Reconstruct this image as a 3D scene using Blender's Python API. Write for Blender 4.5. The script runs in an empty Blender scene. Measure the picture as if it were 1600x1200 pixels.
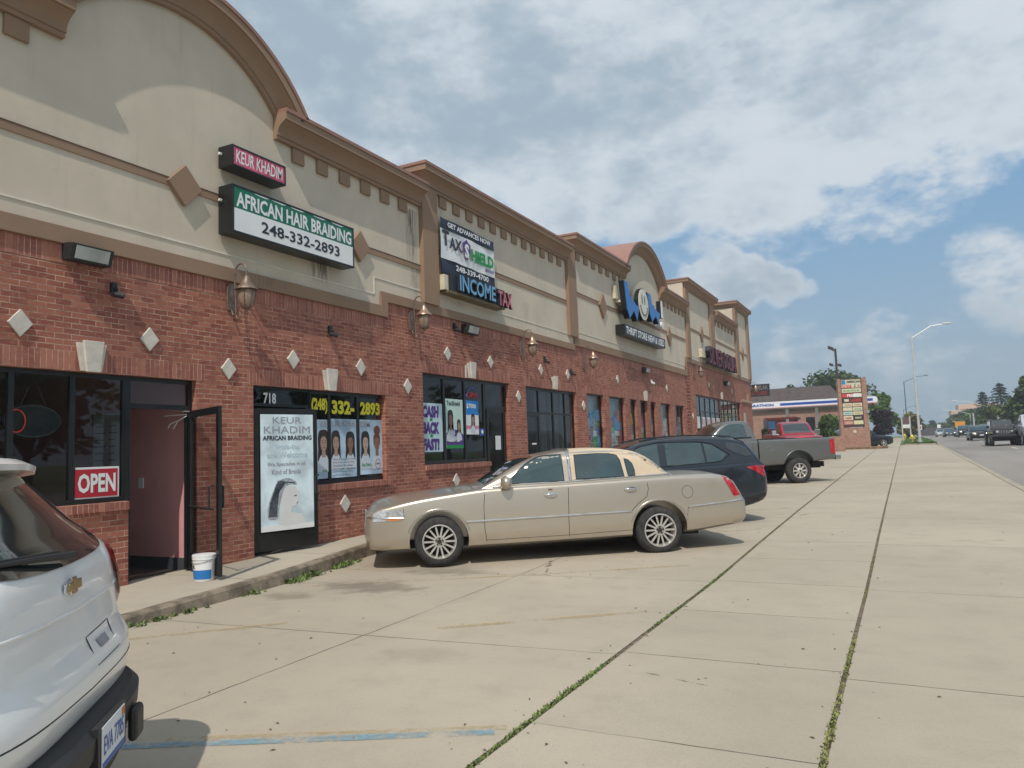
import bpy, bmesh, math, random
from mathutils import Vector, Matrix
from mathutils.bvhtree import BVHTree
R = math.radians
random.seed(7)
SC = bpy.context.scene
COL = SC.collection

# ------------------------------------------------------------------ camera
CAM = Vector((8.53, 0.0, 1.6)); FPX = 1190.0
PITCH, ROLL, YAW = R(4.947), R(2.1), R(27.115)
_f0 = Vector((-math.sin(YAW), math.cos(YAW), 0)); _r0 = Vector((math.cos(YAW), math.sin(YAW), 0)); _z = Vector((0, 0, 1))
FW = _f0 * math.cos(PITCH) + _z * math.sin(PITCH)
_u = -_f0 * math.sin(PITCH) + _z * math.cos(PITCH)
RT = _r0 * math.cos(ROLL) - _u * math.sin(ROLL)
UP = _u * math.cos(ROLL) + _r0 * math.sin(ROLL)
cd = bpy.data.cameras.new('camera'); cam = bpy.data.objects.new('camera', cd); COL.objects.link(cam)
cd.sensor_width = 36; cd.lens = 36 * FPX / 1600; cd.clip_end = 4000; cd.clip_start = 0.05
cam.matrix_world = Matrix((( RT.x, UP.x, -FW.x, CAM.x), (RT.y, UP.y, -FW.y, CAM.y), (RT.z, UP.z, -FW.z, CAM.z), (0, 0, 0, 1)))
SC.camera = cam

def _ray(px, py): return RT * ((px - 800) / FPX) - UP * ((py - 600) / FPX) + FW
def at(px, py, Y):                       # survey of the photograph: point at distance Y along the street
    d = _ray(px, py); return CAM + d * (Y / d.y)
def fac(px, py, X=0.0):                  # point on the facade plane
    d = _ray(px, py); p = CAM + d * ((X - CAM.x) / d.x); return p.y, p.z
def grd(px, py, z=0.0):
    d = _ray(px, py); p = CAM + d * ((z - CAM.z) / d.z); return p.x, p.y

# ------------------------------------------------------------------ light
SUN = Vector((1.0, -2.95, 4.1)).normalized()
SUN_EL = math.asin(SUN.z); SUN_AZ = math.atan2(SUN.x, SUN.y)
sd = bpy.data.lights.new('sun', 'SUN'); sd.energy = 3.4; sd.angle = R(0.55); sd.color = (1.0, 0.93, 0.84)
so = bpy.data.objects.new('sun', sd); COL.objects.link(so)
so.rotation_euler = (-SUN).to_track_quat('-Z', 'Y').to_euler(); so.location = (30, -60, 90)
SC.view_settings.view_transform = 'Standard'; SC.view_settings.look = 'None'
SC.view_settings.exposure = -0.08; SC.view_settings.gamma = 1.0

world = bpy.data.worlds.new("World"); SC.world = world; world.use_nodes = True

# ------------------------------------------------------------------ node helper
class N:
    def __init__(s, tree): s.t = tree; s.n = tree.nodes; s.l = tree.links
    def node(s, typ, **kw):
        n = s.n.new(typ)
        for k, v in kw.items(): setattr(n, k, v)
        return n
    def put(s, sock, v):
        if isinstance(v, bpy.types.NodeSocket): s.l.new(v, sock)
        elif v is not None:
            if isinstance(v, (tuple, list, Vector)) and len(v) == 3 and sock.type == 'RGBA': v = (*v, 1)
            sock.default_value = v
    def math(s, op, a, b=None, c=None, clamp=False):
        n = s.node('ShaderNodeMath', operation=op, use_clamp=clamp); s.put(n.inputs[0], a); s.put(n.inputs[1], b); s.put(n.inputs[2], c); return n.outputs[0]
    def vmath(s, op, a, b=None, c=None):
        n = s.node('ShaderNodeVectorMath', operation=op); s.put(n.inputs[0], a); s.put(n.inputs[1], b)
        if c is not None: s.put(n.inputs[3], c)
        return n.outputs['Value'] if op in ('DOT_PRODUCT', 'LENGTH', 'DISTANCE') else n.outputs[0]
    def mix(s, f, a, b, typ='MIX'):
        n = s.node('ShaderNodeMix', data_type='RGBA', blend_type=typ); s.put(n.inputs[0], f); s.put(n.inputs[6], a); s.put(n.inputs[7], b); return n.outputs[2]
    def noise(s, vec, scale, detail=3, rough=0.55, out='Fac', dist=0.0):
        n = s.node('ShaderNodeTexNoise'); s.put(n.inputs['Vector'], vec); n.inputs['Scale'].default_value = scale
        n.inputs['Detail'].default_value = detail; n.inputs['Roughness'].default_value = rough; n.inputs['Distortion'].default_value = dist
        return n.outputs[out]
    def ramp(s, f, lo, hi, smooth=True):
        n = s.node('ShaderNodeMapRange', interpolation_type='SMOOTHSTEP' if smooth else 'LINEAR'); s.put(n.inputs[0], f)
        s.put(n.inputs[1], lo); s.put(n.inputs[2], hi); n.inputs[3].default_value = 0; n.inputs[4].default_value = 1; n.clamp = True
        return n.outputs[0]
    def sep(s, v): n = s.node('ShaderNodeSeparateXYZ'); s.put(n.inputs[0], v); return n.outputs
    def comb(s, x, y, z):
        n = s.node('ShaderNodeCombineXYZ'); s.put(n.inputs[0], x); s.put(n.inputs[1], y); s.put(n.inputs[2], z); return n.outputs[0]
    def pos(s): return s.node('ShaderNodeNewGeometry').outputs['Position']
    def obj(s): return s.node('ShaderNodeTexCoord').outputs['Object']
    def bump(s, h, strength, dist=0.01):
        n = s.node('ShaderNodeBump'); n.inputs['Strength'].default_value = strength; n.inputs['Distance'].default_value = dist; s.put(n.inputs['Height'], h); return n.outputs[0]

# sky: Nishita atmosphere plus cumulus layer, laid out by compass direction
def build_sky():
    w = N(world.node_tree); bg = world.node_tree.nodes['Background']
    sky = w.node('ShaderNodeTexSky', sky_type='NISHITA'); sky.sun_disc = False
    sky.sun_elevation = SUN_EL; sky.sun_rotation = SUN_AZ; sky.air_density = 1.1; sky.dust_density = 2.2; sky.ozone_density = 1.3
    d = w.vmath('NORMALIZE', w.node('ShaderNodeTexCoord').outputs['Generated'])
    sx, sy, sz = w.sep(d)
    q = w.vmath('MULTIPLY', d, (1.0, 1.0, 1.9))
    n1 = w.noise(q, 2.6, 6, 0.52, dist=0.15)
    n2 = w.noise(w.vmath('ADD', q, (7.3, 1.1, 4.0)), 3.2, 5, 0.5)
    n3 = w.noise(w.vmath('ADD', q, (2.1, 5.2, 1.0)), 9.0, 9, 0.62)
    # (pixel surveyed centre, radius in degrees, weight)
    blobs = [((470, 20), 8, 1), ((640, 130), 9, 1), ((860, 115), 10, 1), ((1080, 105), 10, 1), ((1270, 100), 8, 1), ((1400, 30), 7, 1), ((1400, 150), 4, .85), ((1010, 275), 4.8, .9), ((1190, 265), 4.6, .9), ((1320, 220), 3.5, .8), ((720, 300), 4.2, .8), ((850, 300), 4, .85),
             ((1545, 60), 4.5, .65), ((1590, 165), 3, .6), ((1138, 410), 1.3, .72), ((1172, 418), 1.1, .66), ((1108, 428), 1.4, .66), ((1080, 440), 1.3, .58), ((1150, 442), 1.9, .72), ((1200, 438), 1.3, .66), ((1236, 444), 1.1, .62), ((1262, 452), .8, .52), ((1220, 456), 1.1, .58), ((1060, 455), 1.2, .5), ((1535, 412), 2.4, .55), ((1590, 450), 3, .62), ((1375, 530), 2.2, .58), ((1340, 540), 1.8, .5),
             ((1250, 590), 4, .38), ((1450, 560), 4, .34), ((420, -160), 15, .9), ((1100, -350), 25, 1)]
    tot = None
    for (p, r, wt) in blobs:
        c = _ray(*p).normalized()
        dd = w.vmath('DOT_PRODUCT', d, tuple(c))
        m = w.math('MULTIPLY', w.ramp(dd, math.cos(R(r * 1.45)), math.cos(R(r * 0.30))), wt)
        tot = m if tot is None else w.math('MAXIMUM', tot, m)
    back = w.math('MULTIPLY', w.ramp(sy, 0.45, 0.1), 0.6)
    tot = w.math('MAXIMUM', tot, back)
    edge = w.math('ADD', w.math('MULTIPLY', w.math('SUBTRACT', n1, 0.5), 0.8), w.math('MULTIPLY', w.math('SUBTRACT', n3, 0.5), 1.05))
    n4 = w.noise(w.vmath('ADD', q, (4.1, 2.2, 6.0)), 26.0, 6, 0.62)
    edge = w.math('ADD', edge, w.math('MULTIPLY', w.math('SUBTRACT', n4, 0.5), 0.85))
    dens = w.math('ADD', tot, edge)
    a = w.ramp(dens, 0.18, 0.66)
    a = w.math('MULTIPLY', a, w.ramp(sz, -0.02, 0.08))
    thick = w.ramp(w.math('ADD', w.math('ADD', dens, w.math('MULTIPLY', w.math('SUBTRACT', n2, 0.5), 2.4)), w.math('MULTIPLY', w.math('SUBTRACT', n3, 0.5), 0.5)), 0.55, 1.45)
    white = (7.3, 7.9, 8.4); grey = (4.0, 5.0, 5.85)
    ccol = w.mix(thick, white, grey)
    hz = w.mix(0.82, sky.outputs[0], w.mix(w.ramp(sz, 0.02, 0.32), (3.6, 5.1, 6.3), (2.1, 4.3, 6.9)))
    col = w.mix(w.math('MULTIPLY', a, 0.93), hz, ccol)
    w.put(bg.inputs[0], col); bg.inputs[1].default_value = 0.10
build_sky()

# ------------------------------------------------------------------ materials
MATS = {}
def mk(name):
    m = bpy.data.materials.new(name); m.use_nodes = True; MATS[name] = m
    n = N(m.node_tree); b = m.node_tree.nodes['Principled BSDF']; return m, n, b
def plain(name, col, rough=0.6, metal=0.0, var=0.12, scale=3.0, bump=0.0, bscale=60.0, coat=0.0, spec=0.5, emit=None):
    if name in MATS: return MATS[name]
    m, n, b = mk(name)
    o = n.obj(); f = n.noise(o, scale, 4)
    dark = tuple(c * (1 - var) for c in col); light = tuple(min(1, c * (1 + var)) for c in col)
    c = n.mix(n.ramp(f, 0.3, 0.7), dark, light)
    n.put(b.inputs['Base Color'], c); b.inputs['Roughness'].default_value = rough; b.inputs['Metallic'].default_value = metal
    b.inputs['Coat Weight'].default_value = coat; b.inputs['Coat Roughness'].default_value = 0.05; b.inputs['Specular IOR Level'].default_value = spec
    if bump: n.put(b.inputs['Normal'], n.bump(n.noise(o, bscale, 3), bump, 0.01))
    if emit: n.put(b.inputs['Emission Color'], col); b.inputs['Emission Strength'].default_value = emit
    return m
def brick(name, soldier=None, c1=(0.255, 0.070, 0.047), c2=(0.425, 0.158, 0.100), course=0.0665, length=0.199):
    if name in MATS: return MATS[name]
    m, n, b = mk(name); x, y, z = n.sep(n.pos())
    u = n.math('ADD', x, y)
    if soldier is None: v = n.comb(u, z, 0.0)
    else: v = n.comb(n.math('SUBTRACT', z, soldier), u, 0.0)
    t = n.node('ShaderNodeTexBrick'); n.put(t.inputs['Vector'], v); t.inputs['Scale'].default_value = 1
    t.inputs['Brick Width'].default_value = length; t.inputs['Row Height'].default_value = course
    t.inputs['Mortar Size'].default_value = 0.0048; t.inputs['Mortar Smooth'].default_value = 0.15; t.inputs['Bias'].default_value = -0.15
    n.put(t.inputs['Color1'], c1); n.put(t.inputs['Color2'], c2); n.put(t.inputs['Mortar'], n.mix(n.ramp(n.noise(n.pos(), 3.5, 4, .7), .35, .65), (0.24, 0.14, 0.10), (0.60, 0.42, 0.32)))
    if soldier is not None: t.offset = 0.0
    p = n.pos()
    col = n.mix(n.ramp(n.noise(n.vmath('MULTIPLY', p, (1, 1, 3)), 9, 4, 0.75), 0.45, 0.72), t.outputs[0], n.mix(0.45, t.outputs[0], (0.50, 0.25, 0.17)))
    col = n.mix(n.math('MULTIPLY', n.ramp(n.noise(p, 0.7, 4), 0.4, 0.75), 0.25), col, (0.13, 0.07, 0.055))
    st = n.noise(n.vmath('MULTIPLY', p, (0, 3.0, 0.5)), 1.0, 4)
    col = n.mix(n.math('MULTIPLY', n.math('MULTIPLY', n.ramp(st, 0.55, 0.75), n.ramp(z, 3.0, 4.6)), 0.35), col, (0.09, 0.06, 0.05))
    n.put(b.inputs['Base Color'], col); b.inputs['Roughness'].default_value = 0.85
    h = n.math('ADD', n.math('MULTIPLY', t.outputs[1], -1.0), n.math('MULTIPLY', n.noise(p, 120, 3), 0.25))
    n.put(b.inputs['Normal'], n.bump(h, 0.55, 0.008)); return m
def stucco(name, col, stains=(), var=0.06):
    if name in MATS: return MATS[name]
    m, n, b = mk(name); p = n.pos(); x, y, z = n.sep(p)
    f = n.noise(p, 1.1, 5, 0.6)
    c = n.mix(n.ramp(f, 0.3, 0.7), tuple(k * (1 - var) for k in col), tuple(k * (1 + var) for k in col))
    sk = n.noise(n.vmath('MULTIPLY', p, (1.0, 7.0, 0.45)), 1.0, 5, 0.65)
    c = n.mix(n.math('MULTIPLY', n.ramp(sk, 0.54, 0.8), 0.19), c, (0.18, 0.16, 0.13))
    blot = n.math('MULTIPLY', n.ramp(n.noise(n.vmath('MULTIPLY', p, (1, 1, 1.4)), 4.5, 4, 0.6), 0.66, 0.8), 0.3)
    c = n.mix(blot, c, (0.22, 0.2, 0.16))
    for (sy, wdt, zt, zb, amt) in stains:
        g = n.ramp(n.math('ABSOLUTE', n.math('SUBTRACT', y, sy)), wdt, 0.0)
        vz = n.math('MULTIPLY', n.ramp(z, zb, zb + (zt - zb) * 0.7), n.ramp(z, zt + 0.02, zt - 0.02))
        nn = n.ramp(n.noise(n.vmath('MULTIPLY', p, (1.0, 22.0, 2.0)), 1.0, 4, 0.6), 0.35, 0.65)
        c = n.mix(n.math('MULTIPLY', n.math('MULTIPLY', n.math('MULTIPLY', g, vz), nn), amt), c, (0.055, 0.045, 0.035))
    n.put(b.inputs['Base Color'], c); b.inputs['Roughness'].default_value = 0.9
    hh = n.math('ADD', n.noise(p, 90, 4, 0.7), n.math('MULTIPLY', n.noise(p, 6, 3), 0.8))
    n.put(b.inputs['Normal'], n.bump(hh, 0.35, 0.006)); return m

BRICK = brick('brick'); BRICK_SILL = {}
def sold(z0): return brick('soldier_%03d' % round(z0 * 100), soldier=z0, c1=(.28, .085, .06), c2=(.46, .185, .125), length=.226)
STUCCO = stucco('stucco', (0.60, 0.52, 0.415), stains=[(12.45, 0.28, 6.5, 5.0, .95), (12.6, 0.3, 5.35, 4.4, .6), (9.75, 0.42, 4.98, 4.35, .95), (13.6, 0.2, 6.95, 6.3, .25), (17.6, .25, 5.4, 4.7, .3), (14.2, .5, 4.95, 4.7, .5), (25.0, .3, 6.1, 5.0, .3)])
TRIM = stucco('trim_stucco', (0.29, 0.19, 0.125), stains=[(22.5, .9, 4.95, 4.7, .5), (8.5, .6, 4.4, 4.1, .3)])
COPING = plain('coping', (0.31, 0.16, 0.12), 0.5, var=0.08)
WHITE_STONE = plain('cast_stone', (0.60, 0.56, 0.49), 0.8, var=0.1, scale=8, bump=0.3)
BLACK_FR = plain('black_frame', (0.012, 0.013, 0.014), 0.35, var=0.2)
BLACK_PL = plain('black_plastic', (0.02, 0.02, 0.021), 0.55, var=0.2, bump=0.1, bscale=200)
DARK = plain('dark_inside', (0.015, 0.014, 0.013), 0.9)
def glass(name, tint=(0.85, 0.88, 0.88), refl=(0.9, 0.95, 1), ior=1.5, extra=0.05):
    m, n, b = mk(name); m.node_tree.nodes.remove(b); out = m.node_tree.nodes['Material Output']
    tr = n.node('ShaderNodeBsdfTransparent'); n.put(tr.inputs[0], tint)
    gl = n.node('ShaderNodeBsdfGlossy'); n.put(gl.inputs[0], refl); gl.inputs[1].default_value = 0.01
    wob = n.bump(n.noise(n.obj(), 1.5, 2), 0.05, 0.02); n.put(gl.inputs['Normal'], wob)
    fr = n.node('ShaderNodeFresnel'); fr.inputs[0].default_value = ior
    mx = n.node('ShaderNodeMixShader'); n.put(mx.inputs[0], n.math('MULTIPLY', n.math('ADD', fr.outputs[0], extra, clamp=True), n.math('SUBTRACT', 1.0, n.node('ShaderNodeNewGeometry').outputs['Backfacing']))); n.l.new(tr.outputs[0], mx.inputs[1]); n.l.new(gl.outputs[0], mx.inputs[2])
    n.l.new(mx.outputs[0], out.inputs[0]); return m
GLASS = glass('window_glass', (0.85, 0.88, 0.88), ior=1.4, extra=0.02); DOOR_GLASS = glass('door_glass', (0.85, 0.85, 0.84), ior=1.12, extra=0.03)
LAMP_GLASS = plain('lamp_glass', (0.30, 0.22, 0.16), 0.15, var=0.2)
COPPER = plain('copper', (0.46, 0.30, 0.215), 0.34, metal=0.7, var=0.25, scale=14)
PEWTER = plain('aged_bronze', (0.20, 0.145, 0.11), 0.5, metal=0.4, var=0.35, scale=18)
def flat(name, col, rough=0.5, **k): return plain(name, col, rough, var=k.pop('var', 0.04), **k)
WHITE = flat('white_vinyl', (0.78, 0.79, 0.79)); NAVY = flat('navy', (0.015, 0.018, 0.035)); INK = flat('ink', (0.02, 0.022, 0.035)); GREY_INK = flat('grey_ink', (0.30, 0.31, 0.34))
GREEN_S = flat('sign_green', (0.008, 0.16, 0.085)); PINK_S = flat('sign_pink', (0.62, 0.10, 0.17), var=0.3, scale=9); RED_S = flat('sign_red', (0.45, 0.02, 0.035))
YELLOW_S = flat('sign_yellow', (0.75, 0.68, 0.03)); PURPLE = flat('purple', (0.09, 0.035, 0.22)); GREEN_T = flat('text_green', (0.01, 0.28, 0.06)); BLUE_T = flat('text_blue', (0.01, 0.09, 0.40))
SKYB = flat('poster_sky', (0.62, 0.75, 0.80), var=0.25, scale=2.2); PAPER = flat('paper', (0.72, 0.75, 0.76), var=0.1)

# ------------------------------------------------------------------ mesh builder
WM = {}                                              # world matrices of everything built
class MB:
    def __init__(s): s.v = []; s.f = []; s.m = []; s.mi = 0
    def add(s, vs, fs):
        o = len(s.v); s.v += [tuple(p) for p in vs]; s.f += [tuple(i + o for i in f) for f in fs]; s.m += [s.mi] * len(fs); return s
    def box(s, x0, x1, y0, y1, z0, z1):
        v = [(x, y, z) for z in (z0, z1) for y in (y0, y1) for x in (x0, x1)]
        return s.add(v, [(0, 2, 3, 1), (4, 5, 7, 6), (0, 1, 5, 4), (2, 6, 7, 3), (0, 4, 6, 2), (1, 3, 7, 5)])
    def obox(s, c, ax, ay, az, hx, hy, hz):          # oriented box
        c = Vector(c); ax, ay, az = Vector(ax).normalized(), Vector(ay).normalized(), Vector(az).normalized()
        v = [c + ax * (i * hx) + ay * (j * hy) + az * (k * hz) for k in (-1, 1) for j in (-1, 1) for i in (-1, 1)]
        return s.add(v, [(0, 2, 3, 1), (4, 5, 7, 6), (0, 1, 5, 4), (2, 6, 7, 3), (0, 4, 6, 2), (1, 3, 7, 5)])
    def bar(s, a, b, w, h=None, up=(0, 0, 1)):
        a, b = Vector(a), Vector(b); d = (b - a); L = d.length; d.normalize(); up = Vector(up)
        if abs(d.dot(up)) > 0.98: up = Vector((1, 0, 0))
        x = d.cross(up).normalized(); y = x.cross(d)
        return s.obox((a + b) / 2, d, x, y, L / 2, w / 2, (h or w) / 2)
    def prism(s, poly, p0, ex, ey, en, t):           # polygon (u,v) -> p0+u*ex+v*ey, extruded t along en
        p0, ex, ey, en = Vector(p0), Vector(ex), Vector(ey), Vector(en); n = len(poly)
        a = [p0 + ex * u + ey * v for u, v in poly]; b = [q + en * t for q in a]
        return s.add(a + b, [tuple(range(n))[::-1], tuple(range(n, 2 * n))] + [(i, (i + 1) % n, n + (i + 1) % n, n + i) for i in range(n)])
    def tube(s, pts, r, n=8, caps=True, closed=False):
        pts = [Vector(p) for p in pts]; K = len(pts); rs = r if isinstance(r, (list, tuple)) else [r] * K
        rings = []; prev = None
        for i, p in enumerate(pts):
            if closed: t = (pts[(i + 1) % K] - pts[i - 1]).normalized()
            else: t = (pts[min(i + 1, K - 1)] - pts[max(i - 1, 0)]).normalized()
            if prev is None: x = t.orthogonal().normalized()
            else: x = (prev - t * prev.dot(t)); x = x.normalized() if x.length > 1e-6 else t.orthogonal().normalized()
            prev = x; y = t.cross(x)
            rings.append([p + (x * math.cos(2 * math.pi * k / n) + y * math.sin(2 * math.pi * k / n)) * rs[i] for k in range(n)])
        fs = []; m = K if closed else K - 1
        for i in range(m):
            j = (i + 1) % K
            for k in range(n): fs.append((i * n + k, i * n + (k + 1) % n, j * n + (k + 1) % n, j * n + k))
        if caps and not closed: fs += [tuple(range(n))[::-1], tuple(range((K - 1) * n, K * n))]
        return s.add([q for rg in rings for q in rg], fs)
    def lathe(s, prof, c=(0, 0, 0), axis='Z', n=24, closed=False, caps=True):   # prof [(r,h)]
        c = Vector(c); A = {'Z': (Vector((1, 0, 0)), Vector((0, 1, 0)), Vector((0, 0, 1))), 'Y': (Vector((0, 0, 1)), Vector((1, 0, 0)), Vector((0, 1, 0))), 'X': (Vector((0, 1, 0)), Vector((0, 0, 1)), Vector((1, 0, 0)))}[axis]
        v = []
        for (r, h) in prof:
            for k in range(n): a = 2 * math.pi * k / n; v.append(c + A[0] * (r * math.cos(a)) + A[1] * (r * math.sin(a)) + A[2] * h)
        P = len(prof); fs = []
        for i in range(P if closed else P - 1):
            j = (i + 1) % P
            for k in range(n): fs.append((i * n + k, i * n + (k + 1) % n, j * n + (k + 1) % n, j * n + k))
        if not closed and caps:
            if prof[0][0] > 1e-5: fs.append(tuple(range(n))[::-1])
            if prof[-1][0] > 1e-5: fs.append(tuple(range((P - 1) * n, P * n)))
        return s.add(v, fs)
    def loft(s, rings, closed=True, caps=True):
        n = len(rings[0]); fs = []
        for i in range(len(rings) - 1):
            for k in range(n if closed else n - 1): fs.append((i * n + k, i * n + (k + 1) % n, (i + 1) * n + (k + 1) % n, (i + 1) * n + k))
        if caps: fs += [tuple(range(n))[::-1], tuple(range((len(rings) - 1) * n, len(rings) * n))]
        return s.add([p for r in rings for p in r], fs)
    def mesh(s, name):
        me = bpy.data.meshes.new(name); me.from_pydata(s.v, [], s.f); me.polygons.foreach_set('material_index', s.m); me.update()
        bm = bmesh.new(); bm.from_mesh(me); bmesh.ops.recalc_face_normals(bm, faces=bm.faces); bm.to_mesh(me); bm.free(); return me
    def build(s, name, mats, parent=None, smooth=None, world=False, loc=None, rot=0, bevel=0, **tg):
        if world and parent is not None:
            inv = WM[parent.name].inverted(); s.v = [tuple(inv @ Vector(p)) for p in s.v]
        if loc is None and parent is None and s.v:     # put the origin at the base of the thing
            xs = [p[0] for p in s.v]; ys = [p[1] for p in s.v]; zs = [p[2] for p in s.v]
            if tg.get('kind') is None: loc = ((min(xs) + max(xs)) / 2, (min(ys) + max(ys)) / 2, min(zs)); s.v = [(p[0] - loc[0], p[1] - loc[1], p[2] - loc[2]) for p in s.v]
        me = s.mesh(name)
        return link(name, me, mats, parent, smooth, loc, rot, bevel, **tg)
def link(name, me, mats, parent=None, smooth=None, loc=None, rot=0, bevel=0, **tg):
    for m in (mats if isinstance(mats, (list, tuple)) else [mats]): me.materials.append(m)
    if smooth:
        me.polygons.foreach_set('use_smooth', [True] * len(me.polygons)); me.set_sharp_from_angle(angle=R(smooth))
    o = bpy.data.objects.new(name, me); COL.objects.link(o)
    M = Matrix.LocRotScale(Vector(loc or (0, 0, 0)), Matrix.Rotation(rot, 3, 'Z'), None); o.matrix_basis = M
    if parent is not None: o.parent = parent; M = WM[parent.name] @ M
    WM[o.name] = M
    if bevel:
        b = o.modifiers.new('bevel', 'BEVEL'); b.width = bevel; b.segments = 2; b.limit_method = 'ANGLE'
    tag(o, **tg); return o
def tag(o, label=None, cat=None, group=None, kind=None):
    if label: o['label'] = label
    if cat: o['category'] = cat
    if group: o['group'] = group
    if kind: o['kind'] = kind
    return o
def thing(name, label, cat, loc=(0, 0, 0), rot=0, group=None, kind=None):
    o = bpy.data.objects.new(name, None); COL.objects.link(o); o.empty_display_size = 0.2
    M = Matrix.LocRotScale(Vector(loc), Matrix.Rotation(rot, 3, 'Z'), None); o.matrix_basis = M; WM[o.name] = M
    return tag(o, label, cat, group, kind)
def copy_tree(o, loc=None, rot=None, parent=None, label=None, group=None):
    c = o.copy(); COL.objects.link(c)
    if parent is not None: c.parent = parent
    if loc is not None: c.location = loc
    if rot is not None: c.rotation_euler[2] = rot
    if label: c['label'] = label
    if group: c['group'] = group
    for ch in o.children: copy_tree(ch, parent=c)
    WM[c.name] = c.matrix_basis.copy() if parent is None else WM[parent.name] @ c.matrix_basis
    return c

_tc = {}
def text_mesh(txt, bold=0.0, spacing=1.0, shear=0.0):
    key = (txt, bold, spacing, shear)
    if key in _tc: return _tc[key]
    cu = bpy.data.curves.new('t', 'FONT'); cu.body = txt; cu.offset = bold; cu.resolution_u = 2; cu.space_character = spacing; cu.shear = shear; cu.space_line = 0.85
    ob = bpy.data.objects.new('t', cu); COL.objects.link(ob)
    bpy.context.view_layer.update()
    me = bpy.data.meshes.new_from_object(ob.evaluated_get(bpy.context.evaluated_depsgraph_get()))
    vs = [v.co.copy() for v in me.vertices]; fs = [tuple(p.vertices) for p in me.polygons]
    bpy.data.objects.remove(ob); bpy.data.curves.remove(cu); bpy.data.meshes.remove(me)
    x0 = min(v.x for v in vs); x1 = max(v.x for v in vs); y0 = min(v.y for v in vs); y1 = max(v.y for v in vs)
    vs = [((v.x - x0) / (x1 - x0), (v.y - y0) / max(1e-6, (y1 - y0))) for v in vs]
    # boundary edges for extrusion
    cnt = {}
    for f in fs:
        for i in range(len(f)):
            a, b = f[i], f[(i + 1) % len(f)]; cnt[(a, b)] = 1
    bd = [(a, b) for (a, b) in cnt if (b, a) not in cnt]
    _tc[key] = (vs, fs, bd); return _tc[key]
def put_text(mb, txt, p0, ex, ey, w, h, t=0.004, bold=0.02, shear=0.0, spacing=1.0):
    vs, fs, bd = text_mesh(txt, bold, spacing, shear); p0, ex, ey = Vector(p0), Vector(ex).normalized(), Vector(ey).normalized(); en = ex.cross(ey)
    a = [p0 + ex * (u * w) + ey * (v * h) + en * t for u, v in vs]; n = len(a)
    if t > 0.008:
        b = [q - en * t for q in a]
        return mb.add(a + b, list(fs) + [(y, x, x + n, y + n) for x, y in bd])
    return mb.add(a, fs)
EY, EZ, EX = Vector((0, 1, 0)), Vector((0, 0, 1)), Vector((1, 0, 0))
def lettering(txt, y0, z0, w, h, x, mat, parent, t=0.004, name='lettering', **k):
    mb = MB(); put_text(mb, txt, (x, y0, z0), EY, EZ, w, h, t, **k); return mb.build(name, mat, parent, world=True)

# ------------------------------------------------------------------ ground
GP = [(-400, 0), (9, 0), (12.8, .07), (17, .13), (25, .21), (39, .36), (75, .72), (87, .85), (110, .98), (143, 1.08), (200, 1.15), (400, 1.22), (3000, 1.25)]
def gz(Y, X=0):
    for (a, za), (b, zb) in zip(GP, GP[1:]):
        if Y <= b: z = za + (zb - za) * (Y - a) / (b - a); break
    else: z = GP[-1][1]
    return z
def rz(X, Y):                                     # road: dips at the gutter, slight crown
    c = max(0.0, min(1.0, (X - 11.1) / 7.0)); return gz(Y) - 0.05 + 0.14 * c
def sheet(name, xs, ys, zf, mat, **tg):
    nx, ny = len(xs), len(ys); v = [(x, y, zf(x, y)) for y in ys for x in xs]
    f = [(j * nx + i, j * nx + i + 1, (j + 1) * nx + i + 1, (j + 1) * nx + i) for j in range(ny - 1) for i in range(nx - 1)]
    mb = MB(); mb.add(v, f); return mb.build(name, mat, smooth=40, loc=(0, 0, 0), **tg)
def yrange(a, b):
    ys = [a, b] + [k for k, _ in GP if a < k < b]
    y = a
    while y < min(b, 100): y += 2.5; ys.append(min(y, b))
    return sorted(set(ys))

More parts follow.
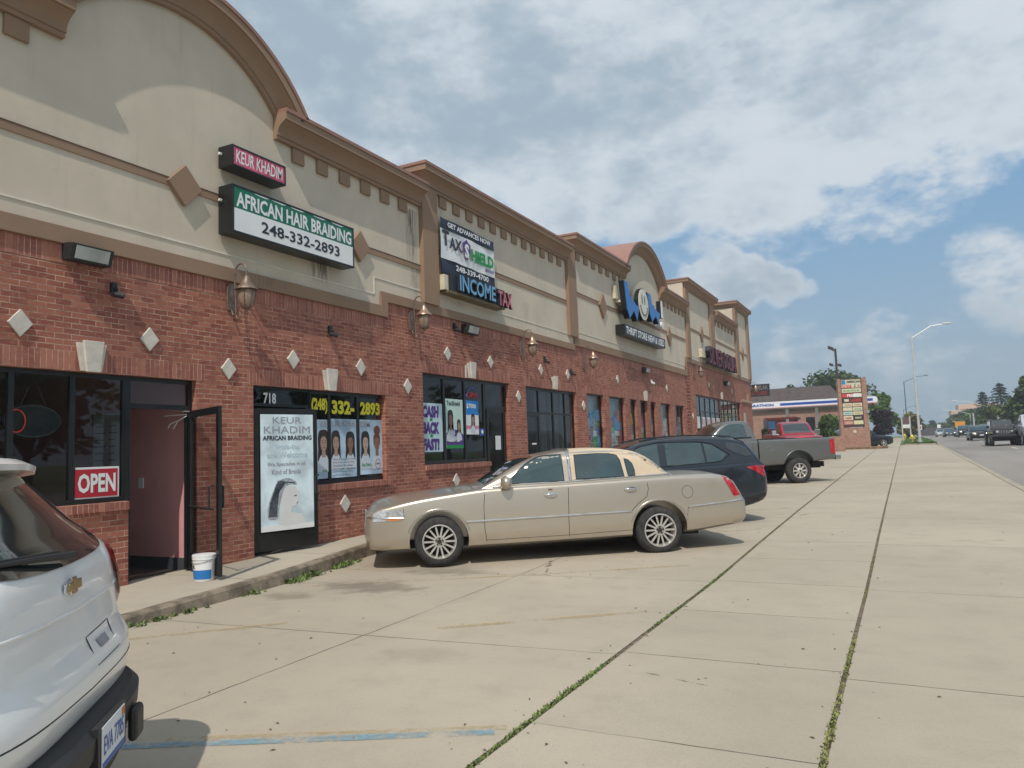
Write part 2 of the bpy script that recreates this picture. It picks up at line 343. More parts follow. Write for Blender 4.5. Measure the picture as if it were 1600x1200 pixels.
def concrete(name, col, spy, y0, slope=0.0, longx=None, jw=0.007, stain=0.5, patches=()):
    m, n, b = mk(name); p = n.pos(); x, y, z = n.sep(p)
    f = n.noise(p, 0.35, 5, 0.6); g = n.noise(p, 2.3, 5, 0.65)
    c = n.mix(n.ramp(f, 0.3, 0.7), tuple(k * 0.90 for k in col), tuple(k * 1.07 for k in col))
    c = n.mix(n.math('MULTIPLY', n.ramp(g, 0.45, 0.75), 0.30), c, tuple(k * 0.62 for k in col))
    c = n.mix(n.math('MULTIPLY', n.ramp(n.noise(p, 45, 4, 0.85), 0.50, 0.75), 0.42), c, tuple(k * 0.5 for k in col))
    c = n.mix(n.math('MULTIPLY', n.ramp(n.noise(p, 110, 2, 0.8), 0.5, 0.75), 0.34), c, tuple(min(1, k * 1.5) for k in col))
    vo = n.node('ShaderNodeTexVoronoi'); n.put(vo.inputs['Vector'], n.vmath('MULTIPLY', p, (1.0, 1.0, 0.3))); vo.inputs['Scale'].default_value = 2.2
    sp = n.math('MULTIPLY', n.ramp(n.math('ADD', vo.outputs['Distance'], n.math('MULTIPLY', n.noise(p, 40, 2), 0.03)), 0.05, 0.03), n.ramp(n.noise(p, 1.1, 2), 0.5, 0.56))
    c = n.mix(n.math('MULTIPLY', sp, 0.6), c, (0.08, 0.065, 0.05))
    wob = n.math('MULTIPLY', n.math('SUBTRACT', n.noise(p, 3.0, 4), 0.5), 0.03)
    yy = n.math('ADD', n.math('SUBTRACT', n.math('SUBTRACT', y, y0), n.math('MULTIPLY', x, slope)), wob)
    slab = n.node('ShaderNodeTexWhiteNoise', noise_dimensions='2D'); n.put(slab.inputs['Vector'], n.comb(n.math('FLOOR', n.math('ADD', n.math('DIVIDE', yy, spy), 0.0)), (n.math('GREATER_THAN', x, longx - .1) if longx is not None else 0.0), 0.0))
    c = n.mix(n.math('MULTIPLY', slab.outputs[0], 0.16), c, tuple(k * 0.6 for k in col))
    ve = n.node('ShaderNodeTexVoronoi', feature='DISTANCE_TO_EDGE'); n.put(ve.inputs['Vector'], n.vmath('ADD', n.vmath('MULTIPLY', p, (.32, .32, 0)), n.vmath('MULTIPLY', n.node('ShaderNodeTexNoise').outputs['Color'], (0, 0, 0)))); ve.inputs['Scale'].default_value = 1.0
    crk = n.math('MULTIPLY', n.ramp(n.math('ADD', ve.outputs['Distance'], n.math('MULTIPLY', n.math('SUBTRACT', n.noise(p, 5, 5, .7), .5), .05)), 0.0022, 0.0006), n.ramp(n.noise(p, .33, 2), .56, .62))
    c = n.mix(n.math('MULTIPLY', crk, 0.7), c, (0.09, 0.075, 0.06))
    fr = n.math('ABSOLUTE', n.math('SUBTRACT', n.math('FRACT', n.math('ADD', n.math('DIVIDE', yy, spy), 0.5)), 0.5))
    jd = n.math('MULTIPLY', fr, spy); jm = n.ramp(jd, jw * 1.6, jw * 0.5)
    if longx is not None:
        lx = n.math('ABSOLUTE', n.math('ADD', n.math('SUBTRACT', x, longx), n.math('ADD', wob, n.math('MULTIPLY', y, 0.03))))
        jm = n.math('MAXIMUM', jm, n.ramp(lx, jw * 1.6, jw * 0.5))
    jm = n.math('MULTIPLY', jm, n.math('ADD', 0.35, n.math('MULTIPLY', n.ramp(n.noise(p, 0.8, 3), 0.35, 0.6), 0.55)))
    c = n.mix(jm, c, (0.06, 0.05, 0.038))
    for (sx, sy, ra, rb, amt) in patches:
        dx = n.math('DIVIDE', n.math('SUBTRACT', x, sx), ra); dy = n.math('DIVIDE', n.math('SUBTRACT', y, sy), rb)
        rr = n.math('ADD', n.math('SQRT', n.math('ADD', n.math('MULTIPLY', dx, dx), n.math('MULTIPLY', dy, dy))), n.math('MULTIPLY', n.math('SUBTRACT', n.noise(p, 4, 4), 0.5), 1.6))
        c = n.mix(n.math('MULTIPLY', n.ramp(rr, 1.0, 0.2), amt), c, (0.09, 0.075, 0.06))
    n.put(b.inputs['Base Color'], c); b.inputs['Roughness'].default_value = 0.88
    n.put(b.inputs['Normal'], n.bump(n.math('ADD', n.noise(p, 110, 3, 0.8), n.math('MULTIPLY', jm, -1.5)), 0.35, 0.004)); return m
CC = (0.43, 0.375, 0.290)
LOT = concrete('lot_concrete', CC, 3.3, 5.3, 0.065, longx=4.27, patches=[(2.6, 7.6, 1.0, .5, .55), (2.0, 6.8, .5, .3, .4), (5.0, 5.2, .5, .3, .15), (2.9, 8.9, .8, .5, .4), (4.6, 14, 1.2, .9, .4), (4.5, 26, 1.2, 1, .4), (3.6, 11.6, 1.0, .6, .5)])
WALKM = concrete('walk_concrete', tuple(k * 1.0 for k in CC), 1.643, 4.14, 0.0, jw=0.006)
APRM = concrete('apron_concrete', tuple(k * 0.98 for k in CC), 3.3, 5.8, -0.02, jw=0.006)
FRONTM = concrete('front_walk_concrete', (0.47, 0.42, 0.33), 1.9, 6.9, 0.0, jw=0.008)
CURBM = plain('curb_concrete', (0.22, 0.18, 0.13), 0.95, var=0.4, scale=5, bump=0.8, bscale=30)
DIRT = plain('seam_dirt', (0.16, 0.12, 0.085), 0.95, var=0.4, scale=12, bump=0.8, bscale=80)
def asphalt():
    m, n, b = mk('road_surface'); p = n.pos(); x, y, z = n.sep(p)
    c = n.mix(n.ramp(n.noise(n.vmath('MULTIPLY', p, (1, 0.12, 1)), 0.5, 4), 0.3, 0.7), (0.215, 0.195, 0.175), (0.29, 0.265, 0.235))
    c = n.mix(n.math('MULTIPLY', n.ramp(n.noise(p, 60, 3, 0.8), 0.5, 0.8), 0.35), c, (0.12, 0.11, 0.10))
    pt = n.ramp(n.noise(n.vmath('MULTIPLY', p, (0.5, 0.15, 1)), 1.3, 3), 0.62, 0.66); c = n.mix(n.math('MULTIPLY', pt, 0.45), c, (0.12, 0.105, 0.10))
    n.put(b.inputs['Base Color'], c); b.inputs['Roughness'].default_value = 0.9; n.put(b.inputs['Normal'], n.bump(n.noise(p, 90, 3, 0.8), 0.4, 0.004)); return m
GRASSM = plain('grass_ground', (0.10, 0.15, 0.04), 0.95, var=0.35, scale=1.5, bump=1.0, bscale=40)
sheet('ground', [-300, -60, -1, 10.9, 11.3, 27.4, 27.6, 60, 300], yrange(-60, 900), lambda x, y: gz(y) + (0.10 if x > 27.5 else -0.3 if 11 < x < 27.5 else -0.04), GRASSM, kind='structure')
sheet('seam_strip', [6.0, 8.6], yrange(-12, 78), lambda x, y: gz(y) - 0.006, DIRT, kind='structure')
SA, SB = 6.44, 8.05
sheet('parking_lot', [-0.3, 2, 4, SA - 0.022], yrange(-14, 74), lambda x, y: gz(y), LOT, kind='structure')
sheet('rear_lot', [-80, -40, -0.3], yrange(50.5, 110), lambda x, y: gz(y), LOT, kind='structure')
sheet('rear_lot', [-0.3, 3.0, SA - 0.05], yrange(74, 110), lambda x, y: gz(y) - 0.002, APRM, kind='structure')
sheet('pavement', [SA + 0.022, SB - 0.016], yrange(-12, 190), lambda x, y: gz(y) + 0.002, WALKM, kind='structure')
sheet('apron', [SB + 0.018, 9.5, 10.95], yrange(-12, 77), lambda x, y: gz(y) - (0.0 if x < 10 else 0.02), APRM, kind='structure')
sheet('road', [11.13, 13, 15, 18, 22, 27.5], yrange(-12, 890), rz, asphalt(), kind='structure')
mb = MB()                                        # road kerb: near flush along the apron, upstanding by the verge
ys = yrange(-12, 300)
for a, b in zip(ys, ys[1:]):
    up = 0.012 if b <= 77.6 else 0.12
    mb.prism([(0, gz(a) - 0.12), (0, gz(a) + up - 0.02), (b - a, gz(b) + up - 0.02), (b - a, gz(b) - 0.12)], (10.95, a, 0), EY, EZ, EX, 0.18)
mb.build('road_kerb', plain('kerb_conc', (0.36, 0.31, 0.24), 0.9, var=0.25, scale=4, bump=.4), loc=(0, 0, 0), kind='structure')
PAINT_W = plain('road_paint', (0.62, 0.60, 0.56), 0.7, var=0.2, scale=6)
mk_mb = MB()
for X in (14.6, 18.3):
    y = 20.0 if X < 15 else 30
    while y < 400:
        mk_mb.add([(X - .06, y, rz(X, y) + .006), (X + .06, y, rz(X, y) + .006), (X + .06, y + 3, rz(X, y + 3) + .006), (X - .06, y + 3, rz(X, y + 3) + .006)], [(0, 1, 2, 3)]); y += 12
mk_mb.build('lane_marking', PAINT_W, loc=(0, 0, 0), kind='structure')

# raised walk in front of the shops
cl = [(-12, 1.9), (3.5, 1.75), (4.9, 1.63), (6.2, 1.5), (7.4, 1.36), (8.6, 1.12), (9.8, 0.86), (13, 0.80), (25, 0.80), (50.6, 0.80)]
def curbx(y):
    for (a, xa), (b, xb) in zip(cl, cl[1:]):
        if y <= b: return xa + (xb - xa) * (y - a) / (b - a)
    return cl[-1][1]
wy = sorted(set([k for k, _ in cl] + yrange(-12, 50.6)))
WZ = lambda y: gz(y) + 0.115 + 0.07 * max(0, min(1, (y - 5) / 4))
mb = MB(); f = []
v = [(x, y, WZ(y)) for y in wy for x in (-0.25, curbx(y) - 0.13)]
mb.add(v, [(2 * i, 2 * i + 1, 2 * i + 3, 2 * i + 2) for i in range(len(wy) - 1)]); mb.build('front_walk', FRONTM, loc=(0, 0, 0), kind='structure')
mb = MB(); rings = []
for y in wy:
    c = curbx(y); j = random.uniform(-.012, .012); z = WZ(y)
    rings.append([(c - 0.13, y, z), (c - 0.03, y, z + 0.001), (c + j, y, z - 0.03), (c + 0.02 + j, y, gz(y) - 0.05), (c - 0.13, y, gz(y) - 0.05)])
mb.loft(rings); mb.build('front_kerb', CURBM, loc=(0, 0, 0), kind='structure')

# worn stall lines
def worn(name, col, lo, hi, amt=0.9):
    m, n, b = mk(name); out = m.node_tree.nodes['Material Output']; p = n.pos()
    n.put(b.inputs['Base Color'], col); b.inputs['Roughness'].default_value = 0.8
    tr = n.node('ShaderNodeBsdfTransparent'); mx = n.node('ShaderNodeMixShader')
    a = n.math('MULTIPLY', n.ramp(n.math('ADD', n.noise(p, 14, 5, 0.75), n.math('MULTIPLY', n.math('SUBTRACT', n.noise(p, 2.0, 3), 0.5), 0.8)), lo, hi), amt)
    n.put(mx.inputs[0], a); n.l.new(tr.outputs[0], mx.inputs[1]); n.l.new(b.outputs[0], mx.inputs[2]); n.l.new(mx.outputs[0], out.inputs[0]); return m
YL = worn('worn_yellow', (0.50, 0.385, 0.20), 0.34, 0.70, 0.5); BL = worn('worn_blue', (0.22, 0.38, 0.46), 0.27, 0.66, 0.75)
def stripe(a, b, w, mat, name='stall_line', z=0.005):
    a, b = Vector(a), Vector(b); d = (b - a).normalized(); n = Vector((-d.y, d.x)) * (w / 2); k = 10; v = []
    for i in range(k + 1):
        p = a.lerp(b, i / k)
        for s in (1, -1): q = p + n * s; v.append((q.x, q.y, gz(q.y) + z))
    mb = MB(); mb.add(v, [(2 * i, 2 * i + 1, 2 * i + 3, 2 * i + 2) for i in range(k)]); mb.build(name, mat, loc=(0, 0, 0), kind='structure')
stripe((3.3, 2.35), (6.33, 3.92), 0.085, BL); stripe((4.6, 3.12), (6.36, 4.02), 0.08, YL, z=0.004)
stripe((2.0, 4.65), (3.05, 5.72), 0.10, YL); stripe((1.6, 7.3), (5.9, 10.0), 0.10, YL); stripe((4.6, 6.0), (6.2, 7.25), 0.10, YL)
for k in range(2, 9): stripe((1.3, 6.6 + 3.7 * k - 3.7), (6.2, 6.6 + 3.7 * k - .25), 0.10, YL)

# ------------------------------------------------------------------ grass and weeds
LEAFG = plain('weed_leaf', (0.12, 0.17, 0.045), 0.7, var=0.55, scale=9)
def tufts(name, spots, mat, label, h=0.05, spread=0.04, blades=7, cat='grass', loc0=True, wid=0.006):
    mb = MB()
    for (x, y, z, sc) in spots:
        for _ in range(blades):
            a = random.uniform(0, 6.28); r = random.uniform(0, spread) * sc; bx, by = x + r * math.cos(a), y + r * math.sin(a)
            b = random.uniform(0, 6.28); hh = h * sc * random.uniform(.5, 1.3); ln = hh * random.uniform(.3, 1.1); w = wid * sc * random.uniform(.8, 2.2)
            dx, dy = math.cos(b), math.sin(b); px_, py_ = -dy * w, dx * w
            mb.add([(bx - px_, by - py_, z), (bx + px_, by + py_, z), (bx + dx * ln * .5 + px_ * 1.2, by + dy * ln * .5 + py_ * 1.2, z + hh * .8), (bx + dx * ln, by + dy * ln, z + hh)], [(0, 1, 2), (0, 2, 3)])
    return mb.build(name, mat, loc=(0, 0, 0), label=label, cat=cat, kind='stuff')
def seam_spots(x0, drift, y0, y1, dens, cut=0.35):
    sp = []; y = y0
    while y < y1:
        v = 0.5 + 0.5 * math.sin(y * 2.1 + 1.3) * math.sin(y * 0.83 + x0) + random.uniform(-.2, .2)
        if v > cut:
            sp.append((x0 + drift * y + random.uniform(-.02, .02), y, gz(y) - 0.004, (0.5 + v * 0.9) * max(.35, 1 - max(0, y - 5) / 12)))
        y += dens * (1 + y / 25)
    return sp
tufts('grass', seam_spots(SA, 0, 3.0, 15, 0.006, .34), LEAFG, 'narrow line of green grass growing in the seam nearest the parked cars', h=0.015, spread=0.010, blades=3, wid=.0035)
tufts('grass', seam_spots(SB, 0, 3.2, 16, 0.007, .50), plain('dry_weed', (0.20, 0.22, 0.07), 0.7, var=0.4, scale=30), 'thin line of dry weeds in the pavement seam nearest the road', h=0.013, spread=0.010, blades=2, wid=.0035)
wd = []
for (px, py, s, n_) in [(445, 908, 1.2, 16), (470, 900, 1.2, 14), (375, 928, 1.0, 10), (250, 958, .8, 9), (225, 966, .8, 9), (540, 884, 1.2, 22), (515, 888, 1.0, 14), (205, 974, .7, 8), (560, 880, .9, 10), (290, 950, .6, 6), (490, 897, .7, 6)]:
    x, y = grd(px, py, 0.0); x = curbx(y) + 0.03
    for _ in range(n_): wd.append((x + random.uniform(-.03, .04) + abs(random.gauss(0, .03)), y + random.gauss(0, .09), gz(y), s * random.uniform(.5, 1.4)))
tufts('weeds', wd, LEAFG, 'leafy green weeds growing along the foot of the shop kerb', h=0.05, spread=0.05, blades=6, cat='weeds', wid=.008)
vx = []
sheet('verge', [8.45, 9.2, 10.95], yrange(78, 140), lambda x, y: gz(y) + 0.06, GRASSM, kind='structure')
mb = MB(); mb.box(8.40, 10.95, 77.9, 78.0, gz(78) - .1, gz(78) + .09); mb.build('verge_kerb', MATS['kerb_conc'], loc=(0, 0, 0), kind='structure')
for _ in range(5000):
    y = 78.2 + 60 * random.random() ** 1.8; vx.append((random.uniform(8.5, 10.9), y, gz(y) + .06, random.uniform(.8, 1.5)))
tufts('grass', vx, plain('lawn', (0.09, 0.17, 0.035), 0.8, var=0.3, scale=4), 'green grass of the verge around the street lamp', h=0.10, spread=0.1, blades=3, wid=.02)

# dry leaves and grit lying on the concrete
mb = MB()
for k in range(420):
    y = 2.8 + 26 * random.random() ** 1.7; x = random.uniform(1.0, 10.6) if random.random() < .75 else random.choice((SA, SB, curbx(y) + .08)) + random.gauss(0, .10)
    if x < curbx(y) + .05: continue
    s_ = random.uniform(.006, .022); a = random.uniform(0, 6.28); z = gz(y) + .004; c, d = math.cos(a) * s_, math.sin(a) * s_
    mb.add([(x - c, y - d, z), (x + d * .4, y - c * .4, z + s_ * .35), (x + c, y + d, z + .001), (x - d * .4, y + c * .4, z + s_ * .2)], [(0, 1, 2, 3)])
mb.build('leaf_litter', plain('dry_leaf', (.12, .085, .05), .9, var=.5, scale=2), loc=(0, 0, 0), label='small dry leaves and grit scattered over the concrete', cat='litter', kind='stuff')

# ------------------------------------------------------------------ the shop building
BLD = thing('shop_building', 'long one storey brick and tan stucco strip of shops with brown arched cornices', 'shop building', (0, 1.0, 0))
def bpart(mb, name, mat, **k): return mb.build(name, mat, BLD, world=True, **k)
Y_END = 50.0
def wall_mesh(y0, y1, z0, z1, holes, x=0.0, t=0.22):
    ys = sorted({y0, y1} | {min(max(h[i], y0), y1) for h in holes for i in (0, 1)}); zs = sorted({z0, z1} | {min(max(h[i], z0), z1) for h in holes for i in (2, 3)})
    bm = bmesh.new(); V = {}
    def g(y, z):
        if (y, z) not in V: V[(y, z)] = bm.verts.new((x, y, z))
        return V[(y, z)]
    fs = []
    for a, b in zip(ys, ys[1:]):
        for c, d in zip(zs, zs[1:]):
            cy, cz = (a + b) / 2, (c + d) / 2
            if any(h[0] < cy < h[1] and h[2] < cz < h[3] for h in holes): continue
            fs.append(bm.faces.new((g(a, c), g(b, c), g(b, d), g(a, d))))
    r = bmesh.ops.extrude_face_region(bm, geom=fs)
    bmesh.ops.translate(bm, verts=[e for e in r['geom'] if isinstance(e, bmesh.types.BMVert)], vec=(-t, 0, 0))
    bmesh.ops.recalc_face_normals(bm, faces=bm.faces)
    mb = MB(); bm.verts.index_update(); mb.add([v.co[:] for v in bm.verts], [tuple(v.index for v in f.verts) for f in bm.faces]); bm.free(); return mb
# shop openings: y0,y1,z0,z1
W1 = (3.3, 6.22, 1.15, 2.70); D1 = (6.22, 7.23, 0.12, 2.70)
W2a = (8.25, 9.52, 0.14, 2.70); W2 = (9.52, 11.57, 1.15, 2.70)
W3 = (12.73, 15.42, 1.36, 3.22); D3 = (15.42, 16.48, 0.2, 3.22)
W4 = (17.42, 20.78, 0.3, 3.22)
TH = [(21.62, 23.05), (23.60, 25.15), (25.72, 26.44), (26.88, 27.66), (28.14, 28.85), (29.52, 30.90), (31.67, 33.05)]
W5 = [(a, b, 1.5, 3.24) for a, b in TH]
W6 = (35.35, 46.15, 0.9, 3.87)
W0 = (-3.0, 0.6, 1.15, 2.70)
BB1, BB2, BB3, BB4 = 4.17, 4.46, 4.62, 5.27                  # underside of the band in each level
bpart(wall_mesh(-11.5, 11.48, -0.2, BB1, [W0, W1, D1, W2a, W2]), 'brick_wall', BRICK)
bpart(wall_mesh(11.48, 20.75, -0.2, BB2, [W3, D3, W4]), 'brick_wall', BRICK); bpart(wall_mesh(20.75, 34.0, -0.2, BB3, W5), 'brick_wall', BRICK)
bpart(wall_mesh(34.0, Y_END, -0.2, BB4, [W6]), 'brick_wall', BRICK)
mb = MB(); mb.box(-18, -0.22, Y_END - .25, Y_END, -0.2, 8.6); bpart(mb, 'end_wall', BRICK)
mb = MB(); mb.box(-18, -0.22, -11.5, -11.25, -.2, 6.4); mb.box(-18, -17.8, -11.25, Y_END - .25, -.2, 6.4); bpart(mb, 'rear_wall', BRICK)
mb = MB(); mb.box(-17.8, -0.31, -11.25, Y_END - .25, 6.0, 6.15); bpart(mb, 'roof', plain('roofing', (0.12, 0.12, 0.12), 0.9))
# soldier courses
def course(y0, y1, z0, h=0.222, x=0.004):
    mb = MB(); mb.box(-0.02, x, y0, y1, z0, z0 + h); bpart(mb, 'soldier_course', sold(z0))
for a in ((-11, 11.48, BB1 - .225), (11.48, 20.75, BB2 - .225), (20.75, 34.0, BB3 - .225), (34.0, Y_END, BB4 - .225)): course(*a)
for (a, b, z) in ((3.1, 7.35, 2.702), (8.13, 11.7, 2.702), (12.6, 16.6, 3.222), (17.3, 20.9, 3.222), (21.5, 33.2, 3.242), (35.2, 46.3, 3.872)): course(a, b, z)
def sill(y0, y1, z):
    mb = MB(); mb.box(-0.16, 0.045, y0, y1, z - .1, z); mb.box(-0.02, 0.012, y0 + .01, y1 - .01, z - .14, z - .1); bpart(mb, 'sill', sold(z - .224 + .002))
sill(3.2, 6.2, 1.148); sill(9.55, 11.57, 1.148); sill(12.73, 15.40, 1.358)
for a, b, c, d in W5: sill(a, b, c)
sill(W6[0], W6[1], W6[2])
# corbelled pier beside the last unit
mb = MB()
for k in range(22): mb.box(0.001, 0.035, 33.55 + (0.11 if k % 2 else 0), 34.3, 2.0 + k * .148, 2.074 + k * .148)
bpart(mb, 'quoin_pier', BRICK)
mb = MB(); mb.box(0.002, 0.06, 46.5, Y_END + .04, 3.95, 4.1); mb.box(0.002, .03, 48.3, 48.9, 4.1, 4.5); bpart(mb, 'ledge', plain('ledge', (0.42, 0.28, 0.18), .8))

# stucco upper wall: polygons in (y,z)
def arc(cy, cz, r, a0, a1, n=26): return [(cy + r * math.cos(R(a0 + (a1 - a0) * i / n)), cz + r * math.sin(R(a0 + (a1 - a0) * i / n))) for i in range(n + 1)]
LV = dict(b1=BB1 + .2, b2=BB2 + .18, b3=BB3 + .24, b4=BB4 + .2)
CB = {1: 6.62, 2: 7.07, 3: 7.52, 4: 8.66, 5: 8.00, 6: 9.44}      # cornice base
def stw(poly, x=0.0, t=0.3):
    mb = MB(); mb.prism(poly, (x - t, 0, 0), EY, EZ, EX, t); bpart(mb, 'stucco_wall', STUCCO)
A1 = dict(c=7.0, hw=1.70, rise=.80, z=6.98); A3 = dict(c=27.85, hw=2.12, rise=.95, z=7.86)
for A in (A1, A3):
    A['r'] = (A['hw'] ** 2 + A['rise'] ** 2) / (2 * A['rise']); A['cz'] = A['z'] + A['rise'] - A['r']; A['ang'] = math.degrees(math.asin(A['hw'] / A['r']))
def sect(y0, y1, zb, zt, A=None, extra=None):
    poly = [(y0, zb), (y1, zb), (y1, zt)]
    if A: poly += [(A['c'] + A['hw'], zt)] + arc(A['c'], A['cz'], A['r'] + .02, 90 - A['ang'], 90 + A['ang']) + [(A['c'] - A['hw'], zt)]
    poly += [(y0, zt)]; stw(poly)
sect(-11.5, 1.25, LV['b1'], 6.0)
sect(1.25, 11.48, LV['b1'], CB[1] + .3, A1)
sect(11.48, 12.9, LV['b2'], CB[1] + .3)
sect(12.9, 20.75, LV['b2'], CB[2] + .3)
sect(20.75, 34.0, LV['b3'], CB[3] + .3, A3)
sect(34.0, 39.3, LV['b4'], CB[4] + .3); sect(39.3, 45.6, LV['b4'], CB[5] + .3); sect(45.6, Y_END, LV['b4'], CB[6] + .3)
def retw(y0, y1, z1, d=3.2):                         # side and rear walls of raised parapets
    mb = MB(); mb.box(-d, -.3, y0, y0 + .2, 6.1, z1); mb.box(-d, -.3, y1 - .2, y1, 6.1, z1); mb.box(-d, -d + .2, y0 + .2, y1 - .2, 6.1, z1); bpart(mb, 'parapet_return', STUCCO)
retw(12.9, 20.74, CB[2] + .28); retw(20.76, 25.6, CB[3] + .28); retw(34.01, 39.28, CB[4] + .28); retw(45.62, Y_END - .01, CB[6] + .28)
# bands
def band(y0, y1, z0, h=.2, x=.05): mb = MB(); mb.box(-.05, x, y0, y1, z0, z0 + h); bpart(mb, 'band', TRIM, bevel=.004)
band(-11.5, 11.36, BB1); band(11.36, 20.75, BB2, .18); band(20.75, 34.0 - .12, BB3, .24); band(33.88, Y_END + .05, BB4)
mb = MB(); mb.box(-.05, .052, 11.36, 11.56, BB1, BB2); bpart(mb, 'band', TRIM, bevel=.004)
mb = MB(); mb.box(-.05, .053, 33.70, 33.90, BB3, BB4 + .2); bpart(mb, 'band', TRIM, bevel=.004)
mb = MB()
for y0, y1, z in ((-11.5, 11.2, 4.555), (11.2, 12.72, 4.87), (13.32, 20.3, 4.90), (20.95, 34, 5.05), (34.7, 38.9, 5.63)): mb.box(0, .012, y0, y1, z, z + .018)
mb.box(0, .012, 11.2, 11.218, 4.573, 4.87); bpart(mb, 'bead', plain('bead', (0.72, 0.68, 0.6), .7))
def groove(y0, y1, z):
    mb = MB(); mb.mi = 0; mb.box(0, .018, y0, y1, z - .05, z + .05); mb.mi = 1; mb.box(0, .024, y0, y1, z + .05, z + .062); bpart(mb, 'reveal_strip', [TRIM, plain('reveal_shade', (.12, .075, .05), .9)])  # thin dark top line: the recess's shadow put into the colour of a proud strip
groove(1.3, 12.74, 5.35); groove(13.31, 20.3, 5.83); groove(20.95, 33.95, 6.22); groove(34.7, 38.95, 6.88); groove(39.85, 45.5, 6.9); groove(46.4, 49.3, 6.95)
def pil(y0, y1, z0, z1): mb = MB(); mb.box(-.02, .10, y0, y1, z0, z1); bpart(mb, 'pilaster', TRIM, bevel=.004)
pil(1.0, 1.3, LV['b1'], CB[1]); pil(12.74, 13.31, LV['b2'], CB[2] + .01); pil(20.32, 20.93, LV['b3'], CB[3] + .01); pil(34.05, 34.65, LV['b4'], CB[4] + .01)
pil(38.95, 39.85, LV['b4'], CB[4] + .01); pil(45.5, 46.4, LV['b4'], CB[6] + .01); pil(49.3, Y_END, LV['b4'], CB[6] + .01)
# cornices: profile (outward, height)
PROF_C = [(0, 0), (.075, 0), (.075, .055), (.10, .06), (.10, .11), (.115, .15), (.15, .20), (.205, .24), (.25, .262), (.25, .275), (-.28, .275)]
PROF_L = [(-.30, .276), (.278, .276), (.278, .385), (.285, .388), (.285, .395), (-.30, .40)]
PROF_P = [(-.32, .398), (.300, .396), (.300, .455), (-.32, .475)]
def sweep(path, prof, close=True):                   # path [(x,y)] walked with outside on its right hand (+x side when going +y)
    mb = MB(); rings = []; K = len(path)
    for i, (x, y) in enumerate(path):
        def nrm(a, b): d = Vector((b[0] - a[0], b[1] - a[1])).normalized(); return Vector((d.y, -d.x))
        ns = []
        if i > 0: ns.append(nrm(path[i - 1], path[i]))
        if i < K - 1: ns.append(nrm(path[i], path[i + 1]))
        m = (ns[0] + ns[-1]).normalized(); k = 1 / max(.3, m.dot(ns[0]))
        rings.append([(x + m.x * o * k, y + m.y * o * k, h) for o, h in prof])
    mb.loft(rings); return mb
def cornice(path, zb):
    for nm, pr, mt in (('cornice', PROF_C, TRIM), ('cornice_lip', PROF_L, TRIM), ('coping', PROF_P, COPING)):
        bpart(sweep(path, [(o, h + zb) for o, h in pr]), nm, mt)
cornice([(0, 1.0), (0, A1['c'] - A1['hw'] + .0)], CB[1]); cornice([(0, A1['c'] + A1['hw']), (0, 12.72)], CB[1])
cornice([(-3.2, 12.9), (0, 12.9), (0, 20.4)], CB[2])
cornice([(-3.2, 20.95), (0, 20.95), (0, A3['c'] - A3['hw'])], CB[3]); cornice([(0, A3['c'] + A3['hw']), (0, 34.0)], CB[3])
cornice([(-3.2, 34.25), (0, 34.25), (0, 39.95), (-3.2, 39.95)], CB[4]); cornice([(0, 40.0), (0, 45.45)], CB[5])
cornice([(-3.2, 45.7), (0, 45.7), (0, Y_END - .1), (-3.2, Y_END - .1)], CB[6])
def arch(A, zoff=.0):
    for nm, pr, mt in (('arch_cornice', PROF_C, TRIM), ('arch_lip', PROF_L, TRIM), ('arch_coping', PROF_P, COPING)):
        mb = MB(); rings = []; n = 30; ext = 5.5
        for i in range(n + 1):
            a = R(90 + A['ang'] + ext - (2 * A['ang'] + 2 * ext) * i / n)
            rings.append([(o if o > 0 else (o * 1.0 if mt is not COPING else -1.5), A['c'] + (A['r'] + h) * math.cos(a), A['cz'] + (A['r'] + h) * math.sin(a)) for o, h in pr])
        mb.loft(rings); bpart(mb, nm, mt, smooth=30)
arch(A1); arch(A3)
# dentils
def dent(y, z, w=.27, h=.235):
    mb = MB(); mb.box(0, .045, y, y + w, z - h, z); bpart(mb, 'dentil', TRIM, bevel=.004)
for k in range(6): dent(9.09 + .585 * k, 6.615); dent(4.64 - .585 * k, 6.615)
for k in range(12): dent(13.5 + .565 * k, 7.065)
for k in range(7): dent(21.15 + .66 * k, 7.515, .3)
for k in range(7): dent(29.95 + .6 * k, 7.515, .28)
for k in range(6): dent(40.2 + .86 * k, 7.995, .36)
# brown diamonds and pale diamond tiles, keystones
def diamond(y, z, hw, hh, t, mat, name):
    mb = MB(); mb.prism([(-hw, 0), (0, -hh), (hw, 0), (0, hh)], (0.003, y, z), EY, EZ, EX, t); bpart(mb, name, mat, bevel=.006)
for y, z in ((3.25, 5.35), (7.0, 5.35), (10.76, 5.35)): diamond(y, z, .275, .285, .07, TRIM, 'brown_diamond')
for y, z in ((23.3, 6.18), (31.2, 6.1), (37.1, 6.88), (47.7, 6.95)): diamond(y, z, .34, .42, .07, TRIM, 'brown_diamond')
DI = [(4.88, 3.18), (6.49, 3.18), (7.77, 2.90), (9.07, 3.15), (10.75, 3.16), (12.18, 2.90), (13.67, 3.68), (15.55, 3.67), (16.95, 2.92), (18.33, 3.70), (20.15, 3.70)]
DI += [fac(*p) for p in [(911, 634), (964, 593), (1041, 607), (1082.5, 650.6), (1107, 600.7), (1143, 611), (538, 787), (712, 751)]]
for y, z in DI: diamond(y, z, .135, .155, .03, WHITE_STONE, 'diamond_tile')
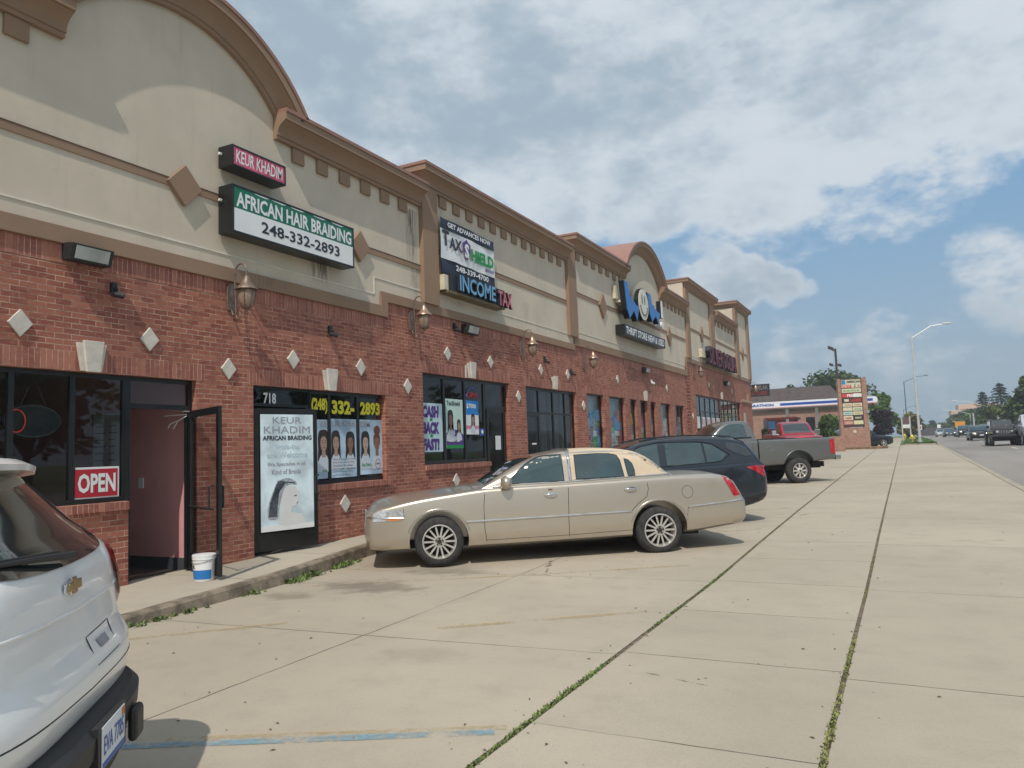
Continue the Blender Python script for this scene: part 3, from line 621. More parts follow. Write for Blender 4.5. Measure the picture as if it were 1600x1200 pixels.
for y, z in [(5.70, 2.705), (9.93, 2.705), (14.65, 3.225), (19.19, 3.225), (fac(1007, 614)[0], 3.245), (fac(1126.5, 617)[0], 3.875)]:
    mb = MB(); mb.prism([(-.125, 0), (.125, 0), (.185, .33), (-.185, .33)], (.006, y, z), EY, EZ, EX, .045); mb.prism([(-.085, -.01), (.085, -.01), (.13, .36), (-.13, .36)], (.051, y, z), EY, EZ, EX, .035)
    bpart(mb, 'keystone', WHITE_STONE, bevel=.006)
mb = MB(); mb.box(0.003, .02, 14.40, 14.46, 3.22, 3.5); bpart(mb, 'sill_patch', WHITE_STONE)

# windows: frame > pane
GX = -0.115
def window(y0, y1, z0, z1, mull, trans=None, fr=.055, bar=.06, deep=.05):
    f = MB(); x0, x1 = GX - deep / 2, GX + deep / 2
    f.box(x0, x1, y0, y0 + fr, z0, z1); f.box(x0, x1, y1 - fr, y1, z0, z1); f.box(x0, x1, y0 + fr, y1 - fr, z1 - fr, z1); f.box(x0, x1, y0 + fr, y1 - fr, z0, z0 + fr * 1.1)
    for m in mull: f.box(x0 + .001, x1 + .004, m - bar / 2, m + bar / 2, z0 + fr, z1 - fr)
    edges = [y0 + fr] + sorted(mull) + [y1 - fr]
    if trans:
        for a, b in zip(edges, edges[1:]): f.box(x0 + .002, x1 - .002, a + bar / 2, b - bar / 2, trans - .025, trans + .025)
    w = bpart(f, 'window', BLACK_FR)
    p = MB(); p.box(GX - .006, GX, y0 + .01, y1 - .01, z0 + .01, z1 - .01); p.build('pane', GLASS, w, world=True)
    return w
window(*W0, [-2.1, -1.2, -.3])
window(W1[0], W1[1] + .03, W1[2], W1[3], [4.10, 4.86, 5.55])
window(D1[0] + .03, D1[1], 2.30, 2.70, [])
mb = MB(); mb.box(GX - .03, GX + .03, 6.22, 6.30, .17, 1.15); mb.box(GX - .03, GX + .03, 6.22, 6.30, 1.15, 2.30); mb.box(GX - .03, GX + .03, 7.15, 7.23, .17, 2.30); bpart(mb, 'door_frame', BLACK_FR)
window(W2[0], W2[1], W2[2], W2[3], [10.02, 10.78], fr=.06)
window(W2a[0], W2a[1] + .03, 2.40, 2.70, [], fr=.04)
mb = MB(); mb.box(GX - .03, GX + .03, 8.25, 8.31, .17, 2.40); mb.box(GX - .03, GX + .03, 9.45, 9.53, .17, 2.40); bpart(mb, 'door_frame', BLACK_FR)
window(W3[0], W3[1], W3[2], W3[3], [13.64, 14.50], fr=.07)
window(D3[0], D3[1], 2.58, 3.22, [], fr=.06)
window(W4[0], W4[1], W4[2] + .05, W4[3], [18.35, 19.28, 20.10], trans=2.55, fr=.07)
for w in W5: window(*w, [], fr=.05)
window(*W6, [36.45 + 1.08 * k for k in range(9)], trans=3.1, fr=.07)
def door(name_label, hinge, ang, w, z0, z1, mat_glass=DOOR_GLASS, st=.09, bot=.22):
    # leaf built in its own frame: x along leaf from hinge, y thickness
    r = thing('door', name_label, None, (0, 0, 0)); r.parent = BLD; r.matrix_basis = WM[BLD.name].inverted() @ Matrix.LocRotScale(Vector((hinge[0], hinge[1], 0)), Matrix.Rotation(ang, 3, 'Z'), None)
    WM[r.name] = Matrix.LocRotScale(Vector((hinge[0], hinge[1], 0)), Matrix.Rotation(ang, 3, 'Z'), None)
    f = MB(); t = .022
    f.box(0, st, -t, t, z0, z1); f.box(w - st, w, -t, t, z0, z1); f.box(st, w - st, -t, t, z1 - st, z1); f.box(st, w - st, -t, t, z0, z0 + bot); f.build('leaf', BLACK_FR, r, bevel=.004)
    g = MB(); g.box(st, w - st, -.003, .003, z0 + bot, z1 - st); g.build('pane', mat_glass, r)
    return r
d1 = door('black framed glass door standing open', (-.06, 7.17), R(-22), 1.14, .19, 2.28)
h = MB(); h.tube([(.09, -.04, 1.02), (.93, -.04, 1.0)], .014, 8); h.build('push_bar', BLACK_PL, d1)
h = MB(); h.tube([(.985, -.03, 1.0), (.985, -.085, 1.02), (.985, -.085, 1.28), (.985, -.03, 1.30)], .014, 8); h.tube([(.985, .03, 1.0), (.985, .09, 1.02), (.985, .09, 1.28), (.985, .03, 1.30)], .014, 8); h.build('handle', BLACK_PL, d1)
h = MB(); h.box(.02, .22, .024, .06, 2.18, 2.26); h.tube([(.1, .03, 2.27), (-.12, -.18, 2.29)], .008, 6); h.build('door_closer', flat('alu', (.5, .5, .5), .4, metal=.6), d1)
h = MB(); h.tube([(-.02, -.03, 2.22), (-.06, -.12, 2.16), (-.16, -.2, 2.12), (-.20, -.22, 2.06)], .006, 5); h.tube([(-.02, -.03, 2.24), (-.14, -.16, 2.235), (-.3, -.24, 2.23)], .006, 5); h.tube([(-.08, -.13, 2.15), (-.13, -.17, 2.05)], .005, 5); h.build('cord', PAPER, d1)
D2A = R(76)
d2 = door('black framed glass door standing ajar with a large pale poster', (-.07, 8.31), D2A, 1.10, .235, 2.36, st=.08, bot=.26)
h = MB(); h.tube([(1.06, -.03, 1.02), (1.06, -.1, 1.03), (1.0, -.10, 1.05), (1.0, -.10, 1.30), (1.06, -.1, 1.32), (1.06, -.03, 1.33)], .014, 8); h.lathe([(.03, 0), (.03, .012), (.01, .03)], (1.06, -.022, .95), 'Y', 12); h.build('handle', BLACK_PL, d2)
d3 = door('closed glass door of the tax office', (GX, 15.50), R(90), .90, .24, 2.58, st=.08, bot=.22)
h = MB(); h.tube([(.82, -.03, 1.1), (.82, -.08, 1.12), (.82, -.08, 1.35), (.82, -.03, 1.37)], .013, 8); h.build('handle', BLACK_PL, d3)
d4 = door('closed glass door between plain windows', (GX + .03, 17.50), R(90), .82, .32, 2.52, st=.07)
h = MB(); h.tube([(.74, -.03, 1.2), (.74, -.08, 1.22), (.74, -.08, 1.45), (.74, -.03, 1.47)], .013, 8); h.build('handle', flat('alu', (.5, .5, .5)), d4)
h = MB(); h.box(.30, .55, -.03, -.024, 1.72, 1.76); h.build('sticker', WHITE, d4)

# interiors
INT = plain('interior_wall', (0.34, 0.32, 0.29), 0.9); FLO = plain('interior_floor', (0.08, 0.065, 0.055), 0.6); PINKW = plain('pink_wall', (0.68, 0.33, 0.33), 0.8, var=.04); REDW = plain('red_wall', (0.34, 0.06, 0.06), 0.8, var=.1); CEIL = plain('ceiling_tiles', (0.42, 0.39, 0.33), 0.9)
mb = MB(); mb.box(-5, -.22, -11.2, Y_END - .3, .02, .14); bpart(mb, 'interior_floor', FLO)
mb = MB(); mb.box(-5, -.23, -11.2, 11.9, 2.95, 3.0); mb.box(-5, -.23, 12.05, 33.9, 3.5, 3.55); mb.box(-5, -.23, 34.1, Y_END - .3, 4.1, 4.15); bpart(mb, 'interior_ceiling', CEIL)
mb = MB(); mb.box(-5.2, -5, -11.2, Y_END - .3, .02, 4.3); bpart(mb, 'interior_back_wall', INT)
mb = MB()
for y in (2.5, 11.9, 16.9, 21.15, 34.0, 49.0): mb = MB(); mb.box(-5, -.23, y, y + .12, .14, 4.1); bpart(mb, 'partition', INT)
mb = MB(); mb.box(-5, -.23, 7.30, 7.42, .3, 2.95); bpart(mb, 'pink_partition', PINKW)
mb = MB(); mb.box(-5, -.235, 7.27, 7.42, .14, .3); bpart(mb, 'skirting', plain('skirt', (.06, .065, .075), .6))
mb = MB(); mb.box(-4.95, -4.9, 2.7, 7.25, 1.2, 2.2); bpart(mb, 'red_wall_band', REDW)
mb = MB(); mb.lathe([(.45, 0), (.45, .02), (.30, .02), (.30, 0)], (-4.89, 5.1, 1.9), 'X', 28, closed=True); mb.lathe([(.45, 0), (.45, .02), (.30, .02), (.30, 0)], (-4.89, 6.3, 1.9), 'X', 28, closed=True); bpart(mb, 'wall_ring_graphic', plain('ringg', (.62, .50, .46), .8))
mb = MB(); mb.box(-1.25, -1.15, 7.285, 7.298, 1.25, 1.40); bpart(mb, 'light_switch', WHITE)
def board():
    t = thing('notice_board', 'white price list hung on the pink wall inside the first doorway', 'notice board', (-1.9, 7.28, 1.2))
    m = MB(); m.box(-2.25, -1.62, 7.27, 7.295, 1.22, 2.35); m.build('panel', PAPER, t, world=True)
    m = MB()
    for k in range(9):
        for a, L in ((-2.2, .28), (-1.88, .2)): m.box(a, a + L * random.uniform(.7, 1), 7.262, 7.269, 1.36 + k * .1, 1.375 + k * .1)
    m.build('lettering', GREY_INK, t, world=True)
board()
for (y, z) in ((4.9, 2.72), (10.3, 2.9)): pass
mb = MB()                                            # counters and shelving dimly seen behind the glass
for y in (3.4, 9.2, 13.4, 18.2, 22.4, 26.5, 30.0, 37, 40, 43): mb.box(-3.2, -2.5, y, y + 1.6, .14, 1.3)
bpart(mb, 'counter', plain('counter', (.16, .10, .06), .6))
BLIND = plain('blind', (0.36, 0.37, 0.35), 0.8, var=.1)
mb = MB()
for a, b in ((18.42, 19.22), (19.34, 20.05), (20.16, 20.70)):
    n_ = int((b - a) / .09)
    for k in range(n_): y = a + k * .09; mb.add([(-.24, y, .5), (-.27, y + .085, .5), (-.27, y + .085, 3.12), (-.24, y, 3.12)], [(0, 1, 2, 3)])
bpart(mb, 'vertical_blinds', BLIND)
mb = MB()
for k in range(10):
    a = 35.5 + 1.08 * k
    mb.add([(-.24, a, 1.0), (-.24, a + .9, 1.0), (-.24, a + .9, 3.75), (-.24, a, 3.75)], [(0, 1, 2, 3)])
bpart(mb, 'roller_blinds', plain('blind2', (.17, .19, .18), .8))

# ------------------------------------------------------------------ signs on the facade
def cabinet(name, label, y0, y1, z0, z1, x1, x0=.02, fr=.03):
    t = thing(name, label, 'sign', (0, (y0 + y1) / 2, z0))
    m = MB(); m.box(x0, x1 - .012, y0, y1, z0, z1); m.box(x1 - .012, x1, y0, y1, z0, z0 + fr); m.box(x1 - .012, x1, y0, y1, z1 - fr, z1); m.box(x1 - .012, x1, y0, y0 + fr, z0 + fr, z1 - fr); m.box(x1 - .012, x1, y1 - fr, y1, z0 + fr, z1 - fr)
    m.build('cabinet', BLACK_FR, t, world=True, bevel=.004); return t
SX = .30
t = cabinet('shop_sign', 'small black box sign with white lettering on a pink face, above the green one', 7.60, 8.66, 5.79, 6.10, SX)
m = MB(); m.box(SX - .012, SX - .006, 7.63, 8.63, 5.82, 6.07); m.build('sign_face', PINK_S, t, world=True)
lettering('KEUR KHADIM', 7.67, 5.85, .92, .19, SX - .006, WHITE, t, bold=.015, shear=.08)
m = MB(); m.tube([(.1, 7.58, 5.98), (.1, 7.54, 5.98)], .02, 8); m.build('conduit', WHITE, t, world=True)
t = cabinet('shop_sign', 'long black box sign, green upper half and white lower half with a phone number', 7.60, 10.28, 4.82, 5.52, SX)
m = MB(); m.box(SX - .012, SX - .006, 7.63, 10.25, 5.18, 5.49); m.build('green_panel', GREEN_S, t, world=True)
m = MB(); m.box(SX - .012, SX - .006, 7.63, 10.25, 4.85, 5.18); m.build('white_panel', WHITE, t, world=True)
lettering('AFRICAN HAIR BRAIDING', 7.67, 5.205, 2.54, .225, SX - .006, WHITE, t, bold=.03)
lettering('248-332-2893', 8.15, 4.93, 1.75, .175, SX - .006, INK, t, bold=.02)
m = MB(); m.tube([(.1, 7.58, 5.3), (.1, 7.54, 5.3)], .02, 8); m.build('conduit', WHITE, t, world=True)
m = MB()
for k, a in enumerate((8.0, 8.35, 8.75, 9.25, 9.7)): m.add([(SX - .003, a, 5.485), (SX - .003, a + .32, 5.485), (SX - .003, a + .24, 5.465), (SX - .003, a + .04, 5.475)], [(0, 1, 2, 3)])
m.build('peeling_edge', WHITE, t, world=True)

# tax office banner (fabric, hung over an old raceway)
t = thing('banner', 'white fabric tax banner with dark strips top and bottom, hung on the stucco', 'banner', (0.1, 14.5, 5.44))
def cloth(y0, y1, z0, z1, x, mat, name, amp=.012):
    m = MB(); nx, nz = 22, 8; v = []
    for j in range(nz + 1):
        for i in range(nx + 1):
            u, w = i / nx, j / nz; v.append((x + amp * math.sin(u * 9 + w * 3) + amp * .6 * math.sin(u * 23 + 2), y0 + (y1 - y0) * u, z0 + (z1 - z0) * w + .012 * math.sin(u * 6)))
    m.add(v, [(j * (nx + 1) + i, j * (nx + 1) + i + 1, (j + 1) * (nx + 1) + i + 1, (j + 1) * (nx + 1) + i) for j in range(nz) for i in range(nx)])
    return m.build(name, mat, t, world=True, smooth=60)
BX = .13
cloth(13.33, 15.72, 5.68, 6.33, BX, WHITE, 'white_field'); cloth(13.33, 15.72, 6.33, 6.56, BX, NAVY, 'top_strip'); cloth(13.35, 15.72, 5.36, 5.68, BX, NAVY, 'bottom_strip')
BT = BX + .024
lettering('GET ADVANCES NOW', 13.6, 6.395, 1.9, .115, BT, WHITE, t, bold=.03)
lettering('T', 13.38, 5.97, .27, .33, BT + .001, INK, t, bold=.04); lettering('AX', 13.66, 5.95, .52, .26, BT, INK, t, bold=.04)
m = MB(); m.prism([(0, .32), (.09, .36), (.17, .42), (.25, .36), (.34, .32), (.32, .1), (.17, -.06), (.02, .1)], (BT - .001, 14.22, 5.88), EY, EZ, EX, .002); m.build('shield_emblem', PURPLE, t, world=True)
lettering('S', 14.29, 5.88, .2, .32, BT + .002, WHITE, t, bold=.05)
lettering('HIELD', 14.58, 5.86, 1.05, .28, BT, GREEN_T, t, bold=.05)
lettering('SERVICE', 15.2, 5.74, .42, .075, BT, PURPLE, t, bold=.03)
lettering('248-339-4700', 13.9, 5.50, 1.45, .13, BT, WHITE, t, bold=.03)
t = thing('shop_sign', 'channel letters on a dark raceway, the first word pale blue and the last pink', 'sign', (0, 15, 4.9))
m = MB(); m.box(.03, .24, 13.52, 15.95, 4.99, 5.40); m.build('raceway', plain('raceway', (.02, .022, .03), .5), t, world=True)
m = MB(); m.box(.02, .25, 13.42, 15.95, 4.94, 4.99); m.build('tray', plain('tray', (.16, .12, .06), .8), t, world=True)
m = MB(); m.box(.02, .20, 13.34, 13.50, 5.0, 5.32); m.build('junction_box', plain('cream', (.62, .56, .42), .7), t, world=True)
lb = flat('letter_blue', (.17, .40, .62)); lp = flat('letter_pink', (.62, .16, .18))
for txt, y, w, mt in (('INCOME', 13.78, 1.62, lb), ('TAX', 15.52, .72, lp)):
    z = 5.02 if txt != 'TAX' else 4.98
    lettering(txt, y, z, w, .37, .25, INK, t, t=.06, bold=.035, name='letter_body'); lettering(txt, y + .01, z + .01, w - .02, .35, .31, mt, t, t=.003, bold=.02, name='letter_face')

# thrift shop sign
t = thing('shop_sign', 'large blue jagged letters with a pale smiling round face between them', 'sign', (0, 28, 6.3))
WBL = flat('w_blue', (.015, .17, .50), .35); WX0, WX1 = .20, .385
Wp = [(0, 1.0), (.24, 1.0), (.34, .42), (.52, .42), (.55, .25), (.72, .25), (.74, .18), (1.02, .12), (.84, -.55), (.62, -.15), (.30, -.58), (.13, -.2)]
def bigW(y, z, s, hs):
    m = MB(); m.prism([(u * s, v * hs) for u, v in Wp], (WX0, y, z), EY, EZ, EX, WX1 - WX0); m.build('letter_body', BLACK_FR, t, world=True)
    m = MB(); m.prism([(.02 + u * s * .98, v * hs * .985) for u, v in Wp], (WX1 + .001, y, z), EY, EZ, EX, .015); m.build('letter_face', WBL, t, world=True)
bigW(24.50, 6.42, 1.55, .80); bigW(27.15, 6.58, 1.55, .66)
m = MB(); m.lathe([(.02, 0), (.56, 0), (.60, .03), (.60, .18)], (WX0, 26.65, 6.70), 'X', 36); m.build('face_body', BLACK_FR, t, world=True)
m = MB(); m.lathe([(.001, .20), (.57, .196), (.57, .18)], (WX0, 26.65, 6.70), 'X', 36); m.build('smiling_face', flat('pale_yellow', (.72, .70, .56)), t, world=True)
m = MB()
for dy in (-.19, .12): m.prism([(.04 * math.cos(R(a)), .17 * math.sin(R(a))) for a in range(0, 360, 24)], (WX0 + .198, 26.65 + dy, 6.87), EY, EZ, EX, .01)
pts = [(WX0 + .205, 26.65 + .42 * math.cos(R(a)), 6.70 + .40 * math.sin(R(a))) for a in range(190, 351, 10)]; m.tube(pts, .018, 6); m.build('face_features', INK, t, world=True)
m = MB(); m.box(WX0, WX1, 28.90, 29.12, 6.52, 7.20); m.build('exclamation_body', BLACK_FR, t, world=True)
m = MB(); m.box(WX1, WX1 + .015, 28.91, 29.11, 6.53, 7.19); m.lathe([(.001, .2), (.13, .2), (.13, .0)], (WX0, 29.0, 6.25), 'X', 20); m.build('exclamation_mark', WHITE, t, world=True)
m = MB(); m.box(.02, .20, 24.6, 29.2, 6.5, 6.58); m.box(.02, .14, 24.35, 24.6, 6.6, 7.05); m.build('raceway', plain('cream', (.62, .56, .42)), t, world=True)
t = cabinet('shop_sign', 'long dark box sign with white lettering below the blue jagged letters', 24.5, 29.35, 5.36, 5.72, .36, fr=.03)
m = MB(); m.box(.348, .354, 24.53, 29.32, 5.39, 5.69); m.build('sign_face', NAVY, t, world=True)
lettering('THRIFT STORE NEW & USED', 24.62, 5.41, 4.6, .26, .354, WHITE, t, bold=.03)
# last unit
t = thing('shop_sign', 'maroon channel letters on the last unit before the corner', 'sign', (0, 42, 6))
m = MB(); m.box(.02, .16, 36.9, 43.7, 5.75, 5.95); m.build('raceway', plain('cream', (.62, .56, .42)), t, world=True)
m = MB(); m.box(.02, .2, 36.3, 36.8, 5.7, 6.1); m.build('junction_box', plain('cream', (.62, .56, .42)), t, world=True)
for txt, y, w in (('SILVER', 37.0, 3.1), ('DOLLAR', 40.4, 3.3)):
    lettering(txt, y, 5.42, w, .88, .17, INK, t, t=.22, bold=.015, name='letter_body'); lettering(txt, y + .04, 5.46, w - .08, .81, .395, flat('maroon', (.27, .02, .045)), t, t=.003, bold=.0, name='letter_face')
p = at(1172, 600, 52); q = at(1203, 600, 52)
t = thing('projecting_sign', 'dark two line sign board projecting past the far corner of the shops', 'sign', (p.x, 51.0, 3.6))
m = MB(); yy = 50.9; x0, x1 = -0.35, at(1202, 608, yy).x; zt = at(1190, 600, yy).z; zb = at(1190, 619, yy).z; m.box(x0, x1, yy, yy + .25, zb, zt); m.bar((.0, yy + .12, zt - .1), (.0, 49.9, zt - .1), .06); m.build('board', plain('signboard', (.03, .04, .045), .5), t, world=True, bevel=.01)
m = MB(); put_text(m, 'MODELAR', (x0 + .1, yy - .003, (zb + zt) / 2 + .03), EX, EZ, x1 - x0 - .2, (zt - zb) * .34, bold=.0); m.build('lettering', flat('pale_letter', (.3, .32, .3)), t, world=True)
m = MB(); put_text(m, 'STORE', (x0 + .2, yy - .003, zb + .08), EX, EZ, x1 - x0 - .35, (zt - zb) * .3, bold=.02); m.build('lettering', flat('red_letter', (.30, .04, .07)), t, world=True)

# ------------------------------------------------------------------ wall lanterns
def lantern(y, z, label, hood):
    t = thing('wall_lantern', label, 'lantern', (0, y, z - .55), group='wall lanterns along the facade')
    def B(m, n_, mt, **k): return m.build(n_, mt, t, world=True, **k)
    cx = .33
    m = MB(); m.prism([(-.06, -.2), (.06, -.2), (.075, -.12), (.075, .12), (.06, .2), (-.06, .2), (-.075, .12), (-.075, -.12)], (.002, y, z - .12), EY, EZ, EX, .03); B(m, 'back_plate', PEWTER, bevel=.006)
    m = MB(); pts = [(.03, y, z - .3), (.06, y, z - .38), (.12, y, z - .38), (.12, y, z - .25), (.10, y, z + .05), (.105, y, z + .22)]
    pts += [(.22 - .115 * math.cos(R(a)), y, z + .22 + .13 * math.sin(R(a))) for a in range(20, 181, 16)] + [(cx, y, z + .16)]
    m.tube(pts, .013, 8); m.tube([(.12, y, z - .38)] + [(.12 + .05 + .05 * math.cos(R(a)) * (1 - a / 1500), y, z - .40 + .05 * math.sin(R(a))) for a in range(180, 480, 20)], .010, 7); B(m, 'scroll_arm', PEWTER, smooth=50)
    m = MB(); m.lathe([(.001, .20), (.02, .19), (.018, .165), (.035, .15), (.05, .11), (.075, .06), (.10, .02), (.155, -.025), (.16, -.045), (.15, -.045), (.0, .0)], (cx, y, z), 'Z', 24); B(m, 'hood', hood, smooth=50)
    m = MB(); m.lathe([(.105, -.045), (.115, -.10), (.11, -.18), (.085, -.27), (.04, -.31), (.001, -.315)], (cx, y, z), 'Z', 18); g = B(m, 'globe', LAMP_GLASS, smooth=50)
    m = MB()
    for k in range(6):
        a = k * math.pi / 3; m.tube([(cx + r * math.cos(a), y + r * math.sin(a), z + h) for r, h in ((.118, -.045), (.125, -.10), (.12, -.18), (.095, -.275), (.03, -.325))], .006, 5)
    m.lathe([(.03, -.32), (.02, -.35), (.001, -.37)], (cx, y, z), 'Z', 10); B(m, 'cage', PEWTER)
    return t
lantern(7.82, 4.06, 'weathered bronze wall lantern under the left end of the green and white sign', PEWTER)
lantern(12.35, 4.33, 'copper hooded wall lantern left of the tax banner', COPPER)
lantern(17.22, 4.27, 'copper hooded wall lantern above the blinds shop, left of the small camera', COPPER)
lantern(21.45, 4.30, 'copper hooded wall lantern just before the thrift shop windows', COPPER)
lantern(35.2, 4.95, 'dull wall lantern at the start of the maroon lettered unit', PEWTER)
lantern(49.75, 4.95, 'pale hooded wall lantern at the far corner of the shops', COPPER)

# wall packs and cameras
LENS = plain('lamp_lens', (0.42, 0.44, 0.42), 0.15, var=.2)
def wallpack(y, z, label, s=1.0):
    t = thing('wall_floodlight', label, 'floodlight', (0, y, z), group='floodlights on the brick wall')
    w, h = .26 * s, .20 * s
    m = MB(); m.prism([(0, 0), (0, h), (.10 * s, h), (.21 * s, h * .9), (.15 * s, -.01)], (.0, y - w, z), EX, EZ, EY, 2 * w); m.build('housing', BLACK_PL, t, world=True, bevel=.008)
    a = Vector((.21 * s, 0, h * .9)); b = Vector((.15 * s, 0, -.01)); n_ = Vector((a.z - b.z, 0, -(a.x - b.x))).normalized()
    m = MB(); m.obox(Vector((.18 * s, y, z + h * .44)) + n_ * .004, (a - b).normalized(), EY, n_, (a - b).length * .38, w * .8, .004); m.build('lens', LENS, t, world=True); return t
wallpack(5.60, 3.98, 'black wall floodlight with a pale lens above the shop with the OPEN sign')
wallpack(14.55, 4.20, 'black wall floodlight on the brick above the tax office window')
wallpack(27.5, 4.28, 'black wall floodlight above the middle of the thrift shop windows')
wallpack(42.0, 4.65, 'grey wall floodlight below the maroon letters', 1.2)
def camera_(y, z, label, mat=BLACK_PL):
    t = thing('security_camera', label, 'camera', (0, y, z), group='security cameras on the wall')
    m = MB(); m.box(0, .05, y - .035, y + .035, z - .02, z + .10); m.tube([(.04, y, z + .03), (.10, y, z + .0)], .018, 8); m.build('bracket', mat, t, world=True, bevel=.004)
    m = MB(); m.tube([(.05, y - .04, z - .04), (.14, y + .06, z - .07)], .035, 12); m.build('body', mat, t, world=True, smooth=40)
camera_(5.98, 3.72, 'small black camera below the first floodlight')
camera_(9.95, 3.70, 'small black camera beneath the long green and white sign')
camera_(13.98, 4.28, 'small black camera left of the tax office floodlight')
camera_(18.6, 3.98, 'small dark camera right of the third lantern'); camera_(20.4, 3.78, 'small dark camera beside a pale diamond near the copper lantern')
camera_(28.3, 4.0, 'white camera below the thrift shop floodlight', WHITE)

# ------------------------------------------------------------------ posters and window signs
PX = GX + .012
def poster(name, label, y0, y1, z0, z1, mat, x=PX, cat='poster', t=.004):
    o = thing(name, label, cat, (x, (y0 + y1) / 2, z0)); m = MB(); m.box(x, x + t, y0, y1, z0, z1); m.build('sheet', mat, o, world=True); o['_x'] = x + t; del o['_x']; return o
o = poster('open_sign', 'red and white OPEN sign leaning inside the first shop window', 5.60, 6.16, 1.20, 1.58, WHITE, cat='sign')
m = MB(); m.box(PX + .005, PX + .007, 5.595, 6.14, 1.225, 1.555); m.build('red_field', RED_S, o, world=True)
lettering('OPEN', 5.63, 1.275, .48, .23, PX + .008, WHITE, o, bold=.035)
t = thing('neon_sign', 'oval neon sign with one red ring lit, hung in the first window', 'neon sign', (-.2, 5.0, 2.1))
m = MB(); m.lathe([(.001, 0), (1, 0), (1, .02), (.001, .02)], (0, 0, 0), 'X', 28); m.v = [(-.20 + p[0] - .02, 5.16 + p[1] * .33, 2.12 + p[2] * .19) for p in m.v]; m.build('backing', BLACK_PL, t, world=True)
m = MB(); m.tube([(-.185, 4.98 + .095 * math.cos(R(a)), 2.12 + .125 * math.sin(R(a))) for a in range(0, 360, 15)], .007, 6, closed=True); m.build('red_ring', flat('neon_red', (.60, .05, .04), emit=.35), t, world=True)
m = MB(); m.tube([(-.185, 5.16 + .31 * math.cos(R(a)), 2.12 + .175 * math.sin(R(a))) for a in range(0, 360, 12)], .004, 5, closed=True); m.tube([(-.19, 5.02, 2.3), (-.19, 5.16, 2.62), (-.19, 5.3, 2.3)], .003, 4); m.build('outer_tube', flat('tube_grey', (.14, .15, .16)), t, world=True)
# window text of the braiding shop
def wtext(name, label, txt, y, z, w, h, mat, **k):
    o = thing(name, label, 'window lettering', (PX, y, z)); lettering(txt, y, z, w, h, PX, mat, o, **k); return o
wtext('window_lettering', 'yellow area code at the top of the braiding shop window', '(248)', 9.60, 2.32, .40, .26, YELLOW_S, bold=.05)
wtext('window_lettering', 'yellow digits 332 at the top of the middle braiding shop window', '332-', 10.10, 2.32, .60, .24, YELLOW_S, bold=.05)
wtext('window_lettering', 'yellow digits 2893 at the top of the right braiding shop window', '2893', 10.86, 2.32, .58, .24, YELLOW_S, bold=.05)
wtext('window_lettering', 'white house number 718 above the poster door', '718', 8.55, 2.44, .26, .17, WHITE, bold=.03)
SK = [flat('skin_a', (.42, .27, .20)), flat('skin_b', (.28, .15, .10)), flat('skin_c', (.50, .36, .28))]; HAIR = flat('hair', (.03, .022, .02), .6)
GRAD = plain('poster_blue', (.46, .62, .76), .5, var=.35, scale=1.6)
def ell(mb, x, y, z, ry, rz_, n=16, t=.0015, cut=None):
    mb.prism([(ry * math.cos(2 * math.pi * k / n), rz_ * math.sin(2 * math.pi * k / n)) for k in range(n)], (x, y, z), EY, EZ, EX, t)
def woman(o, y, z, s, skin, bun=False, x=PX + .005):
    rnd = random.Random(int(y * 100)); w = rnd.uniform(.92, 1.08)
    h = MB(); out = [(-.02, .165), (-.075, .15), (-.105, .09), (-.112, .0), (-.108, -.12), (-.118, -.24), (-.10, -.36), (-.06, -.37), (-.045, -.25), (.045, -.25), (.07, -.39), (.112, -.36), (.115, -.2), (.108, -.05), (.108, .06), (.08, .14), (.03, .168)]
    if bun: out = [(-.02, .14), (-.08, .10), (-.085, .0), (-.07, -.06), (.07, -.06), (.088, .02), (.08, .10), (.03, .14)]
    h.prism([(a * s * w, b * s) for a, b in smooth_poly_(out)], (x, y, z), EY, EZ, EX, .0012)
    if bun: ell(h, x, y + .01 * s, z + .19 * s, .085 * s, .08 * s)
    h.build('portrait_hair', HAIR if not bun else flat('hair_red', (.14, .055, .04)), o, world=True)
    c = MB(); c.prism([(a * s, b * s) for a, b in smooth_poly_([(-.05, -.20), (.05, -.20), (.10, -.27), (.15, -.36), (.13, -.44), (-.13, -.44), (-.15, -.36), (-.10, -.27)])], (x + .0014, y, z), EY, EZ, EX, .001); c.build('portrait_blouse', flat('blouse', (.60, .66, .72)), o, world=True)
    f = MB(); f.prism([(a * s, (b - .03) * s) for a, b in smooth_poly_([(0, .10), (-.05, .075), (-.068, .0), (-.055, -.07), (-.02, -.115), (.02, -.115), (.055, -.07), (.068, .0), (.05, .075)])], (x + .0026, y, z), EY, EZ, EX, .0012)
    f.prism([(-.03 * s, -.12 * s), (.03 * s, -.12 * s), (.045 * s, -.23 * s), (-.045 * s, -.23 * s)], (x + .0024, y, z), EY, EZ, EX, .0012); f.build('portrait_face', skin, o, world=True)
    e = MB()
    for dy in (-.028, .030): ell(e, x + .0042, y + dy * s, z - .015 * s, .013 * s, .006 * s, 8); ell(e, x + .0042, y + dy * s, z + .012 * s, .016 * s, .0035 * s, 8)
    ell(e, x + .0042, y + .002, z - .055 * s, .008 * s, .004 * s, 8); e.build('portrait_features', HAIR, o, world=True)
    e = MB(); ell(e, x + .0042, y, z - .092 * s, .022 * s, .008 * s, 8); e.build('portrait_mouth', flat('lips', (.30, .06, .06)), o, world=True)
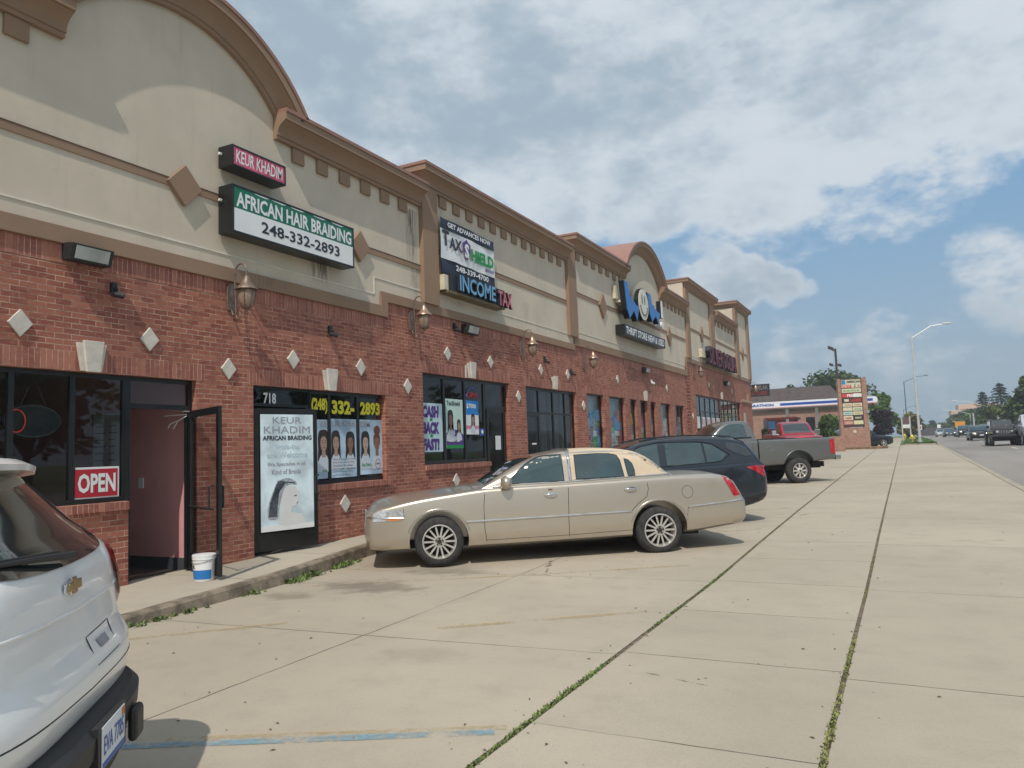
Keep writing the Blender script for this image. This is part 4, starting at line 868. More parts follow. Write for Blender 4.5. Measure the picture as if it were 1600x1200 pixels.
def smooth_poly_(pts, k=3):
    out = []; n = len(pts)
    for i in range(n):
        p0, p1, p2, p3 = pts[i - 1], pts[i], pts[(i + 1) % n], pts[(i + 2) % n]
        for j in range(k):
            t = j / k; out.append(tuple(0.5 * (2 * p1[a] + (-p0[a] + p2[a]) * t + (2 * p0[a] - 5 * p1[a] + 4 * p2[a] - p3[a]) * t * t + (-p0[a] + 3 * p1[a] - 3 * p2[a] + p3[a]) * t**3) for a in (0, 1)))
    return out
o = poster('window_poster', 'left sky blue portrait poster in the braiding shop window', 9.56, 9.98, 1.24, 2.22, GRAD)
woman(o, 9.88, 1.86, 1.15, SK[0]); lettering('KE', 9.80, 2.10, .15, .09, PX + .005, GREY_INK, o)
lettering('Specialty', 9.84, 1.34, .12, .05, PX + .005, GREEN_T, o)
o = poster('window_poster', 'middle sky blue poster with two long haired women and a list of styles', 10.07, 10.74, 1.24, 2.24, GRAD)
woman(o, 10.19, 1.86, 1.1, SK[0]); woman(o, 10.57, 1.85, 1.05, SK[1]); lettering('UR KHA', 10.09, 2.11, .62, .10, PX + .005, GREY_INK, o)
for k, s_ in enumerate(('Micro & Senegalese Twist', 'Kinky Twist - Nubian Twist', 'Tree Braids - Box Braids', 'Cornrows - Goddess', 'Eyelash Extension - Others', 'and much more.....')): lettering(s_, 10.11, 1.53 - k * .052, .59 - .04 * (k % 3), .034, PX + .005, INK, o, bold=.0)
o = poster('window_poster', 'right sky blue poster with two women, one with her hair in a high bun', 10.83, 11.50, 1.26, 2.24, GRAD)
woman(o, 10.99, 1.85, 1.1, SK[2]); woman(o, 11.32, 1.84, 1.1, SK[1], True); lettering('DIM', 10.85, 2.11, .28, .10, PX + .005, GREY_INK, o)
lettering('Any Style!', 10.87, 1.38, .26, .09, PX + .005, GREEN_T, o, shear=.2)
m = MB(); m.tube([(PX + .006, 11.34 + .075 * math.cos(R(a)), 1.44 + .085 * math.sin(R(a))) for a in range(0, 360, 20)], .006, 5, closed=True); m.build('badge_ring', flat('badge', (.2, .1, .06)), o, world=True)
lettering('100%', 11.29, 1.425, .10, .035, PX + .005, INK, o)
# poster on the ajar door (in the door's own frame)
o = thing('door_poster', 'tall pale blue braiding poster with a drawn long haired woman, on the ajar door', 'poster', (0, 0, 0)); o.matrix_basis = WM[d2.name].copy(); WM[o.name] = WM[d2.name].copy()
m = MB(); m.box(.10, 1.01, -.040, -.026, .52, 2.27); m.build('sheet', SKYB, o)
def dl(txt, u, z, w, h, mt, **k):
    m = MB(); put_text(m, txt, (u, -.041, z), EX, EZ, w, h, .003, **k); m.build('lettering', mt, o)
dl('KEUR', .30, 2.13, .50, .10, GREY_INK, bold=.0); dl('KHADIM', .15, 1.98, .80, .11, GREY_INK, bold=.0); dl('AFRICAN BRAIDING', .13, 1.875, .85, .07, INK, bold=.03)
FAINT = flat('faint_ink', (.48, .60, .66)); dl('Walk-Ins', .33, 1.74, .42, .07, FAINT); dl('are Welcome', .20, 1.61, .70, .09, FAINT)
dl('We Specialise in all', .20, 1.47, .66, .075, GREY_INK, bold=0.01); dl('Kind of Braids', .28, 1.36, .50, .075, GREY_INK, bold=0.01)
m = MB()
HD = plain('drawing_grey', (.34, .38, .42), .6, var=.35, scale=25)
def P2(poly, m, t=.0015, off=-.0415): m.prism([(a, b) for a, b in poly], (0, off, 0), EX, EZ, Vector((0, -1, 0)), t)
m = MB(); P2(smooth_poly_([(.31, 1.14), (.36, 1.235), (.46, 1.29), (.58, 1.295), (.68, 1.245), (.70, 1.19), (.60, 1.20), (.50, 1.16), (.455, 1.06), (.42, .95), (.39, .82), (.37, .70), (.29, .69), (.21, .71), (.205, .85), (.25, 1.0)]), m); m.build('drawn_hair', HD, o)
m = MB(); P2([(.46, 1.13), (.56, 1.185), (.68, 1.16), (.735, 1.08), (.73, .99), (.755, .95), (.72, .93), (.70, .88), (.62, .86), (.60, .78), (.80, .74), (.86, .60), (.50, .58), (.40, .62), (.42, .9), (.44, 1.02)], m); m.build('drawn_figure', flat('pale_skin', (.68, .69, .68)), o)
m = MB(); P2([(.66, 1.03), (.70, 1.035), (.70, 1.02), (.66, 1.015)], m, off=-.0435); P2([(.69, .915), (.73, .925), (.71, .905)], m, off=-.0435)
for k in range(26):
    u = k / 25; m.tube([(.68 - .10 * u, -.0435, 1.215 + .05 * u - .03 * u * u), (.52 - .14 * u, -.0435, 1.235 + .03 * u), (.40 - .09 * u, -.0435, 1.10), (.37 - .13 * u, -.0435, .92), (.355 - .135 * u, -.0435, .73)], .0016, 4)
m.build('drawn_lines', INK, o)
m = MB(); P2([(.10, .52), (1.01, .52), (1.01, .60), (.10, .60)], m, off=-.0405); m.build('bottom_strip', WHITE, o)

# tax office window
o = poster('window_poster', 'white poster with purple capitals reading CASH BACK FAST in the tax window', 12.80, 13.58, 1.62, 2.62, flat('icy', (.56, .70, .76)))
for k, s_ in enumerate(('CASH', 'BACK', 'FAST!')): lettering(s_, 12.82, 2.32 - k * .335, .62, .25, PX + .005, PURPLE, o, bold=.07, shear=.1)
m = MB()
for z in (2.25, 1.915): m.prism([(-.04, 0), (.04, 0), (.04, .03), (.07, .03), (0, .08), (-.07, .03), (-.04, .03)], (PX + .005, 13.15, z), EY, EZ, EX, .002)
m.build('green_arrow', GREEN_T, o, world=True)
o = poster('window_poster', 'tall pale green tax poster with a family photo and a purple foot', 13.72, 14.42, 1.68, 2.74, flat('mintgreen', (.55, .74, .66)))
m = MB(); m.prism([(0, .0), (.7, 0), (.7, .22), (.5, .32), (.3, .34), (.0, .26)], (PX + .0045, 13.72, 1.75), EY, EZ, EX, .0012); m.build('purple_panel', PURPLE, o, world=True)
m = MB(); m.box(PX + .0045, PX + .006, 13.72, 14.42, 1.68, 1.75); m.build('green_strip', GREEN_T, o, world=True)
lettering('TaxShield', 13.75, 2.60, .55, .10, PX + .005, INK, o, bold=.02); lettering('Cash Fast', 13.80, 1.82, .46, .12, PX + .0065, WHITE, o, bold=.03)
woman(o, 13.90, 2.32, 1.1, SK[1]); woman(o, 14.24, 2.18, .75, SK[0])
m = MB(); m.prism([(-.14, 0), (.14, 0), (.1, .2), (-.1, .2)], (PX + .005, 13.93, 1.98), EY, EZ, EX, .0012); m.prism([(-.1, 0), (.1, 0), (.07, .16), (-.07, .16)], (PX + .005, 14.24, 1.92), EY, EZ, EX, .0012); m.build('portrait_clothes', WHITE, o, world=True)
o = poster('window_poster', 'blue and white poster offering 7000 dollars beside the tax office door', 14.56, 15.12, 1.98, 2.74, WHITE)
m = MB(); m.box(PX + .0045, PX + .006, 14.56, 15.12, 2.42, 2.74); m.build('blue_panel', flat('bright_blue', (.01, .22, .62)), o, world=True)
m = MB(); m.box(PX + .0045, PX + .006, 14.56, 15.12, 2.10, 2.18); m.build('pink_strip', flat('rose', (.65, .25, .35)), o, world=True)
lettering('$7000', 14.58, 2.55, .42, .12, PX + .0065, WHITE, o, bold=.03)
woman(o, 14.86, 2.33, .7, SK[0])
t = thing('neon_sign', 'red arched neon OPEN sign above the blue and white poster', 'neon sign', (PX, 14.8, 2.78))
m = MB(); m.tube([(PX + .02, 14.84 + .27 * math.cos(R(a)), 2.80 + .22 * math.sin(R(a))) for a in range(0, 181, 12)], .009, 6); m.build('blue_arch', flat('neon_blue', (.05, .05, .3), emit=.2), t, world=True)
lettering('OPEN', 14.60, 2.80, .48, .13, PX + .015, flat('neon_red2', (.30, .03, .03), emit=.15), t, t=.01, bold=.02)
o = poster('notice', 'white paper notice taped to the tax office door', 15.86, 16.12, 1.62, 1.95, PAPER, x=GX + .03, cat='notice')
o = poster('sticker', 'round blue and white sticker low in the window beside the tax office door', 15.16, 15.38, 1.95, 2.12, BLUE_T, cat='sticker'); m = MB(); ell(m, PX + .005, 15.27, 2.04, .05, .05); m.build('emblem', WHITE, o, world=True)
# thrift window displays: painted panels and goods seen behind glass
pal = [(.02, .2, .45), (.45, .45, .42), (.5, .36, .05), (.10, .32, .12), (.42, .08, .06), (.05, .28, .5), (.35, .22, .12), (.6, .55, .5), (.45, .15, .3), (.1, .1, .12)]
names_ = ['tan', 'blue', 'grey']
for i, (a, b) in enumerate(TH):
    lab = ['leftmost thrift shop window display, blue panel beside shelves', 'thrift shop window display with an orange and green mural panel', 'narrow thrift shop display of blue packets, third window from the left', 'narrow dark thrift shop display, middle window of the seven', 'narrow thrift shop display, fifth window from the left', 'thrift shop display with a red and grey stack, second window from the right', 'rightmost thrift shop window display with a brown chair back'][i]
    t = thing('window_display', lab, 'window display', (-.5, (a + b) / 2, 1.3), group='displays in the thrift shop windows')
    rnd = random.Random(i + 3); n_ = 5 if b - a > 1 else 3; w = (b - a) / n_
    for k in range(n_):
        z = 1.3
        while z < 2.55:
            h_ = rnd.uniform(.16, .5); c = rnd.choice(pal)
            m = MB(); y = a + k * w + .02; m.box(-.27 - rnd.uniform(0, .02), -.19 + rnd.uniform(0, .04), y, y + w * rnd.uniform(.7, .96), z, z + h_ * .94)
            m.build('display_item', flat('disp%d' % pal.index(c), tuple(min(.8, q * 1.5 + .03) for q in c), var=.4, scale=12), t, world=True, bevel=.01); z += h_
    m = MB(); m.add([(-.32, a - .2, 1.3), (-.32, b + .2, 1.3), (-.32, b + .2, 3.3), (-.32, a - .2, 3.3)], [(0, 1, 2, 3)]); m.build('backdrop', plain('display_back', (.42, .52, .54), .8, var=.2), t, world=True)
for k in range(5):
    y = 35.6 + 1.08 * k
    o = poster('window_poster', ['pale sheet in the first pane of the maroon lettered unit', 'white sheet with red marks, second pane of the maroon lettered unit', 'white sheet with red stripes, third pane of the last unit', 'white and red sheet, fourth pane of the last unit', 'white sheet, fifth pane of the last unit'][k], y, y + .72, 2.15 if k else 2.3, 2.85, PAPER)
    if k:
        m = MB(); m.box(PX + .005, PX + .006, y + .1, y + .2, 2.2, 2.8); m.box(PX + .005, PX + .006, y + .4, y + .5, 2.2, 2.8); m.build('red_marks', RED_S, o, world=True)
m = MB(); m.box(0, .03, 47.0, 47.6, 2.5, 3.3); m.build('notice', plain('wallnotice', (.45, .42, .34), .7), label='pale notice board on the brick pier near the far corner', cat='notice')

# pail
px_, py_ = grd(319, 907, WZ(6.8)); t = thing('paint_pail', 'white plastic pail with a blue paint label at the foot of the open door', 'pail', (px_, py_, WZ(6.8)))
m = MB(); m.lathe([(.001, 0), (.112, 0), (.116, .01), (.132, .26), (.138, .262), (.138, .285), (.136, .288), (.140, .29), (.140, .315), (.135, .32), (.001, .312)], (0, 0, 0), 'Z', 30); m.build('bucket', plain('pail_white', (.74, .75, .75), .4, var=.05), t, smooth=40)
def band_(z0, z1, r0, r1, mt, nm):
    m = MB(); v = []; n_ = 20
    for j, (z, r) in enumerate(((z0, r0), (z1, r1))):
        for i in range(n_ + 1): a = R(-150 + 150 * i / n_); v.append((r * math.cos(a), r * math.sin(a), z))
    m.add(v, [(i, i + 1, n_ + 2 + i, n_ + 1 + i) for i in range(n_)]); m.build(nm, mt, t, smooth=60)
band_(.03, .14, .1205, .1275, flat('label_blue', (.02, .18, .50)), 'blue_label'); band_(.14, .22, .1275, .1315, WHITE, 'white_label')
m = MB(); put_text(m, 'KILZ', (-.035, -.1335, .155), Vector((.95, .3, 0)), EZ, .085, .05, .002, bold=.04); m.build('lettering', INK, t)
m = MB(); m.tube([(.138 * math.cos(R(a)), .138 * math.sin(R(a)), .27 - .05 * math.sin(R(a + 180)) if a > 180 else .27) for a in range(180, 361, 12)], .003, 5); m.build('handle', GREY_INK, t)

# ------------------------------------------------------------------ vehicles
def paint(name, col, metal=0.55, rough=0.32, dirt=0.15):
    m, n, b = mk(name); o = n.obj(); x, y, z = n.sep(o)
    fl = n.noise(o, 900, 2); c = n.mix(n.ramp(fl, 0.4, 0.6), tuple(k * 0.93 for k in col), tuple(min(1, k * 1.07) for k in col))
    du = n.math('MULTIPLY', n.math('MULTIPLY', n.ramp(z, 0.65, 0.2), n.ramp(n.noise(o, 3, 4), 0.3, 0.7)), dirt * 3)
    c = n.mix(du, c, (0.22, 0.18, 0.14)); c = n.mix(n.math('MULTIPLY', n.ramp(n.noise(o, 6, 5, .7), .55, .8), dirt), c, (0.25, 0.22, 0.18))
    n.put(b.inputs['Base Color'], c); b.inputs['Metallic'].default_value = metal
    n.put(b.inputs['Roughness'], n.math('ADD', rough, n.math('MULTIPLY', n.noise(o, 7, 4), 0.12)))
    b.inputs['Coat Weight'].default_value = 0.7; n.put(b.inputs['Coat Roughness'], n.math('ADD', 0.03, n.math('MULTIPLY', n.ramp(n.noise(o, 5, 4), .4, .8), .18)))
    n.put(b.inputs['Normal'], n.bump(n.noise(o, 1.3, 2), 0.06, 0.03)); return m
CHROME = plain('chrome', (0.72, 0.72, 0.72), 0.12, metal=1.0, var=.1); ALLOY = plain('alloy', (0.60, 0.58, 0.54), 0.35, metal=0.55, var=.1, scale=10)
TYRE = plain('tyre', (0.035, 0.034, 0.033), 0.85, var=.35, scale=12, bump=.3, bscale=60); RUBBER = plain('rubber_trim', (0.015, 0.015, 0.015), 0.6)
def cglass(name, col, rough=.03):
    m = plain(name, col, rough, var=.25, scale=2.0, spec=.9); m.node_tree.nodes['Principled BSDF'].inputs['Coat Weight'].default_value = 1.0; return m
CG = cglass('car_glass', (0.022, 0.05, 0.055)); CG2 = cglass('car_glass_dark', (0.012, 0.018, 0.022)); WSG = cglass('windscreen', (0.03, 0.035, 0.028))
LAMPC = plain('headlamp', (0.62, 0.63, 0.62), 0.12, metal=.5, var=.3, scale=25, coat=1); LAMPR = plain('tail_lamp', (0.42, 0.012, 0.02), 0.15, var=.25, scale=20, coat=1); LAMPO = plain('amber', (0.65, 0.22, 0.05), .2, coat=1, var=.1)
HLON = plain('headlamp_lit', (1.0, 0.85, 0.65), .2, emit=1.2)

def interp(pts, x):
    if x <= pts[0][0]: return pts[0][1]
    for i in range(len(pts) - 1):
        (a, va), (b, vb) = pts[i], pts[i + 1]
        if x <= b:
            u = (x - a) / (b - a)
            def sl(j):
                if j <= 0 or j >= len(pts) - 1: return 0.0 if 0 < j else (pts[1][1] - pts[0][1]) / (pts[1][0] - pts[0][0]) if j <= 0 else 0
                d0 = (pts[j][1] - pts[j - 1][1]) / (pts[j][0] - pts[j - 1][0]); d1 = (pts[j + 1][1] - pts[j][1]) / (pts[j + 1][0] - pts[j][0])
                return 0 if d0 * d1 <= 0 else 2 * d0 * d1 / (d0 + d1)
            if i == len(pts) - 2: s1 = (vb - va) / (b - a)
            else: s1 = sl(i + 1)
            s0 = sl(i); h = b - a
            return va * (2 * u**3 - 3 * u * u + 1) + vb * (3 * u * u - 2 * u**3) + s0 * h * (u**3 - 2 * u * u + u) + s1 * h * (u**3 - u * u)
    return pts[-1][1]
def stations(x0, x1, n, e=0.10):
    xs = [x0 + (x1 - x0) * i / n for i in range(n + 1)]
    for k in (.0, .006, .02, .045, .08): xs += [x0 + k, x1 - k]
    return sorted(set(round(x, 4) for x in xs))
def body_loft(L0, L1, W, plan, top, side, bot, n=44, crown=.02, tuck=.07, cut=None, flare=0.0):
    rings = []
    for x in stations(L0, L1, n):
        w = interp(plan, x) * W; t = interp(top, x); s = interp(side, x); b = interp(bot, x); s = min(s, t - .012)
        half = [(0, b), (.6 * w, b), (w - .10, b + .005), (w - .035, b + .04)]
        zm = b + (s - b) * .42
        for k in range(1, 9):
            z = b + .05 + (s - .05 - b - .05) * k / 8; u = (z - zm) / max(.05, (s - b)); yy = w * (1 - tuck * (u * u * (1.0 if u > 0 else 1.4)))
            half.append((yy, z))
        ys = half[-1][0]
        half += [(ys - .006, s - .022), (ys - .022, s - .005), (ys - .055, s + .004)]
        yb = ys - .055
        for k in range(1, 7):
            u = k / 6; half.append((yb * (1 - u), s + .004 + (t - s - .004) * math.sin(u * math.pi / 2) ** .9))
        ring = [(x, -y, z) for y, z in half] + [(x, y, z) for y, z in half[-2:0:-1]]
        rings.append(ring)
    mb = MB(); mb.loft(rings); return mb
def cabin_loft(x0, x1, base, roof, wb, tum, rad=.14, crown=.035, n=40):
    rings = []
    for i in range(n + 1):
        x = x0 + (x1 - x0) * i / n; z0 = interp(base, x) - .05; z1 = max(interp(roof, x), z0 + .02); w = interp(wb, x); h = z1 - z0
        r = min(rad, h * .45); half = []
        for k in range(6): z = z0 + (h - r) * k / 5; half.append((w - tum * (z - z0), z))
        ys = half[-1][0]
        for k in range(1, 6):
            a = math.pi / 2 * k / 5; half.append((ys - r * 1.1 * (1 - math.cos(a)) - tum * r * .5 * math.sin(a), z0 + h - r + (r - crown * .5) * math.sin(a)))
        yt, zt = half[-1]
        for k in range(1, 5): u = k / 4; half.append((yt * (1 - u), zt + crown * .5 * math.sin(u * math.pi / 2)))
        rings.append([(x, -y, z) for y, z in half] + [(x, y, z) for y, z in half[-2::-1]])
    mb = MB(); mb.loft(rings); return mb
def boolean_arches(me, wheels, r, w, depth=.42):
    a = bpy.data.objects.new('a', me); COL.objects.link(a); tmp = [a]
    for x in wheels:
        for s in (-1, 1):
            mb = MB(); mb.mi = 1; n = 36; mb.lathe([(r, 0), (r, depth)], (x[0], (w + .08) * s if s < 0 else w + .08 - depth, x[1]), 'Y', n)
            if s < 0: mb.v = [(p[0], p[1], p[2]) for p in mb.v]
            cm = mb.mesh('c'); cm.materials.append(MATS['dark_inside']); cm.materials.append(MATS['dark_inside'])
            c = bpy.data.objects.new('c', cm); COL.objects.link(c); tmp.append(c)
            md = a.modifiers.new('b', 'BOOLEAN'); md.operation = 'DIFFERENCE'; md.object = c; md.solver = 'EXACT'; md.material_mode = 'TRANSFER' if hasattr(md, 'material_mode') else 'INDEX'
    bpy.context.view_layer.update()
    new = bpy.data.meshes.new_from_object(a.evaluated_get(bpy.context.evaluated_depsgraph_get()))
    for t in tmp: bpy.data.objects.remove(t)
    return new
class Skin:
    """projects outlines onto a body surface so that lamps, panes and trim follow it"""
    def __init__(s, meshes):
        v, f = [], []
        for me in meshes:
            o = len(v); v += [x.co.copy() for x in me.vertices]; f += [tuple(i + o for i in p.vertices) for p in me.polygons]
        s.b = BVHTree.FromPolygons(v, f)
    def hit(s, u, v, side, off):
        if side in ('L', 'R'):
            sg = -1 if side == 'L' else 1; o = Vector((u, 5 * sg, v)); d = Vector((0, -sg, 0))
        elif side == 'F': o = Vector((-6, u, v)); d = Vector((1, 0, 0))
        elif side == 'B': o = Vector((12, u, v)); d = Vector((-1, 0, 0))
        elif side == 'T': o = Vector((u, v, 5)); d = Vector((0, 0, -1))
        h = s.b.ray_cast(o, d)
        if h[0] is None:
            h = s.b.find_nearest(o + d * 4); n = h[1] if h[1] is not None else -d
            p = h[0]
        else: p, n = h[0], h[1]
        if n.dot(d) > 0: n = -n
        return p + (n * .4 - d * .6).normalized() * off
    def patch(s, poly, side, off=.004, step=.06, thick=.0):
        bm = bmesh.new(); bm.faces.new([bm.verts.new((u, v, 0)) for u, v in poly])
        us = [p[0] for p in poly]; vs = [p[1] for p in poly]
        for ax, lo, hi in ((0, min(us), max(us)), (1, min(vs), max(vs))):
            k = max(1, int((hi - lo) / step))
            for i in range(1, k):
                c = lo + (hi - lo) * i / k
                bmesh.ops.bisect_plane(bm, geom=bm.verts[:] + bm.edges[:] + bm.faces[:], plane_co=((c, 0, 0) if ax == 0 else (0, c, 0)), plane_no=((1, 0, 0) if ax == 0 else (0, 1, 0)))
        bmesh.ops.triangulate(bm, faces=[f for f in bm.faces if len(f.verts) > 4])
        bm.verts.index_update(); mb = MB(); mb.add([s.hit(v.co.x, v.co.y, side, off) for v in bm.verts], [tuple(v.index for v in f.verts) for f in bm.faces]); bm.free(); return mb
    def line(s, path, side, r, off=0.0, step=.05, n=6, closed=False, mb=None):
        pts = []; P = path + ([path[0]] if closed else [])
        for (a, b), (c, d) in zip(P, P[1:]):
            k = max(1, int(math.hypot(c - a, d - b) / step))
            for i in range(k): pts.append(s.hit(a + (c - a) * i / k, b + (d - b) * i / k, side, off))
        if not closed: pts.append(s.hit(P[-1][0], P[-1][1], side, off))
        mb = mb or MB(); mb.tube(pts, r, n, closed=closed); return mb
def smooth_poly(pts, k=4, closed=True):
    out = []; n = len(pts)
    for i in range(n if closed else n - 1):
        p0, p1, p2, p3 = pts[(i - 1) % n] if closed or i > 0 else pts[0], pts[i], pts[(i + 1) % n], pts[(i + 2) % n] if closed or i < n - 2 else pts[-1]
        for j in range(k):
            t = j / k; out.append(tuple(0.5 * (2 * p1[a] + (-p0[a] + p2[a]) * t + (2 * p0[a] - 5 * p1[a] + 4 * p2[a] - p3[a]) * t * t + (-p0[a] + 3 * p1[a] - 3 * p2[a] + p3[a]) * t**3) for a in (0, 1)))
    if not closed: out.append(pts[-1])
    return out
def wheel(parent, x, y, z, r, rr, w, sgn, rimmat, spokes=14, style='fine', res=36):
    m = MB(); y0 = y; hw = w / 2
    prof = [(rr - .01, -hw + .01), (rr + .01, -hw), (r - .05, -hw - .004), (r - .015, -hw + .03), (r, -hw + .05), (r, hw - .05), (r - .015, hw - .03), (r - .05, hw + .004), (rr + .01, hw), (rr - .01, hw - .01)]
    m.lathe(prof, (0, 0, 0), 'Y', res, caps=False); t = m.build('wheel', TYRE, parent, smooth=50, loc=(x, y, z))
    m = MB(); f = sgn * (hw - .02); e = lambda q: sgn * q
    m.lathe([(rr + .004, e(hw + .002)), (rr - .012, e(hw + .004)), (rr - .022, e(hw - .03)), (rr - .03, e(-hw * .2))], (0, 0, 0), 'Y', res, caps=False)
    if style == 'fine':
        for k in range(spokes):
            a = 2 * math.pi * k / spokes; ca, sa = math.cos(a), math.sin(a)
            for_ = Vector((ca, 0, sa)); tn = Vector((-sa, 0, ca)); c = for_ * (rr * .62) + Vector((0, e(hw - .03), 0))
            m.obox(c, for_, tn, (0, 1, 0), rr * .33, rr * .052, .012)
        m.lathe([(rr * .34, e(hw - .055)), (rr * .33, e(hw - .012)), (rr * .26, e(hw - .012)), (rr * .24, e(hw - .03)), (.001, e(hw - .03))], (0, 0, 0), 'Y', 24)
    else:
        for k in range(spokes):
            a = 2 * math.pi * k / spokes; for_ = Vector((math.cos(a), 0, math.sin(a))); tn = Vector((-math.sin(a), 0, math.cos(a)))
            c = for_ * (rr * .6) + Vector((0, e(hw - .035), 0)); m.obox(c, for_, tn, (0, 1, 0), rr * .38, rr * .12, .014)
        m.lathe([(rr * .36, e(hw - .05)), (rr * .34, e(hw - .01)), (rr * .15, e(hw + .01)), (.001, e(hw + .012))], (0, 0, 0), 'Y', 24)
    m.build('rim', rimmat, t, smooth=35)
    m = MB(); m.lathe([(rr - .02, e(-hw * .25)), (.001, e(-hw * .25))], (0, 0, 0), 'Y', 24); m.lathe([(.001, e(hw - .008 if style == 'fine' else hw + .02)), (rr * .13, e(hw - .010 if style == 'fine' else hw + .018)), (rr * .14, e(hw - .03))], (0, 0, 0), 'Y', 16)
    for k in range(5): a = 2 * math.pi * k / 5 + .3; m.lathe([(.011, e(hw - .028)), (.011, e(hw - .008))], (rr * .2 * math.cos(a), 0, rr * .2 * math.sin(a)), 'Y', 8)
    m.build('hub', plain('hub_dark', (.03, .022, .018), .7), t); return t
def finish_body(mb, name, mats, root, wheels=None, r=.4, w=1.0, sm=32):
    me = mb.mesh(name)
    if wheels:
        for m in mats: me.materials.append(m)
        me = boolean_arches(me, wheels, r, w); me.name = name; me.materials.clear()
    return me

CARDIR = math.atan2(1.84, 2.62)
def car_root(name, label, cat, near_front, W, ang=CARDIR, group=None, zoff=0.0):
    x, y = near_front; c = (x - math.sin(ang) * W, y + math.cos(ang) * W)
    return thing(name, label, cat, (c[0], c[1], gz(c[1]) + zoff), ang, group)

